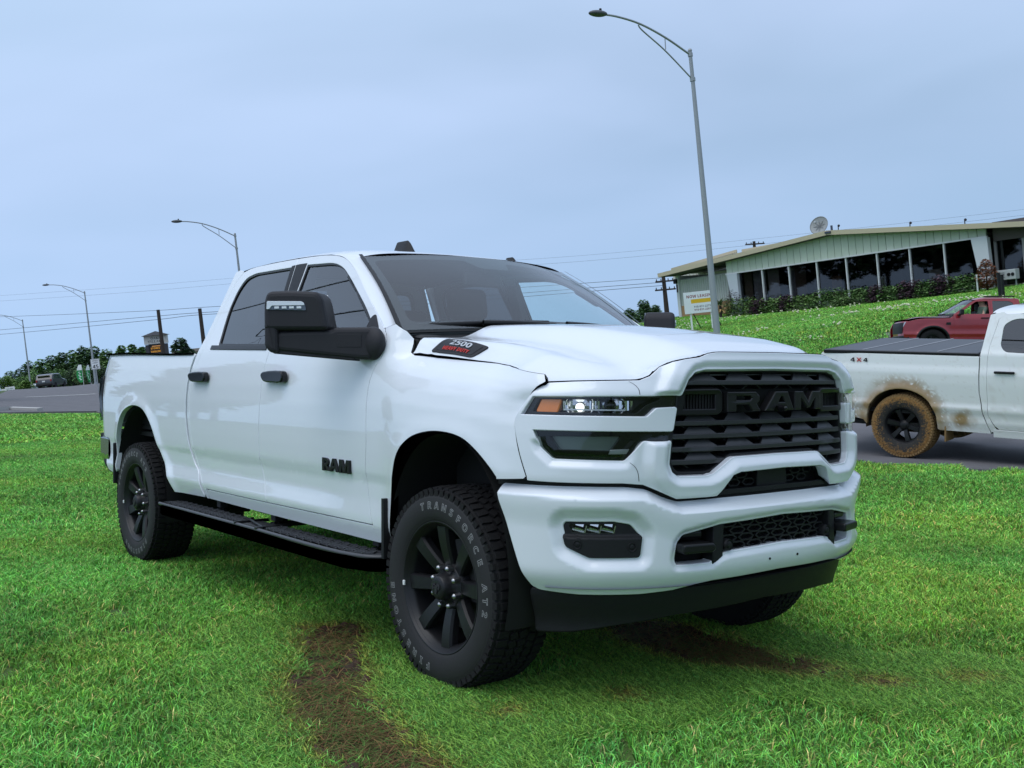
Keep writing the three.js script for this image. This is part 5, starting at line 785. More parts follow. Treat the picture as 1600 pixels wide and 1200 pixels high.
{
  const seat = () => [rbox(0.54, 0.17, 0.54, 0.06, 0, 0.98, 0), rbox(0.52, 0.66, 0.15, 0.06, 0, 0, 0).rotateX(-0.28).translate(0, 1.33, -0.30), rbox(0.28, 0.20, 0.11, 0.045, 0, 0, 0).rotateX(-0.15).translate(0, 1.755, -0.40), rod(V(-0.05, 1.6, -0.37), V(-0.05, 1.72, -0.40), 0.007), rod(V(0.05, 1.6, -0.37), V(0.05, 1.72, -0.40), 0.007)];
  for (const x of [-0.42, 0.42]) part(truck, 'front_seat', merge(seat().map((g) => tr(g, x, 0, -1.38))), MAT.cloth);
  part(truck, 'rear_bench', merge([rbox(1.55, 0.16, 0.5, 0.05, 0, 0.98, -2.22), rbox(1.55, 0.62, 0.14, 0.05, 0, 0, 0).rotateX(-0.2).translate(0, 1.32, -2.52), ...[-0.5, 0, 0.5].map((x) => rbox(0.26, 0.16, 0.10, 0.04, x, 1.68, -2.58))]), MAT.cloth);
  part(truck, 'centre_console', rbox(0.28, 0.34, 0.9, 0.05, 0, 0.92, -1.2), MAT.dash);
  part(truck, 'rear_view_mirror', merge([rbox(0.25, 0.075, 0.03, 0.012, 0, 1.83, -1.05), rbox(0.10, 0.10, 0.09, 0.02, 0, 1.885, -1.12)]), MAT.dash);
  // inner door cards and pillars
  both('door_lining', merge([box(0.03, 0.70, 1.95, -0.865, 1.06, -1.6), box(0.05, 0.44, 0.10, 0, 0, 0).rotateZ(-0.30).translate(-0.79, 1.67, -1.70)]), MAT.dash);
  for (const [px, o] of [[-0.42, 0], [0.42, 0]]) part(truck, 'wiper', merge([tube([-0.38, -0.2, 0, 0.2, 0.34].map((d) => { const x = px + d; return [x, 1.528 + 0.035 * (1 - (x / 0.82) ** 2), -0.375 - 0.225 * (x / 0.82) ** 2 - 0.006]; }), 0.012, 30, 6), tube([-0.04, 0.1, 0.22, 0.36].map((d) => { const x = px + d; return [x, 1.532 + 0.030 * (1 - (x / 0.82) ** 2) - 0.03 * (d + 0.04), -0.352 - 0.215 * (x / 0.82) ** 2]; }), 0.015, 20, 6)]), MAT.blackSmooth);
}
// --- wheels
{
  const W1 = [['TRANSFORCE', 0.343, 0.041, 1.95, 0.158], ['AT2', 0.343, 0.041, 0.23, 0.15], ['FIRESTONE', 0.343, 0.044, 4.62, 0.160]];
  const W2 = W1.map(([s, r, k, a, p]) => [s, r, k, a + 0.95, p]);
  makeWheel(truck, -1, 0.06, 0.0, W1, [-0.868, 0.412, 0]); makeWheel(truck, -1, 0.35, 0, W2, [-0.868, 0.412, -3.797]);
  makeWheel(truck, 1, 0.2, 0.0, W1, [0.868, 0.412, 0]); makeWheel(truck, 1, 0.5, 0, W2, [0.868, 0.412, -3.797]);
}

// ---------------------------------------------------------------- the other pickups on the street
function makePickup(root, o) {
  const { paint, k = 1, foh = 0.93, roofY = 1.92, hoodY = 1.27, belt = 1.375, bedTop = 1.345, wb = 3.75, roh = 1.17, cabRear = -2.77, hw = 0.985, glass = MAT.privacy, frontGlass = MAT.glass, mud, cladding } = o;
  const cw = cabRear, prof = [[0.30, hw - 0.05], [0.42, hw - 0.035], [0.52, hw - 0.012], [0.60, hw - 0.014], [0.69, hw + 0.012], [0.75, hw - 0.006], [0.80, hw - 0.006], [1.0, hw], [1.12, hw - 0.004], [1.17, hw - 0.014], [1.22, hw - 0.028], [belt, hw - 0.045], [belt + 0.06, hw - 0.075], [2.1, hw - 0.31]];
  const X0 = (y) => (interp(prof, y - 0.015) + interp(prof, y) + interp(prof, y + 0.015)) / 3;
  const taper = (z) => 0.16 * ss(0.15, foh + 0.05, z) ** 2 + 0.02 * ss(-wb - 0.5, -wb - roh, z);
  const X = (off = 0) => (z, y) => [-(X0(y) - taper(z) + off), y, z];
  const arch = (zc, r, yb) => { const a = []; for (let i = 0; i <= 20; i++) { const t = Math.PI * (1 - i / 20), c = Math.cos(t), s = Math.sin(t); a.push([zc - r * c * -1 * -1, Math.max(yb, 0.415 + (r + 0.02) * Math.pow(Math.max(s, 0), 0.8))]); } return a; }; // from the rear round to the front
  const front = arch(0, 0.475, 0.40).reverse().map((p) => p), rear = arch(-wb, 0.475, 0.40);
  const fa = [...front].sort((a, b) => a[0] - b[0]), ra = [...rear].sort((a, b) => a[0] - b[0]);
  const bothP = (name, g, m) => [part(root, name, g, m), part(root, name, mirrorX(g), m)];
  const flareMap = (A) => (z, y) => { const p = X()(z, y), d = polyDist(A, z, y, false); p[0] -= 0.022 * Math.exp(-((d / 0.06) ** 2)); return p; };
  const dirty = (g) => { if (!mud) return g; const p = g.attributes.position, C = []; for (let i = 0; i < p.count; i++) { const [r, gg, b] = mud(p.getZ(i), p.getY(i)); C.push(r, gg, b); } g.setAttribute('color', new THREE.Float32BufferAttribute(C, 3)); return g; };
  const sideP = (name, g, m = paint) => { const a = part(root, name, g, m), b = part(root, name, mirrorX(g), o.cleanPaint || m); if (mud) { dirty(a.geometry); } return [a, b]; };
  const H = (z) => hoodY - 0.10 * ss(0.15, foh, z) ** 1.5 + 0.02 * ss(-0.3, -0.9, z);
  const cowl = -0.72, split = -1.72;
  const hoodLine = []; for (let i = 0; i <= 10; i++) { const z = lerp(-0.50, foh - 0.10, i / 10); hoodLine.push([z, H(z) - 0.045]); }
  sideP('front_wing', skin({ out: [[-0.60, 0.45], [-0.62, 0.8], [-0.60, belt - 0.05], ...hoodLine, [foh - 0.02, 0.9], [foh - 0.04, 0.60], [0.485, 0.55], ...[...fa].reverse(), [-0.50, 0.42]], map: flareMap(fa), hint: [-1, 0, 0], cell: 0.05, depth: 0.04, lip: 0.004 }));
  const A0 = [-0.62, belt], A1 = [-1.28, roofY - 0.07];
  const door = (name, out, win, g, hz) => { const [a, b] = sideP(name, skin({ out, holes: [win], map: X(), hint: [-1, 0, 0], cell: 0.05, depth: 0.02, lip: 0.004 })); const gl = skin({ out: win, map: X(-0.012), hint: [-1, 0, 0], cell: 0.1, edge: false }), hd = rbox(0.03, 0.032, 0.24, 0.012, -(X0(1.16) + 0.022), 1.165, hz); for (const [d, f] of [[a, (q) => q], [b, mirrorX]]) { if (!(o.openWindow && name === 'front_door' && d === b)) part(d, 'window_pane', f(gl), g); part(d, 'door_handle', f(hd), MAT.black); } return a; };
  door('front_door', [[-0.605, 0.46], [-0.628, 0.8], [-0.61, belt - 0.04], [A0[0], A0[1]], [A1[0] + 0.08, A1[1] - 0.05], [A1[0] - 0.1, A1[1] + 0.012], [split + 0.005, roofY - 0.045], [split + 0.005, 0.46]], rpoly([[-0.74, belt + 0.005], [-1.30, roofY - 0.125], [split + 0.06, roofY - 0.105], [split + 0.05, belt + 0.005]], 0.04), frontGlass, -1.52);
  const cr = [[cw + 0.115, 0.62], [cw + 0.10, 0.9], [cw + 0.09, belt - 0.1], [cw + 0.10, belt + 0.1], [cw + 0.17, roofY - 0.12], [cw + 0.25, roofY - 0.06]];
  door('rear_door', [[split - 0.005, 0.46], [split - 0.005, roofY - 0.045], [cw + 0.4, roofY - 0.052], ...[...cr].reverse(), [cw + 0.19, 0.50], [cw + 0.24, 0.46]], rpoly([[split - 0.05, belt + 0.005], [split - 0.06, roofY - 0.105], [cw + 0.34, roofY - 0.112], [cw + 0.225, roofY - 0.19], [cw + 0.215, belt + 0.10], [cw + 0.28, belt + 0.03]], [0.03, 0.03, 0.07, 0.05, 0.06, 0.08]), glass, cw + 0.30);
  sideP('cab_corner', skin({ out: [...cr.map(([z, y]) => [z - 0.008, y]), [cw + 0.21, roofY - 0.03], [cw + 0.06, roofY - 0.07], [cw + 0.0, belt], [cw + 0.01, 0.9], [cw + 0.06, 0.62], [cw + 0.14, 0.42], [cw + 0.22, 0.42], [cw + 0.17, 0.50]], map: X(), hint: [-1, 0, 0], cell: 0.05, depth: 0.02 }));
  sideP('rocker_panel', skin({ out: [[-0.55, 0.445], [cw + 0.17, 0.445], [cw + 0.17, 0.36], [-0.53, 0.36]], map: X(0.004), hint: [-1, 0, 0], cell: 0.06, depth: 0.03, lip: 0.006 }));
  const bedR = -wb - roh;
  sideP('bed_side', skin({ out: [[cw + 0.13, 0.40], [cw + 0.04, 0.62], [cw - 0.008, 0.9], [cw - 0.02, bedTop], [bedR + 0.05, bedTop], [bedR, bedTop - 0.06], [bedR + 0.03, 0.55], [-wb - 0.52, 0.47], ...ra, [-wb + 0.5, 0.40]], map: flareMap(ra), hint: [-1, 0, 0], cell: mud ? 0.018 : 0.05, depth: 0.04, lip: 0.005 }));
  bothP('inner_shell', skin({ out: [[-0.55, 0.42], [-0.58, belt - 0.02], [cw - 0.08, belt - 0.04], [cw - 0.04, 0.7], [cw + 0.1, 0.42]], map: X(-0.022), hint: [-1, 0, 0], cell: 0.08, edge: false }), MAT.dark);
  for (const [c, A] of [[0, fa], [-wb, ra]]) { bothP('wheel_liner', merge([grid(20, 3, (u, v) => { const t = lerp(-0.1, Math.PI + 0.1, u); return [-lerp(hw - 0.02, 0.45, v), 0.415 + 0.50 * Math.sin(t), c - 0.49 * Math.cos(t)]; }), grid(6, 6, (u, v) => [-0.45, 0.25 + 0.75 * v, c - 0.6 + 1.2 * u])]), c && o.mudLiner || MAT.liner); if (cladding) bothP('arch_trim', tube(A.map(([z, y]) => { const p = X(0.012)(z, y); return V(...p); }), 0.035, 40, 8), MAT.black); }
  part(root, 'bonnet', skin({ out: [[-hw + 0.10, -0.52], [hw - 0.10, -0.52], [hw - 0.15, 0.3], [hw - 0.28, foh - 0.14], [0.4, foh - 0.06], [-0.4, foh - 0.06], [-hw + 0.28, foh - 0.14], [-hw + 0.15, 0.3]], map: (x, z) => [x, H(z) + 0.03 * (1 - (x / hw) ** 2) - 0.07 * Math.abs(x / hw) ** 6 + 0.02, z], cell: 0.08, depth: 0.04, lip: 0.012 }), o.cleanPaint || paint);
  part(root, 'front_fascia', skin({ out: rpoly([[-hw + 0.16, 0.45], [hw - 0.16, 0.45], [hw - 0.13, 1.0], [hw - 0.22, hoodY - 0.12], [-hw + 0.22, hoodY - 0.12], [-hw + 0.13, 1.0]], 0.05), map: (x, y) => [x, y, foh - 0.28 * Math.abs(x / hw) ** 3 - 0.05 * ss(0.9, 1.25, y)], hint: [0, 0, 1], cell: 0.08, depth: 0.1, lip: 0.02 }), o.cleanPaint || paint);
  part(root, 'grille', skin({ out: rpoly([[-0.55, 0.72], [0.55, 0.72], [0.6, 1.05], [-0.6, 1.05]], 0.05), map: (x, y) => [x, y, foh + 0.012 - 0.28 * Math.abs(x / hw) ** 3 - 0.05 * ss(0.9, 1.25, y)], hint: [0, 0, 1], cell: 0.08, depth: 0.02 }), MAT.black);
  for (const s of [-1, 1]) part(root, 'headlight', skin({ out: rpoly([[0.60, 0.92], [hw - 0.10, 0.92], [hw - 0.10, 1.07], [0.62, 1.06]].map(([a, b]) => [a * s, b]), 0.03), map: (x, y) => [x, y, foh + 0.014 - 0.30 * Math.abs(x / hw) ** 3.2 - 0.05 * ss(0.9, 1.25, y)], hint: [0, 0, 1], cell: 0.05, depth: 0.03, lip: 0.01 }), mat(0.45, 0.47, 0.5, 0.1, 0.5));
  part(root, 'front_bumper', skin({ out: rpoly([[-hw + 0.12, 0.44], [hw - 0.12, 0.44], [hw - 0.12, 0.62], [-hw + 0.12, 0.62]], 0.04), map: (x, y) => [x, y, foh + 0.04 - 0.28 * Math.abs(x / hw) ** 3], hint: [0, 0, 1], cell: 0.08, depth: 0.15, lip: 0.03 }), MAT.black);
  const rw = (z) => X0(roofY - 0.04) + 0.0, ry = (z) => roofY - 0.06 * ss(-1.6, -1.2, z) - 0.035 * ss(cw + 0.6, cw + 0.05, z);
  part(root, 'roof', skin({ out: [[-1, -1.40], [-0.9, -1.24], [0, -1.18], [0.9, -1.24], [1, -1.40], [1, cw + 0.2], [0.93, cw + 0.06], [-0.93, cw + 0.06], [-1, cw + 0.2]], map: (q, z) => [q * (rw(z) + 0.004), ry(z) + 0.04 * (1 - q * q) - 0.045 * Math.abs(q) ** 8, z], cell: 0.08, depth: 0.02, lip: 0.006 }), o.cleanPaint || paint);
  part(root, 'windscreen', grid(12, 8, (u, v) => { const q = u * 2 - 1; return [q * lerp(hw - 0.12, rw(0) - 0.07, v), lerp(belt + 0.03, roofY - 0.055, v) + 0.02 * (1 - q * q), lerp(-0.42 - 0.24 * q * q, -1.20 - 0.08 * q * q, v)]; }), MAT.windshield);
  bothP('windscreen_pillar', grid(10, 4, (u, v) => { const z = lerp(A0[0], A1[0], u), y = lerp(A0[1], A1[1], u) + 0.03 * u, a = X()(z, y), q = -1.0, b = [q * lerp(hw - 0.12, rw(0) - 0.07, u), lerp(belt + 0.03, roofY - 0.055, u), lerp(-0.66, -1.28, u)]; return [lerp(a[0], b[0], v), lerp(a[1], b[1], v), lerp(a[2], b[2], v)]; }), o.cleanPaint || paint);
  part(root, 'cab_back', skin({ out: [[-hw + 0.06, 0.5], [hw - 0.06, 0.5], [hw - 0.06, belt], [hw - 0.24, roofY - 0.05], [-hw + 0.24, roofY - 0.05], [-hw + 0.06, belt]], holes: [rpoly([[-0.65, belt + 0.07], [0.65, belt + 0.07], [0.58, roofY - 0.12], [-0.58, roofY - 0.12]], 0.04)], map: (x, y) => [x, y, cw + 0.02 + 0.06 * ss(belt, roofY, y)], hint: [0, 0, -1], cell: 0.1, depth: 0.02 }), o.cleanPaint || paint);
  part(root, 'rear_window', skin({ out: rpoly([[-0.66, belt + 0.06], [0.66, belt + 0.06], [0.59, roofY - 0.11], [-0.59, roofY - 0.11]], 0.04), map: (x, y) => [x, y, cw + 0.035 + 0.06 * ss(belt, roofY, y)], hint: [0, 0, -1], cell: 0.2, edge: false }), glass);
  part(root, 'tailgate', rbox(hw * 2 - 0.3, bedTop - 0.62, 0.07, 0.02, 0, (bedTop + 0.62) / 2, bedR + 0.05), o.cleanPaint || paint);
  for (const s of [-1, 1]) part(root, 'tail_light', rbox(0.13, 0.36, 0.09, 0.02, s * (hw - 0.09), bedTop - 0.24, bedR + 0.05), MAT.red);
  part(root, 'rear_bumper', rbox(hw * 2 - 0.06, 0.2, 0.16, 0.05, 0, 0.56, bedR - 0.03), o.bumper || MAT.chrome);
  part(root, 'chassis', merge([box(hw * 2 - 0.2, 0.06, wb + 1.6, 0, 0.42, -wb / 2), box(hw * 2 - 0.15, 0.05, wb + 1.2, 0, 0.60, -wb / 2), box(1.4, 0.6, 0.05, 0, 0.9, -0.55), box(0.3, 0.3, wb, 0.4, 0.35, -wb / 2), box(1.5, 0.12, 0.12, 0, 0.41, 0), box(1.5, 0.12, 0.12, 0, 0.41, -wb)]), MAT.dark);
  part(root, 'seats', merge([...[-0.4, 0.4].flatMap((x) => [rbox(0.5, 0.6, 0.15, 0.05, 0, 0, 0).rotateX(-0.25).translate(x, 1.15, -1.62), rbox(0.26, 0.2, 0.1, 0.04, x, 1.58, -1.72)]), rbox(1.4, 0.6, 0.14, 0.05, 0, 1.12, cw + 0.35), rbox(1.5, 0.3, 0.4, 0.08, 0, belt - 0.10, -0.78), box(1.5, 0.05, 2, 0, 0.8, -1.7)]), MAT.cloth);
  const mir = merge([rbox(0.20, 0.17, 0.10, 0.035, -(hw + 0.12), belt + 0.06, -0.80), rbox(0.16, 0.05, 0.07, 0.02, -(hw + 0.0), belt - 0.02, -0.76)]); bothP('door_mirror', mir, MAT.black);
  const wheel = (s, z) => { const w = new THREE.Group(); w.name = 'wheel'; w.position.set(s * (hw - 0.155), 0.412, z); w.rotation.y = s * Math.PI / 2; root.add(w); const ks = o.rimScale || 0.86; part(w, 'tyre', bigTyre.tread, o.tyre || MAT.rubber); part(w, 'sidewall', o.side ? planarUV(prep(lathe([[0.232, 0.118], [0.25, 0.136], [0.29, 0.146], [0.34, 0.152], [0.375, 0.146], [0.392, 0.137]], 64)), 0.9) : lathe([[0.232, 0.118], [0.25, 0.136], [0.29, 0.146], [0.34, 0.152], [0.375, 0.146], [0.392, 0.137]], 64), o.side || MAT.rubber); part(w, 'rim', rimGeo.clone().scale(ks, ks, 1).translate(0, 0, -0.012), o.rim || MAT.alloy); for (let i = 0; i < 6; i++) part(w, 'spoke', spokeGeo(0.045, 0.212, 0.055, 0.075, 0.062, 0.098, 0.04).rotateZ(i * Math.PI / 3 + 0.32), o.rim || MAT.alloy); part(w, 'hub', lathe([[0, 0.100], [0.035, 0.100], [0.042, 0.09], [0.060, 0.07], [0.075, 0.06], [0.078, 0.03]], 32), o.rim || MAT.alloy); };
  wheel(-1, 0); wheel(-1, -wb); wheel(1, 0); wheel(1, -wb);
  return { X, X0 };
}
{
  // white crew-cab splashed with ochre mud
  const mudCol = [0.31, 0.205, 0.095], clean = [0.78, 0.79, 0.78], wbz = -3.75;
  const mud = (z, y) => {
    const r = Math.hypot(z - wbz, (y - 0.415) * 0.98), n = fbm(z * 9 + 4, y * 9, 4, 201), f = fbm(z * 40, y * 40, 3, 202);
    let m = 1.15 * ss(0.19 + 0.08 * n, 0.01, r - 0.49) * (0.6 + 0.6 * n) * ss(0.30, 0.52, f + 0.32 * ss(0.64, 0.5, r) + 0.15 * ss(wbz + 0.2, wbz - 0.4, z));
    m = Math.max(m, 1.1 * ss(0.20, 0.02, Math.hypot((z + 2.98) * 0.9, y - 0.55) + 0.12 * (n - 0.5)) * ss(0.3, 0.5, f + 0.15));
    m = Math.max(m, ss(0.30, 0, Math.abs(z + 4.42)) * ss(1.0, 0.5, y) * ss(0.3, 0.6, f + 0.1) * 0.9);
    const dust = 0.20 * ss(1.15, 0.4, y) * (0.6 + 0.8 * n) + (f > 0.735 ? 0.25 : 0);
    return [0, 1, 2].map((i) => lerp(clean[i], mudCol[i], clamp(Math.max(m, dust * 0.5) * 0.95)));
  };
  const paint = phys(1, 1, 1, 0.5, { vertexColors: true, clearcoat: 0.6, clearcoatRoughness: 0.12 });
  const cleanPaint = phys(0.76, 0.77, 0.77, 0.45, { clearcoat: 0.8, clearcoatRoughness: 0.06 });
  const mudSide = new THREE.MeshStandardMaterial({ roughness: 0.9, side: THREE.DoubleSide, map: canvasTex(512, 512, (g, w) => { const S = w / 0.9; g.fillStyle = '#2c2a27'; g.fillRect(0, 0, w, w); const r = rng(21); for (let i = 0; i < 5200; i++) { const a = r() * 6.283, q = 0.24 + 0.17 * Math.sqrt(r()); const t = ss(0.28, 0.37, q); g.fillStyle = r() < 0.12 + 0.85 * t ? ['#8a6233', '#775429', '#9b7240'][Math.floor(r() * 3)] : '#35322d'; g.globalAlpha = 0.55; g.beginPath(); g.arc(w / 2 + Math.cos(a) * q * S, w / 2 + Math.sin(a) * q * S, 2 + 5 * r(), 0, 7); g.fill(); } }) });
  const mudMat = mat(0.26, 0.155, 0.062, 0.95, 0, { bumpMap: soilTex, bumpScale: 0.01 });
  const root = thing('muddy_pickup', 'white pickup with mud-caked rear wheel and dark bed cover on the side street', 'pickup truck');
  makePickup(root, { paint, cleanPaint, mud, tyre: mudMat, side: mudSide, mudLiner: mat(0.10, 0.062, 0.03, 0.95), bumper: MAT.black });
  const g = at(1408, 714.5, 13.55), psi = 44 * R, f = RGT.clone().multiplyScalar(Math.cos(psi)).addScaledVector(FWD, -Math.sin(psi)); // banked with the road
  const q = MQ.clone().multiply(new THREE.Quaternion().setFromEuler(new THREE.Euler(0.044, Math.atan2(f.x, f.z), 0.113, 'YXZ')));
  root.quaternion.copy(q); root.position.copy(g).sub(V(-0.985, 0, -3.75).applyQuaternion(q));
  // folding cover in four panels
  const cov = new THREE.Group(); cov.name = 'bed_cover'; root.add(cov);
  for (let i = 0; i < 4; i++) part(cov, 'panel', rbox(1.78, 0.035, 0.485, 0.008, 0, 1.372, -3.06 - i * 0.50), mat(0.058, 0.060, 0.068, 0.5));
  for (let i = 0; i < 3; i++) part(cov, 'hinge_strip', rbox(1.78, 0.02, 0.03, 0.006, 0, 1.388, -3.31 - i * 0.50), mat(0.25, 0.255, 0.27, 0.5));
  part(cov, 'cover_frame', merge([rbox(0.05, 0.05, 2.05, 0.012, -0.915, 1.362, -3.82), rbox(0.05, 0.05, 2.05, 0.012, 0.915, 1.362, -3.82), rbox(1.86, 0.05, 0.04, 0.012, 0, 1.362, -4.84)]), MAT.blackSmooth);
  part(root, 'mud_flap', merge([rbox(0.26, 0.34, 0.02, 0.006, -0.83, 0.42, -3.19)]), mudMat);
  const d4 = (s, z, m) => part(root, 'lettering', letters(s, 0.062, 0.003).scale(1.35, 0.85, 1).rotateY(-Math.PI / 2).translate(-0.962, 1.265, z), m);
  d4('4', -4.42, MAT.grey); d4('X', -4.33, mat(0.5, 0.03, 0.02, 0.5)); d4('4', -4.24, MAT.grey);
}
{
  const red = phys(0.27, 0.008, 0.014, 0.35, { clearcoat: 1, clearcoatRoughness: 0.04, metalness: 0.2 });
  const root = thing('red_pickup', 'dark red pickup with an open front window driving below the hillside', 'pickup truck');
  makePickup(root, { paint: red, foh: 0.86, wb: 3.22, roh: 1.0, cabRear: -2.62, hw: 0.93, roofY: 1.80, hoodY: 1.20, belt: 1.28, bedTop: 1.25, cladding: true, openWindow: true, bumper: MAT.black, glass: MAT.privacy });
  const d = 31.5, g = onG(1458, d), yaw = Math.atan2(-RGT.x, -RGT.z) - 0.10, q = MQ.clone().multiply(new THREE.Quaternion().setFromEuler(new THREE.Euler(0, yaw, 0)));
  const base = at(1458, 557, d);
  root.quaternion.copy(q); root.position.copy(base).sub(V(0.93, 0, 0).applyQuaternion(q));
  part(root, 'bed_topper', rbox(1.55, 0.36, 1.45, 0.08, 0, 1.46, -3.45), MAT.gloss);
  part(root, 'roof_rack', merge([-0.55, 0.55].map((x) => rod(V(x, 1.84, -1.6), V(x, 1.84, -2.5), 0.02))), MAT.black);
  part(root, 'wing_vent', rbox(0.02, 0.075, 0.13, 0.008, 0.935, 1.0, -0.45), MAT.black);
  // its driver, one arm on the sill
  const N = 56, mc = new MarchingCubes(N, MAT.cloth, false, false, 60000); mc.isolation = 0;
  const S = 0.62, J = [[[0, -0.45, 0], [0, 0.02, -0.06], 0.155, 0.165], [[-0.15, 0.03, -0.05], [0.15, 0.03, -0.05], 0.075, 0.075], [[0, 0.05, -0.05], [0, 0.18, -0.02], 0.06, 0.055], [[0, 0.24, 0], [0, 0.29, 0.0], 0.092, 0.095], [[0.19, 0.0, -0.04], [0.30, -0.22, 0.06], 0.052, 0.044], [[0.30, -0.22, 0.06], [0.30, -0.17, 0.30], 0.043, 0.030], [[0.30, -0.17, 0.30], [0.29, -0.17, 0.40], 0.034, 0.02], [[-0.19, 0.0, -0.04], [-0.22, -0.22, 0.14], 0.05, 0.042], [[-0.22, -0.22, 0.14], [-0.06, -0.10, 0.38], 0.042, 0.03]];
  const h = N / 2; let i = 0;
  for (let z = 0; z < N; z++) for (let y = 0; y < N; y++) for (let x = 0; x < N; x++, i++) {
    const p = [(x - h) / h * S, (y - h) / h * S, (z - h) / h * S]; let acc = 0;
    for (const [a, b, r0, r1] of J) { const d2 = [0, 1, 2].map((k) => b[k] - a[k]), t = clamp([0, 1, 2].reduce((s, k) => s + (p[k] - a[k]) * d2[k], 0) / (d2[0] ** 2 + d2[1] ** 2 + d2[2] ** 2)), dd = Math.hypot(...[0, 1, 2].map((k) => p[k] - a[k] - t * d2[k])) - lerp(r0, r1, t); acc += Math.exp(-dd * 55); }
    mc.field[i] = Math.log(acc) / 55;
  }
  mc.update(); const cnt = mc.count, bg = new THREE.BufferGeometry(), pp = mc.positionArray.slice(0, cnt * 3).map((v) => v * S), nn = mc.normalArray.slice(0, cnt * 3);
  bg.setAttribute('position', new THREE.BufferAttribute(new Float32Array(pp), 3)); bg.setAttribute('normal', new THREE.BufferAttribute(new Float32Array(nn), 3));
  const col = []; for (let k = 0; k < cnt; k++) { const y = pp[k * 3 + 1], x = pp[k * 3], z = pp[k * 3 + 2], skinTone = y > 0.10 || (x > 0.2 && (z > 0.02)); col.push(...(skinTone ? [0.42, 0.25, 0.18] : [0.10, 0.14, 0.10])); } bg.setAttribute('color', new THREE.Float32BufferAttribute(col, 3));
  const person = top('person', bg, mat(1, 1, 1, 0.75, 0, { vertexColors: true }), 'driver with a bare forearm resting on the window sill of the red pickup', 'person');
  person.quaternion.copy(q); person.position.copy(root.position).add(V(0.52, 1.42, -1.55).applyQuaternion(q));
  const hair = part(person, 'hair', new THREE.SphereGeometry(0.103, 20, 12, 0, 6.3, 0, 1.6).translate(0, 0.275, -0.012), mat(0.03, 0.02, 0.015, 0.9));
}
// dark SUV going away down the highway
{
  const d = 120, root = thing('dark_suv', 'small dark SUV seen from behind driving off along the highway', 'car'), g = onG(80, d, 0.05), q = new THREE.Quaternion().setFromAxisAngle(V(0, 1, 0), Math.PI + 0.06);
  root.position.copy(g); root.quaternion.copy(q);
  const paint = phys(0.012, 0.013, 0.02, 0.3, { clearcoat: 1 });
  const prof = rpoly([[-2.3, 0.35], [-2.32, 0.75], [-2.25, 1.05], [-1.95, 1.62], [-1.6, 1.72], [0.2, 1.70], [0.95, 1.12], [1.9, 0.98], [2.25, 0.75], [2.25, 0.35]], 0.12);
  const body = extrude(prof, 1.7, 0.09).rotateY(-Math.PI / 2).translate(0.85, 0, 0); part(root, 'body', body, paint);
  part(root, 'rear_window', xf(rbox(1.35, 0.42, 0.02, 0.01), [0, 1.37, -2.14], [-0.49, 0, 0]), MAT.privacy);
  for (const s of [-1, 1]) { part(root, 'side_window', extrude(rpoly([[-1.75, 1.12], [-1.6, 1.55], [0.15, 1.55], [0.7, 1.12]], 0.06), 0.015).rotateY(-Math.PI / 2).translate(s * 0.945 + 0.007, 0, 0), MAT.glass); part(root, 'tail_light', rbox(0.16, 0.26, 0.06, 0.02, s * 0.80, 0.98, -2.34), MAT.red); for (const z of [-1.35, 1.4]) part(root, 'wheel', merge([cyl(0.36, 0.36, 0.24, 24).rotateZ(Math.PI / 2).translate(s * 0.84, 0.36, z)]), MAT.rubber); }
  part(root, 'number_plate', rbox(0.32, 0.16, 0.02, 0.005, 0, 0.90, -2.40), MAT.white); part(root, 'rear_bumper', rbox(1.8, 0.18, 0.16, 0.05, 0, 0.50, -2.36), MAT.black);
}

// ---------------------------------------------------------------- street lamps, wires, signs
const ARM = V(-3.2, 0, 1.97), ARML = ARM.length(); ARM.normalize();
function streetLamp(px, py, d, label) {
  const t = at(px, py, d), y0 = gY(t.x, t.z), h = t.y - y0, root = thing('street_lamp', label, 'street lamp', V(t.x, y0, t.z), null, undefined);
  const A = (f, y) => V(ARM.x * f * ARML, h + y, ARM.z * f * ARML);
  part(root, 'pole', merge([new THREE.CylinderGeometry(0.062, 0.125, h, 16).translate(0, h / 2, 0), new THREE.SphereGeometry(0.075, 12, 8).translate(0, h + 0.02, 0), new THREE.CylinderGeometry(0.16, 0.17, 0.25, 16).translate(0, 0.12, 0)]), MAT.galv);
  part(root, 'arm', merge([tube([A(0, -0.12), A(0.28, 0.40), A(0.56, 0.78), A(0.80, 0.94), A(0.93, 0.97)], 0.036, 32, 8), tube([A(0, -0.95), A(0.30, -0.02), A(0.56, 0.66), A(0.57, 0.74)], 0.026, 32, 8), rod(A(0.28, 0.40), A(0.285, 0.0), 0.018), new THREE.CylinderGeometry(0.085, 0.085, 0.12, 12).translate(0, h - 0.12, 0), new THREE.CylinderGeometry(0.095, 0.095, 0.12, 12).translate(0, h - 0.95, 0)]), MAT.galv);
  const head = part(root, 'lamp_head', xf(new THREE.SphereGeometry(1, 20, 12), A(1.0, 0.98).toArray(), [0, Math.atan2(-ARM.z, ARM.x), 0], [0.36, 0.10, 0.16]), mat(0.10, 0.105, 0.11, 0.5, 0.3));
  part(head, 'photocell', new THREE.CylinderGeometry(0.04, 0.045, 0.09, 10).translate(A(0.97, 1.10).x, A(0.97, 1.10).y, A(0.97, 1.10).z), MAT.black);
}
streetLamp(1078, 80, 35, 'tall grey street lamp rising behind the bonnet, nearest and largest of the lamps');
streetLamp(367, 366, 70, 'street lamp whose top shows just above the cab roof');
streetLamp(132, 456, 112, 'street lamp rising behind the speed limit sign');
streetLamp(35, 500, 143, 'small distant street lamp beside the grey cabinet, leftmost of the lamps');
const wood = mat(0.045, 0.034, 0.028, 0.9);
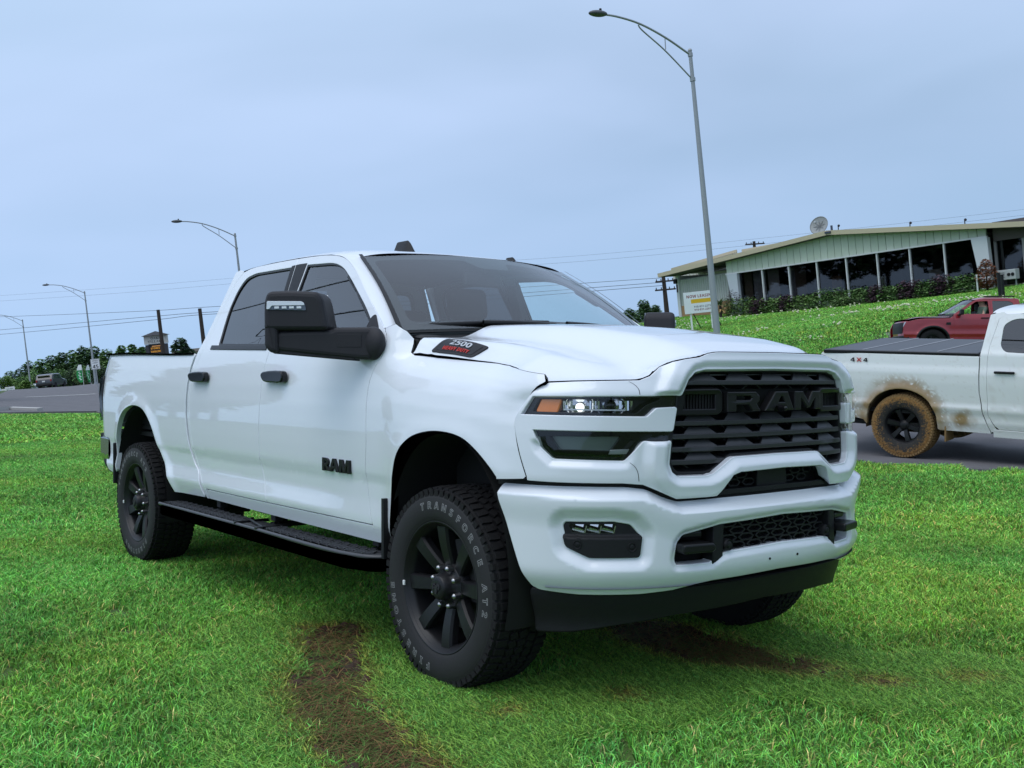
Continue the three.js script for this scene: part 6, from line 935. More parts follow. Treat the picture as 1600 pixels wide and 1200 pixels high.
function utilityPole(px, py, d, label, arms) { const t = at(px, py, d), y0 = gY(t.x, t.z), h = t.y - y0, r = thing('utility_pole', label, 'utility pole', V(t.x, y0, t.z)); part(r, 'pole', new THREE.CylinderGeometry(0.13, 0.19, h, 12).translate(0, h / 2, 0), wood); for (const [dy, L] of arms) part(r, 'crossarm', merge([box(L, 0.11, 0.09, 0, h - dy, 0.1), ...[-0.45, -0.2, 0.2, 0.45].map((f) => new THREE.CylinderGeometry(0.03, 0.04, 0.14, 8).translate(f * L, h - dy + 0.12, 0.1))]).rotateY(0.5), wood); return r; }
utilityPole(247, 484, 80, 'dark wooden utility pole in front of the shopping plaza sign', []);
utilityPole(312, 482, 74, 'dark wooden utility pole right beside the rear of the cab', []);
utilityPole(1036.5, 432, 74, 'utility pole with two crossarms at the left corner of the office building', [[0.35, 1.6], [0.95, 1.8]]);
utilityPole(1178, 377, 92, 'utility pole whose crossarm peeps over the office roof', [[0.25, 2.2]]);
{
  const wire = mat(0.05, 0.055, 0.065, 0.8);
  const line = (pts, r, label) => top('power_line', tube(pts.map((p) => at(...p)), r, 60, 5), wire, label, 'cable');
  line([[-120, 498, 118], [0, 495, 104], [247, 485, 80], [312, 480.5, 74], [620, 462, 70], [1037, 434, 74]], 0.016, 'uppermost cable, running across the tops of both wooden poles');
  line([[-120, 526, 118], [0, 515.5, 104], [250, 493.5, 80], [314, 488.5, 74], [620, 472, 70], [1037, 441, 74]], 0.018, 'upper of the two close cables below the tops of the wooden poles');
  line([[-120, 531, 118], [0, 522.5, 104], [254, 498.5, 80], [318, 491.5, 74], [620, 478, 70], [1037, 446, 74]], 0.018, 'lower of the two close cables below the tops of the wooden poles');
  line([[-120, 478, 150], [200, 457, 130], [500, 432, 120], [900, 409, 110], [1250, 375, 105], [1700, 325, 100]], 0.010, 'faint thin high cable passing behind the cab roof');
  line([[-120, 470, 150], [200, 448, 130], [500, 424, 120], [900, 400, 110], [1250, 366, 105], [1700, 316, 100]], 0.009, 'faintest and highest of the cables in the sky');
}
{ // cables running past on the near side, out of the picture: the side glass mirrors them
  const wire = mat(0.03, 0.03, 0.035, 0.8);
  for (const [x, y, l] of [[-7.2, 9.45, 'lowest'], [-7.0, 9.95, 'middle'], [-6.8, 11.1, 'highest']]) top('power_line', tube([-92, -70, -45, -20, 14].map((z) => tw(x, y - 0.1 + 0.00012 * (z + 30) ** 2, z)), 0.019, 40, 5), wire, l + ' of three cables left of the view, mirrored in the side windows', 'cable');
  for (const [z, l] of [[-92, 'farther'], [14, 'nearer']]) { const b = tw(-7, 0, z), y0 = gY(b.x, b.z), p = thing('utility_pole', l + ' wooden pole left of the view carrying the mirrored cables', 'utility pole', V(b.x, y0, b.z)), h = tw(-7, 12, z).y - y0; part(p, 'pole', new THREE.CylinderGeometry(0.12, 0.17, h, 12).translate(0, h / 2, 0), wood); part(p, 'crossarm', box(1.2, 0.1, 0.1, 0, h - 1.4, 0), wood); }
}
{ // speed limit sign
  const d = 84, p = at(149, 569, d), y0 = gY(p.x, p.z), h = p.y - y0, r = thing('speed_limit_sign', 'white speed limit sign reading 45 on a post behind the truck bed', 'road sign', V(p.x, y0, p.z), new THREE.Quaternion().setFromAxisAngle(V(0, 1, 0), 0.25));
  part(r, 'post', box(0.07, h + 0.45, 0.05, 0, (h + 0.45) / 2, -0.03), MAT.galv);
  const face = canvasTex(256, 320, (g, w, hh) => { g.fillStyle = '#e9ecec'; g.fillRect(0, 0, w, hh); g.strokeStyle = '#16181c'; g.lineWidth = 8; g.strokeRect(10, 10, w - 20, hh - 20); g.fillStyle = '#14161a'; g.textAlign = 'center'; g.font = 'bold 56px sans-serif'; g.fillText('SPEED', w / 2, 78); g.fillText('LIMIT', w / 2, 140); g.font = 'bold 158px sans-serif'; g.fillText('45', w / 2, 290); });
  part(r, 'board', rbox(0.70, 0.86, 0.012, 0.005, 0, h, 0), MAT.galv); part(r, 'sign_face', new THREE.PlaneGeometry(0.68, 0.84).translate(0, h, 0.009), new THREE.MeshStandardMaterial({ map: face, roughness: 0.5 }));
}
for (const [px, py, hpx, d, label, lean] of [[126.5, 602, 33, 108, 'green feather flag with white top, left of the two', 0], [139.5, 599, 32, 114, 'narrow white and green feather flag, right of the two', 1.3]]) {
  const g = at(px, py, d), y0 = gY(g.x, g.z), h = hpx * d / FPX, r = thing('feather_flag', label, 'flag', V(g.x, Math.min(g.y, y0), g.z), new THREE.Quaternion().setFromAxisAngle(V(0, 1, 0), lean));
  part(r, 'pole', tube([[0.3, 0, 0], [0.3, h * 0.6, 0], [0.27, h * 0.9, 0], [0.0, h, 0]], 0.018, 20, 6), MAT.white);
  const m = new THREE.MeshStandardMaterial({ roughness: 0.8, side: THREE.DoubleSide, map: canvasTex(64, 256, (c, w, hh) => { c.fillStyle = '#1e8a45'; c.fillRect(0, 0, w, hh); c.fillStyle = '#e8eeea'; c.fillRect(0, 0, w, 78); c.fillStyle = '#e8eeea'; for (let i = 0; i < 6; i++) c.fillRect(18 + 8 * (i % 2), 100 + i * 22, 22, 10); }) });
  part(r, 'banner', grid(6, 20, (u, v) => { const t = v, w = 0.62 * Math.sin(Math.PI * clamp(0.12 + 0.8 * t)) ** 0.6; return [0.29 - w * (1 - u), 0.35 + (h - 0.36) * t, 0.05 * Math.sin(u * 3 + t * 7)]; }), m);
}
{ // pylon sign of the shops over the road
  const d = 96, c = at(245, 540, d), y0 = gY(c.x, c.z), k = d / FPX, r = thing('plaza_sign', 'tall shopping plaza sign with black hipped roof and amber message board', 'sign', V(c.x, y0, c.z), new THREE.Quaternion().setFromAxisAngle(V(0, 1, 0), 0.18)), y = (py) => at(245, py, d).y - y0;
  const W = 33 * k, yt = y(524), ym = y(537), yb = y(560);
  part(r, 'post', merge([-1, 1].map((s) => box(W * 0.16, ym - 0.05, 0.5, s * W * 0.42, (ym - 0.05) / 2, 0))), mat(0.05, 0.05, 0.055, 0.7));
  part(r, 'cabinet', box(W * 1.05, yt - ym, 0.7, 0, (yt + ym) / 2, 0), mat(0.62, 0.60, 0.56, 0.7)); part(r, 'message_board', box(W * 0.7, ym - yb, 0.55, 0, (ym + yb) / 2 - 0.02, 0), mat(0.015, 0.015, 0.02, 0.5));
  part(r, 'roof', new THREE.ConeGeometry(W * 0.86, y(517) - yt, 4).rotateY(Math.PI / 4).scale(1, 1, 0.6).translate(0, (y(517) + yt) / 2, 0), mat(0.03, 0.03, 0.035, 0.8));
  const f1 = canvasTex(256, 100, (g, w, h) => { g.fillStyle = '#cfccc4'; g.fillRect(0, 0, w, h); g.fillStyle = '#23252b'; g.textAlign = 'center'; g.font = 'bold 42px serif'; g.fillText('OAKS', w / 2, 46); g.fillText('VILLAGE', w / 2, 88); });
  const f2 = canvasTex(256, 256, (g, w, h) => { g.fillStyle = '#0c0b0c'; g.fillRect(0, 0, w, h); g.fillStyle = '#e8a030'; g.textAlign = 'center'; g.font = 'bold 46px sans-serif'; g.fillText('STORES &', w / 2, 88); g.fillText('TANLINES', w / 2, 146); g.fillStyle = '#c08850'; g.fillRect(50, 24, 156, 18); g.fillStyle = '#b9b2a6'; g.fillRect(60, 200, 140, 14); });
  part(r, 'sign_face', new THREE.PlaneGeometry(W * 0.95, (yt - ym) * 0.94).translate(0, (yt + ym) / 2, 0.354), new THREE.MeshStandardMaterial({ map: f1, roughness: 0.6 }));
  part(r, 'sign_face', new THREE.PlaneGeometry(W * 0.66, (ym - yb) * 0.96).translate(0, (ym + yb) / 2 - 0.02, 0.28), new THREE.MeshStandardMaterial({ map: f2, roughness: 0.6, emissive: new THREE.Color(0.35, 0.35, 0.35), emissiveMap: f2 }));
}
{ // low beige shop building beyond the bed
  const a = at(290, 552, 104), b = at(345, 540, 98), y0 = gY(a.x, a.z), root = thing('shop_building', 'low beige building just visible between bed and cab', 'building', V((a.x + b.x) / 2, y0, (a.z + b.z) / 2), new THREE.Quaternion().setFromAxisAngle(V(0, 1, 0), 0.15)), h = at(318, 543, 100).y - y0;
  part(root, 'wall', box(5.2, h - 0.3, 6, 0, (h - 0.3) / 2, -2), mat(0.36, 0.31, 0.25, 0.85)); part(root, 'roof_fascia', box(5.5, 0.3, 6.3, 0, h - 0.15, -2), mat(0.30, 0.27, 0.23, 0.8));
  for (const x of [-1.6, 0, 1.6]) part(root, 'window', box(1.0, 1.2, 0.06, x, 1.6, 1.0), MAT.gloss);
}
{ // white board signs and the grey cabinet by the far verge
  for (const [px0, px1, py0, py1, label] of [[3, 9, 609.5, 615, 'small plain white board at the far left verge'], [9, 24, 606, 614.5, 'white board with dark lettering at the far left verge']]) {
    const d = 96, a = at((px0 + px1) / 2, py1, d), w = (px1 - px0) * d / FPX, h = (py1 - py0) * d / FPX + 0.1, y0 = Math.min(a.y, gY(a.x, a.z)), r = thing('board_sign', label, 'sign', V(a.x, y0, a.z));
    const hh = a.y + h - y0; part(r, 'board', rbox(w, h, 0.08, 0.01, 0, hh - h / 2, 0), MAT.white); part(r, 'legs', merge([-1, 1].map((s) => box(0.06, hh, 0.06, s * w * 0.4, hh / 2, -0.05))), MAT.galv);
    if (px1 > 20) part(r, 'sign_face', new THREE.PlaneGeometry(w * 0.8, h * 0.7).translate(0, hh - h / 2, 0.045), new THREE.MeshStandardMaterial({ roughness: 0.7, map: canvasTex(128, 64, (g) => { g.fillStyle = '#dfe4e2'; g.fillRect(0, 0, 128, 64); g.fillStyle = '#5d7068'; for (const [x, y, l] of [[8, 10, 50], [64, 10, 54], [8, 30, 30], [46, 30, 70], [8, 48, 90]]) g.fillRect(x, y, l, 9); }) }));
  }
  const d = 138, a = at(55, 611, d), y0 = Math.min(a.y, gY(a.x, a.z)), r = thing('utility_cabinet', 'grey metal utility cabinet with a pitched top beside the last lamp', 'cabinet', V(a.x, y0, a.z)), h = a.y + 0.75 - y0;
  part(r, 'body', rbox(1.0, h, 0.8, 0.03, 0, h / 2, 0), mat(0.36, 0.40, 0.44, 0.6)); part(r, 'lid', new THREE.ConeGeometry(0.80, 0.28, 4).rotateY(Math.PI / 4).translate(0, h + 0.13, 0), mat(0.42, 0.45, 0.48, 0.6)); part(r, 'door', rbox(0.7, h * 0.75, 0.03, 0.01, 0, h * 0.45, 0.405), mat(0.32, 0.36, 0.40, 0.6));
}

// ---------------------------------------------------------------- plants
function leafCloud(seed, blobs, n, size, cols, flatY = 1) { // many leaf sprays through the volume of a few soft lobes
  const r = rng(seed), P = [], C = [];
  const tot = blobs.reduce((s, b) => s + b[3] ** 2, 0);
  for (const [bx, by, bz, br, sy = 1] of blobs) for (let i = 0, m = Math.round(n * br * br / tot); i < m; i++) {
    let x, y, z, l; do { x = r() * 2 - 1; y = r() * 2 - 1; z = r() * 2 - 1; l = Math.hypot(x, y, z); } while (l > 1 || l < 0.05);
    const k = (0.55 + 0.45 * Math.pow(r(), 0.4)) / l, lump = 0.82 + 0.4 * fbm(x / l * 2.2 + bx, z / l * 2.2 + y / l * 1.7 + bz, 2, seed); x *= k * lump; y *= k * lump; z *= k * lump;
    const c = cols(r), s = size * (0.6 + 0.8 * r()), a = r() * 6.283, b = (r() - 0.4) * 1.6, u = V(Math.cos(a), b * 0.5, Math.sin(a)).multiplyScalar(s), w = V(-Math.sin(a), (r() - 0.5) * 1.4, Math.cos(a)).multiplyScalar(s * 0.55), o = V(bx + x * br, by + y * br * sy, bz + z * br);
    const A = o.clone().sub(u), B = o.clone().add(w), D = o.clone().add(u), E = o.clone().sub(w);
    P.push(...A.toArray(), ...B.toArray(), ...D.toArray(), ...A.toArray(), ...D.toArray(), ...E.toArray()); for (let q = 0; q < 6; q++) C.push(...c);
  }
  const g = new THREE.BufferGeometry(); g.setAttribute('position', new THREE.Float32BufferAttribute(P, 3)); g.setAttribute('color', new THREE.Float32BufferAttribute(C, 3)); g.computeVertexNormals(); return g;
}
const leafMat = mat(1, 1, 1, 0.75, 0, { vertexColors: true }), bark = mat(0.05, 0.04, 0.03, 0.95);
const tint = (a, v = 0.45) => (r) => { const k = 1 - v / 2 + v * r() * 1.4, j = 0.85 + 0.3 * r(); return [a[0] * k * j, a[1] * k, a[2] * k]; };
const darkG = [0.070, 0.140, 0.048], midG = [0.105, 0.205, 0.055], palG = [0.14, 0.24, 0.05], purp = [0.055, 0.028, 0.040], brown = [0.19, 0.075, 0.035];
function tree(px, pyTop, wpx, d, label, col, seed, group, pyBase) {
  const t = at(px, pyTop, d), y0 = gY(t.x, t.z) - 0.05, h = Math.max(t.y - y0, 1.2), w = wpx * d / FPX, r = rng(seed), root = thing('tree', label, 'tree', V(t.x, y0, t.z), null, group), blobs = [];
  for (let i = 0; i < 7; i++) { const f = i / 6, a = r() * 6.28, rad = w * (0.30 + 0.12 * r()) * (1 - 0.38 * f); blobs.push([Math.cos(a) * w * 0.25 * (1 - f * 0.7), Math.min(h * (0.20 + 0.68 * f), h - rad * 0.9), Math.sin(a) * w * 0.25 * (1 - f * 0.7), rad * 1.2, 0.95]); }
  part(root, 'trunk', merge([rod(V(0, 0, 0), V(0, h * 0.7, 0), 0.035 * h, 0.012 * h, 8), ...[0, 1, 2].map((i) => rod(V(0, h * (0.3 + 0.1 * i), 0), V(Math.cos(i * 2.1) * w * 0.25, h * (0.55 + 0.1 * i), Math.sin(i * 2.1) * w * 0.25), 0.014 * h, 0.006 * h, 6))]), bark);
  part(root, 'crown', leafCloud(seed, blobs, 2600, Math.max(0.11, h * 0.042), tint(col)), leafMat);
}
{
  const wood1 = [[14, 581, 26, 165, 'dark tree at the far left end of the highway tree row, above the pale bush'], [44, 565, 30, 160, 'dark tree in the row directly behind the leftmost lamp pole'], [62, 561, 28, 150, 'mid green tree in the row just right of the leftmost lamp pole'], [80, 556, 30, 155, 'dark tree in the row above the SUV roof'], [97, 551, 30, 148, 'dark tree in the row above the right edge of the SUV'], [113, 548, 32, 152, 'mid green tree in the row left of the feather flags'], [130, 543, 34, 146, 'dark tree in the row above the feather flags'], [146, 541, 34, 150, 'tallest dark tree in the row, behind the speed limit sign'], [163, 547, 34, 146, 'mid green tree at the right end of the row above the bed corner'], [30, 577, 22, 170, 'smallest dark tree in the row, left of the leftmost lamp pole']];
  wood1.forEach(([px, py, w, d, l], i) => tree(px, py, w, d, l, i % 3 === 2 ? midG : darkG, 300 + i, 'trees in the row across the highway'));
  [[52, 583, 34, 148, 'bushy low tree right behind the grey cabinet'], [72, 580, 34, 146, 'bushy low tree behind the left half of the SUV'], [92, 578, 36, 145, 'bushy low tree behind the right half of the SUV'], [112, 576, 36, 143, 'bushy low tree between the SUV and the feather flags'], [132, 574, 38, 140, 'bushy low tree right behind the feather flags'], [152, 572, 38, 138, 'bushy low tree behind the post of the speed limit sign'], [30, 590, 26, 158, 'bushy low tree between the two pale bushes at the left']].forEach(([px, py, w, d, l], i) => tree(px, py, w, d, l, i % 2 ? [0.034, 0.072, 0.024] : midG, 340 + i, 'undergrowth trees across the highway'));
  tree(8, 590, 34, 120, 'pale bright green rounded tree at the left edge behind the white boards', palG, 360);
  tree(39, 596, 24, 130, 'pale bright green low tree left of the grey cabinet', palG, 361);
  [[188, 539, 26, 130, 'tree above the bed rail, farthest left of the plaza sign'], [205, 537, 24, 132, 'tree above the bed rail, middle of three left of the plaza sign'], [222, 541, 22, 134, 'tree above the bed rail touching the left side of the plaza sign']].forEach(([px, py, w, d, l], i) => tree(px, py, w, d, l, midG, 370 + i, 'trees above the bed rail'));
  tree(283, 528, 40, 92, 'dark green tree right of the plaza sign above the bed rail', [0.035, 0.085, 0.035], 380);
  [[1004, 470, 30, 90, 'taller dark tree behind the far door mirror'], [1022, 477, 26, 92, 'shorter dark tree between the door mirror and the corner utility pole'], [985, 483, 28, 95, 'low dark tree left of the far door mirror']].forEach(([px, py, w, d, l], i) => tree(px, py, w, d, l, darkG, 390 + i));
}
// a stand of trees off to the left, which the office windows mirror
for (let i = 0; i < 9; i++) { const x = -40 - 6 * (i % 2), z = -64 + i * 5, r = rng(800 + i), y0 = gY(x, z), h = 9 + 4 * r(), t = thing('tree', 'tall dark tree standing left of the view, mirrored in the office windows', 'tree', V(x, y0, z), null, 'trees mirrored in the office windows'); part(t, 'trunk', rod(V(0, 0, 0), V(0, h * 0.7, 0), 0.25, 0.1), bark); part(t, 'crown', leafCloud(810 + i, [[0, h * 0.45, 0, h * 0.3], [0.8, h * 0.65, 0.6, h * 0.27], [-0.9, h * 0.6, -0.4, h * 0.26], [0, h * 0.8, 0, h * 0.2]], 5200, 0.46, tint(darkG)), leafMat); }
// ---------------------------------------------------------------- office building on the rise
{
  const e = V(0.627, 0, 0.779), n = V(-0.779, 0, 0.627), O = V(14.5, 0, -54.21), BAY = 1.81, y0 = 1.35;
  const B = thing('office_building', 'long low office building with mint green gable panels and dark windows on the rise', 'building', V(O.x, 0, O.z), new THREE.Quaternion().setFromRotationMatrix(new THREE.Matrix4().makeBasis(e, V(0, 1, 0), V().crossVectors(e, V(0, 1, 0)))));
  // local: x along the front to the right, y up, +z towards the viewer
  const out = V().crossVectors(e, V(0, 1, 0)).dot(n) > 0 ? 1 : -1;
  const Z = (z) => z * out, K = (px) => { const q = (px - 800) / FPX; return (59 * q - 14.4) / (1.135 + 1.41 * q) * BAY; };
  const K2 = (px, z) => { const q = (px - 800) / FPX; return (59 * q - 0.627 * q * z - 14.4 + 0.779 * z) / (0.627 + 0.779 * q); };
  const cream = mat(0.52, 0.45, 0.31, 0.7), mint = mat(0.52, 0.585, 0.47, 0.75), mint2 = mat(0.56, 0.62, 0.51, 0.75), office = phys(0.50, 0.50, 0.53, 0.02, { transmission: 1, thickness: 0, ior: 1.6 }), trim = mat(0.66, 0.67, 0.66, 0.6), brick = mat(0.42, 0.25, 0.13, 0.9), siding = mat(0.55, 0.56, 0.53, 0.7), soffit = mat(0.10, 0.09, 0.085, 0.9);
  const xa = K2(1302, 0.45), xl = K2(1040, 0.5), xr = K(1760), xs = K(1140), xe = K(1546);
  const beamY = (x) => x < xa ? lerp(4.36, 5.22, (x - xl) / (xa - xl)) : lerp(5.22, 4.18, (x - xa) / (K(1600) - xa)); // underside of the roof edge
  const bar = (x0, ya, x1, yb, th, dp, z) => { const a = Math.atan2(yb - ya, x1 - x0), L = Math.hypot(x1 - x0, yb - ya); return box(L, th, dp).rotateZ(a).translate((x0 + x1) / 2, (ya + yb) / 2 + th / 2, z); };
  part(B, 'roof_edge', bar(xl - 0.3, beamY(xl - 0.3), xa, beamY(xa), 0.24, 0.14, Z(0.55)), cream); part(B, 'roof_edge', bar(xa, beamY(xa), xr, beamY(xr), 0.24, 0.14, Z(0.55)), cream);
  part(B, 'roof', bar(xl - 0.3, beamY(xl - 0.3) + 0.1, xa, beamY(xa) + 0.1, 0.12, 4.4, Z(-1.7)), mat(0.45, 0.44, 0.42, 0.8)); part(B, 'roof', bar(xa, beamY(xa) + 0.1, xr, beamY(xr) + 0.1, 0.12, 18, Z(-8.5)), mat(0.45, 0.44, 0.42, 0.8));
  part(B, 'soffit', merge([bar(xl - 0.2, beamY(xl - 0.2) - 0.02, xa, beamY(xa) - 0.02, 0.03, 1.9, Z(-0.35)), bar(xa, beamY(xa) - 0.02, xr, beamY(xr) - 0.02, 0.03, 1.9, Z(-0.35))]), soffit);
  part(B, 'roof_vent', merge([cyl(0.06, 0.06, 0.5, 8).translate(xa + 0.12, 5.45, Z(0.3)), box(0.34, 0.10, 0.2, xa + 0.1, 5.34, Z(0.6))]), mat(0.05, 0.06, 0.09, 0.5));
  const ant = [[1318, 0.22], [1429, 0.18], [1514, 0.20]]; for (const [px, h] of ant) part(B, 'roof_vent', merge([cyl(0.025, 0.025, h, 6).translate(K(px), beamY(K(px)) + 0.24 + h / 2, Z(0)), new THREE.SphereGeometry(0.07, 8, 6).translate(K(px) + 0.04, beamY(K(px)) + 0.24 + h, Z(0))]), MAT.grey);
  // gable boards
  const bw = (xe - xs) / 36; for (let i = 0; i < 36; i++) { const a = xs + i * bw + 0.012, b = xs + (i + 1) * bw - 0.012, p = [[a, 3.99], [b, 3.99], [b, beamY(b) + 0.02]]; if (a < xa && b > xa) p.push([xa, beamY(xa) + 0.02]); p.push([a, beamY(a) + 0.02]); part(B, 'gable_board', extrude(p, 0.05).translate(0, 0, Z(0.02) - 0.025), i % 3 ? mint : mint2); }
  part(B, 'wall', merge([extrude([[xs, 3.97], [xe, 3.97], [xe, beamY(xe)], [xa, beamY(xa)], [xs, beamY(xs)]], 0.06).translate(0, 0, Z(-0.06) - 0.03), box(xe - xs, 0.5, 0.2, (xs + xe) / 2, y0 + 0.15, Z(-0.05))]), mat(0.16, 0.20, 0.15, 0.8));
  part(B, 'lintel', box(xe - xs + 0.1, 0.07, 0.16, (xs + xe) / 2, 3.955, Z(0.06)), trim);
  // window bays
  const mx = [-1.0, 0, 1, 2, 3, 4, 5, 6, 6.75].map((k) => k * BAY);
  for (let i = 0; i + 1 < mx.length; i++) part(B, 'window_pane', box(mx[i + 1] - mx[i] - 0.07, 2.2, 0.012, (mx[i] + mx[i + 1]) / 2, 2.82, Z(-0.02)), office);
  for (let i = 1; i + 1 < mx.length; i++) part(B, 'mullion', box(0.062, 2.3, 0.12, mx[i], 2.78, Z(0.03)), trim);
  for (const [x, w, h, m, z] of [[-1.45, 0.55, 2.2, mat(0.46, 0.36, 0.22, 0.9), -0.5], [-0.55, 0.85, 2.2, mat(0.62, 0.60, 0.54, 0.9), -0.4], [0.42, 0.75, 2.2, mat(0.58, 0.52, 0.42, 0.9), -0.4], [1.65, 0.45, 2.1, mat(0.52, 0.50, 0.46, 0.9), -0.6], [2.15, 0.7, 2.2, mat(0.24, 0.17, 0.11, 0.9), -0.5], [4.35, 0.6, 1.3, mat(0.24, 0.12, 0.06, 0.9), -0.6], [9.9, 0.65, 1.0, mat(0.45, 0.42, 0.30, 0.9), -0.7]]) part(B, 'blind', box(w, h, 0.03, x, 1.75 + h / 2, Z(z)), m);
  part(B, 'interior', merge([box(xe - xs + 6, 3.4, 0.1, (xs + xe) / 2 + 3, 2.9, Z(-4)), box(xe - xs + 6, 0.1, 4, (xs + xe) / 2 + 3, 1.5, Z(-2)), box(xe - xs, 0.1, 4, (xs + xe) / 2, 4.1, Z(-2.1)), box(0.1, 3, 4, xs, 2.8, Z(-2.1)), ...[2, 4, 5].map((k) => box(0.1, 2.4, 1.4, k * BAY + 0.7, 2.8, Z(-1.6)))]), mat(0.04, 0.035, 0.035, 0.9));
  // battered piers
  const pier = (a, b, c, d) => extrude([[a, y0], [b, y0], [c, 3.92], [d, 3.92]], 0.3).translate(0, 0, Z(0.05) - 0.15);
  part(B, 'pier', pier(K(1150), K(1159), K(1158), K(1142)), mat(0.52, 0.56, 0.60, 0.7)); part(B, 'pier', pier(K(1536), K(1552), K(1549), K(1524)), mat(0.62, 0.65, 0.66, 0.7));
  // porch at the right end
  const px0 = xe + 0.05; part(B, 'porch_wall', box(9, 0.9, 0.2, px0 + 4.6, 4.15, Z(-0.4)), mat(0.10, 0.085, 0.08, 0.85));
  for (const [a, b] of [[px0 + 0.15, px0 + 1.35], [px0 + 1.45, px0 + 3.4], [px0 + 3.5, px0 + 5.6]]) part(B, 'window_pane', box(b - a, 2.25, 0.015, (a + b) / 2, 2.62, Z(-0.55)), office);
  for (const x of [px0 + 0.08, px0 + 1.40, px0 + 3.45]) part(B, 'mullion', box(0.1, 2.3, 0.12, x, 2.62, Z(-0.5)), mat(0.32, 0.31, 0.30, 0.6));
  part(B, 'porch_base', box(7, 0.5, 0.3, px0 + 3.6, 1.35, Z(-0.5)), mat(0.08, 0.075, 0.07, 0.9));
  // left wing: ribbed siding over a brick base, set back under the eave
  const zl = -0.75; part(B, 'siding', (() => { const P = []; const L = xs - xl - 0.25; const nr = 26; const sh = [[xl + 0.15, 0]]; for (let i = 0; i < nr; i++) { const a = xl + 0.15 + i * L / nr; sh.push([a + L / nr * 0.55, 0], [a + L / nr * 0.65, 0.035], [a + L / nr * 0.9, 0.035], [a + L / nr, 0]); } const g = grid(sh.length - 1, 1, (u, v) => { const k = Math.round(u * (sh.length - 1)); return [sh[k][0], lerp(2.42, 4.05, v), Z(zl + sh[k][1])]; }); const f = g.toNonIndexed(); f.computeVertexNormals(); return f; })(), siding);
  const bl = K(1113) - xl; part(B, 'brick_base', box(xs - xl - 0.2, 1.3, 0.3, (xl + xs) / 2 + 0.02, 1.78, Z(zl - 0.10)), brick);
  part(B, 'corner_post', box(0.22, 3.2, 0.2, xl + 0.12, 2.8, Z(zl + 0.02)), trim);
  part(B, 'wall_lamp', merge([rbox(0.25, 0.3, 0.3, 0.05, xl + 0.02, 4.0, Z(zl + 0.1)), rbox(0.12, 0.5, 0.08, 0.02, xl + 0.08, 3.55, Z(zl + 0.1))]), MAT.black);
  part(B, 'wall', merge([box(0.2, 3, 16, xl + 0.15, 2.8, Z(-8.8)), box(xs - xl, 1.6, 0.1, (xs + xl) / 2, 3.3, Z(zl - 0.25))]), siding);
  // second roof behind: a ribbed band under a cream edge
  { const zb = -5.2, q = (px, py, d) => { const p = at(px, py, d).sub(V(O.x, 0, O.z)); return [p.dot(e), p.y, p.dot(n)]; };
    const L0 = q(1040, 420, 68), L1 = q(1160, 390, 64.5), L2 = q(1240, 375.5, 61.5), L3 = q(1290, 371, 60);
    const bandPts = [L0, L1, L2, L3]; for (let i = 0; i < 3; i++) { const a = bandPts[i], b = bandPts[i + 1]; part(B, 'roof_edge', bar(a[0], a[1] - 0.16, b[0], b[1] - 0.16, 0.17, 0.15, Z((a[2] + b[2]) / 2)), cream);
      const m = Math.max(2, Math.round((b[0] - a[0]) / 0.3)), g = []; for (let j = 0; j < m; j++) { const x = lerp(a[0], b[0], (j + 0.5) / m), y = lerp(a[1], b[1], (j + 0.5) / m) - 0.16; g.push(box((b[0] - a[0]) / m * 0.6, 0.75, 0.06, x, y - 0.37, Z((a[2] + b[2]) / 2 - 0.02)), box((b[0] - a[0]) / m, 0.75, 0.03, x, y - 0.37, Z((a[2] + b[2]) / 2 - 0.06))); } part(B, 'ribbed_fascia', g, mat(0.60, 0.58, 0.50, 0.75)); }
    part(B, 'roof', box(L2[0] - L0[0], 0.1, 8, (L0[0] + L2[0]) / 2, Math.min(L0[1], L2[1]) - 0.5, Z(L1[2] - 4.2)), MAT.galv);
  }
  const W = (x, y, z) => V(x, y, Z(z)).applyQuaternion(B.quaternion).add(B.position);
  // dish on the roof
  const dish = thing('satellite_dish', 'grey mesh satellite dish tilted on the office roof ridge', 'satellite dish', W(K(1285), beamY(K(1285)) + 0.2, -0.2));
  const face = new THREE.Quaternion().setFromUnitVectors(V(0, 0, 1), V(-0.62, 0.38, 0.68).normalize()), dg = (g) => g.applyQuaternion(face).translate(0, 0.52, 0);
  part(dish, 'reflector', dg(lathe([[0.02, -0.13], [0.2, -0.105], [0.36, -0.055], [0.50, 0.0]], 40)), mat(0.30, 0.31, 0.30, 0.7)); part(dish, 'rim', dg(new THREE.TorusGeometry(0.50, 0.022, 8, 48)), mat(0.24, 0.25, 0.25, 0.6));
  part(dish, 'ribs', merge([0, 1, 2, 3].map((i) => dg(box(0.96, 0.02, 0.02, 0, 0, -0.07).rotateZ(i * Math.PI / 4)))), mat(0.16, 0.17, 0.17, 0.6)); part(dish, 'feed', merge([dg(rod(V(-0.3, 0.2, 0), V(0, 0, 0.42), 0.012)), dg(rod(V(0.3, 0.2, 0), V(0, 0, 0.42), 0.012)), dg(rod(V(0, -0.4, 0), V(0, 0, 0.42), 0.012)), dg(box(0.09, 0.09, 0.12, 0, 0, 0.42))]), MAT.galv); part(dish, 'mast', rod(V(0, -0.15, 0), V(0.06, 0.5, -0.1), 0.04), MAT.galv);
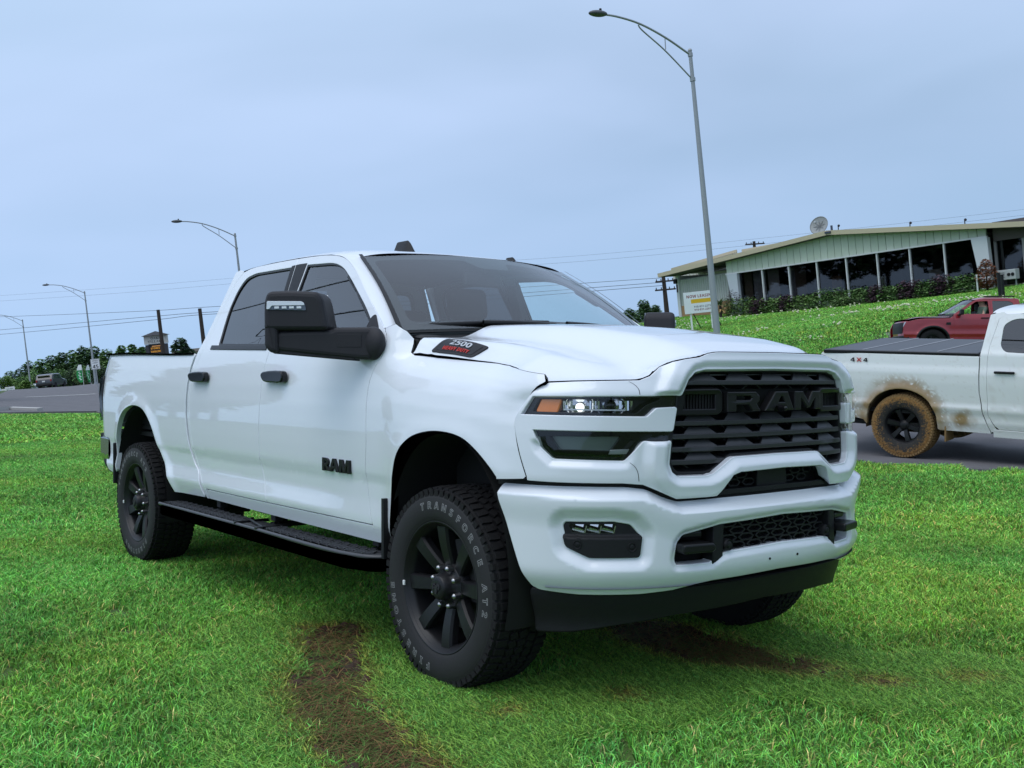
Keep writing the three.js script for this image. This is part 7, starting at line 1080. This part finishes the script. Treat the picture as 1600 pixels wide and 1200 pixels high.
  // air conditioner on its stand
  const acp = W(K2(1574, 0.6), 0, 0.6), ac = thing('air_conditioner', 'grey box air conditioner on legs right of the brown conifer', 'air conditioner', V(acp.x, gY(acp.x, acp.z), acp.z), B.quaternion.clone()), ay = at(1574, 437, 47.5).y - ac.position.y; part(ac, 'case', rbox(0.86, 0.46, 0.4, 0.02, 0, ay + 0.23, 0), mat(0.46, 0.48, 0.47, 0.6)); part(ac, 'legs', merge([-1, 1].map((s) => box(0.05, ay + 0.05, 0.05, s * 0.34, ay / 2, 0))), MAT.galv); for (const x of [0.12, 0.30]) part(ac, 'fan_grille', lathe([[0, 0.02], [0.075, 0.02], [0.08, 0]], 16).translate(x, ay + 0.23, Z(0.2)), MAT.black); part(ac, 'louvre', merge([0, 1, 2, 3].map((i) => box(0.3, 0.015, 0.02, -0.22, ay + 0.12 + i * 0.07, Z(0.2)))), MAT.grey);
  // clipped hedge: green blocks and purple shrubs by turns
  const hedge = (p0, p1, top_, kind, label, seed, extra = 0) => {
    const zo = 1.25 + extra, x0 = K2(p0, zo), x1 = K2(p1, zo), xc = (x0 + x1) / 2, p = W(xc, 0, zo), yg = gY(p.x, p.z), w = x1 - x0, h = Math.max(0.45, at((p0 + p1) / 2, top_, 59 - 0.779 * xc - 0.627 * zo).y - yg), col = kind === 'p' ? purp : kind === 'l' ? [0.10, 0.17, 0.05] : seed % 2 ? [0.085, 0.165, 0.042] : [0.105, 0.19, 0.048];
    const t = thing(kind === 'p' ? 'purple_shrub' : 'green_hedge', label, kind === 'p' ? 'shrub' : 'hedge', V(p.x, yg - 0.05, p.z), B.quaternion.clone()), bl = [], nb = Math.max(2, Math.round(w / 0.45));
    for (let i = 0; i < nb; i++) { const x = lerp(-w / 2, w / 2, (i + 0.5) / nb); bl.push([x, h * 0.58, 0, 0.40, h * 1.05], [x, h * 0.28, 0.12, 0.40, h * 0.75], [x, h * 0.5, -0.2, 0.34, h]); }
    part(t, 'stems', merge([0, 1, 2].map((i) => rod(V((i - 1) * w * 0.25, 0, 0), V((i - 1) * w * 0.3, h * 0.6, 0.05), 0.02, 0.01, 5))), bark);
    part(t, 'foliage', leafCloud(seed, bl, 1500, 0.062, tint(col, 0.8)), leafMat);
  };
  [[1128, 1177, 463, 'g', 'green hedge block at the left end, beside the yucca'], [1176, 1191, 467, 'p', 'purple shrub leftmost in the hedge row'], [1189, 1223, 463, 'g', 'green hedge block below the leftmost white mullion'], [1222, 1233, 459, 'p', 'slim purple shrub below the second white mullion'], [1230, 1271, 459, 'g', 'wide green hedge block between second and third mullion'], [1271, 1316, 448, 'g', 'taller green hedge block below the third mullion'], [1305, 1324, 463, 'l', 'low pale weedy bush poking out of the hedge front'], [1321, 1362, 448, 'g', 'green hedge block below the fourth mullion'], [1361, 1375, 444, 'p', 'purple shrub under the fifth mullion'], [1373, 1409, 444, 'g', 'green hedge block right of the fifth mullion'], [1406, 1436, 435, 'p', 'large purple shrub under the sixth mullion'], [1431, 1463, 436, 'g', 'narrow green hedge block between the two large purple shrubs'], [1457, 1482, 428, 'p', 'large purple shrub under the rightmost mullion'], [1478, 1526, 427, 'g', 'tallest green hedge block beside the brown conifer']].forEach(([a, b, t, k, l], i) => hedge(a, b, t, k, l, 500 + i, k === 'l' ? 0.5 : 0));
  { const p = W(K2(1146, 0.7), 0, 0.7), yg = gY(p.x, p.z), t = thing('grey_shrub', 'dark rounded shrub against the left white pier', 'shrub', V(p.x, yg, p.z)), h = at(1146, 456, 60).y - yg; part(t, 'foliage', leafCloud(540, [[0, h * 0.55, 0, 0.5, h * 1.0], [0, h * 0.3, 0, 0.55, h]], 700, 0.06, tint([0.05, 0.045, 0.05], 0.6)), leafMat); part(t, 'stems', rod(V(0, 0, 0), V(0, h * 0.5, 0), 0.03), bark); }
  { const p = W(K2(1540, 1.5), 0, 1.5), yg = gY(p.x, p.z), h = at(1540, 399, 48.5).y - yg, t = thing('brown_conifer', 'dead rust brown globe conifer in front of the right white pier', 'tree', V(p.x, yg - 0.05, p.z)); const w = 17 * 48.5 / FPX; part(t, 'trunk', rod(V(0, 0, 0), V(0, h * 0.8, 0), 0.05, 0.02), bark); part(t, 'crown', leafCloud(550, [[0, h * 0.40, 0, w * 1.0, 0.85], [0, h * 0.62, 0, w * 0.78, 0.8], [0, h * 0.80, 0, w * 0.42, 0.9], [0, h * 0.22, 0, w * 0.75, 0.5]], 2600, 0.05, tint(brown, 0.9)), leafMat); }
  { const p = W(K2(1524.5, 1.9), 0, 1.9), yg = gY(p.x, p.z), t = thing('white_stake', 'thin white stake standing left of the brown conifer', 'stake', V(p.x, yg, p.z)); const h = at(1524, 431, 48.5).y - yg; part(t, 'post', box(0.05, h, 0.05, 0, h / 2, 0), MAT.white); part(t, 'cap', box(0.06, 0.04, 0.06, 0, h + 0.02, 0), MAT.white); }
  { const p = W(K2(1124, 1.9), 0, 1.9), yg = gY(p.x, p.z), t = thing('yucca', 'spiky yucca with yellowed lower leaves right of the lamp post', 'plant', V(p.x, yg, p.z)), r = rng(77), up = [], dn = []; const h = at(1122, 466, 60).y - yg;
    for (let i = 0; i < 60; i++) { const a = r() * 6.28, low = i % 3 === 0, el = low ? -0.3 + 0.4 * r() : 0.1 + 1.2 * r(), L = 0.55 + 0.25 * r(), d = V(Math.cos(a) * Math.cos(el), Math.sin(el), Math.sin(a) * Math.cos(el)), s = V(-Math.sin(a), 0, Math.cos(a)).multiplyScalar(0.04), o = V(0, h * (low ? 0.45 : 0.62), 0), m = o.clone().addScaledVector(d, L * 0.55), e2 = o.clone().addScaledVector(d, L).add(V(0, -0.12, 0)); const g = new THREE.BufferGeometry().setFromPoints([o.clone().sub(s), m.clone().add(s), m.clone().sub(s), o.clone().sub(s), o.clone().add(s), m.clone().add(s), m.clone().sub(s), m.clone().add(s), e2]); g.computeVertexNormals(); (low ? dn : up).push(g); }
    part(t, 'leaves', up, mat(0.09, 0.14, 0.05, 0.7)); part(t, 'dry_leaves', dn, mat(0.42, 0.28, 0.10, 0.8)); part(t, 'stem', rod(V(0, 0, 0), V(0, h * 0.6, 0), 0.08), bark); }
}
for (const [px, d, label] of [[1562.5, 40, 'short black post on the hillside, left of two'], [1567.8, 40.5, 'short black post on the hillside, right of two']]) { const b = at(px, 461, d), y0 = Math.min(b.y, gY(b.x, b.z)), h = at(px, px < 1565 ? 427 : 430, d).y - y0, r = thing('black_post', label, 'post', V(b.x, y0, b.z)); part(r, 'post', box(0.09, h, 0.09, 0, h / 2, 0), MAT.black); part(r, 'cap', box(0.11, 0.03, 0.11, 0, h + 0.015, 0), MAT.black); }
{ // leasing board
  const d = 52, p = at(1094, 472, d), y0 = gY(p.x, p.z), k = d / FPX, cy = p.y - y0, w = 50 * k, h = 33.5 * k, r = thing('leasing_sign', 'white NOW LEASING board with yellow bar on posts behind the street lamp', 'sign', V(p.x, y0, p.z), new THREE.Quaternion().setFromAxisAngle(V(0, 1, 0), -0.12));
  const f = canvasTex(512, 344, (g, W, H) => { g.fillStyle = '#dfe3e6'; g.fillRect(0, 0, W, H); g.fillStyle = '#7c1420'; g.font = 'bold 66px sans-serif'; g.textAlign = 'center'; g.fillText('NOW LEASING', W / 2 + 10, 92); g.fillStyle = '#d9ae1c'; g.fillRect(110, 116, 350, 66); g.fillStyle = '#5c5560'; g.font = 'bold 44px sans-serif'; g.fillText('918-831-2273', W / 2 + 30, 256); g.fillStyle = '#6a1c2c'; g.fillText('918-831-2261', W / 2 + 30, 306); });
  part(r, 'board', rbox(w, h, 0.05, 0.008, 0, cy, 0), MAT.white); part(r, 'sign_face', new THREE.PlaneGeometry(w * 0.985, h * 0.985).translate(0, cy, 0.028), new THREE.MeshStandardMaterial({ map: f, roughness: 0.6 }));
  for (const x of [-0.32, 0.32]) { part(r, 'post', box(0.09, cy + h * 0.4, 0.09, x * w, (cy + h * 0.4) / 2, -0.08), MAT.white); part(r, 'brace', rod(V(x * w + 0.04, cy - h * 0.3, -0.1), V(x * w + 0.55, 0, -0.9), 0.025), MAT.grey); }
}
renderer.render(scene, camera);
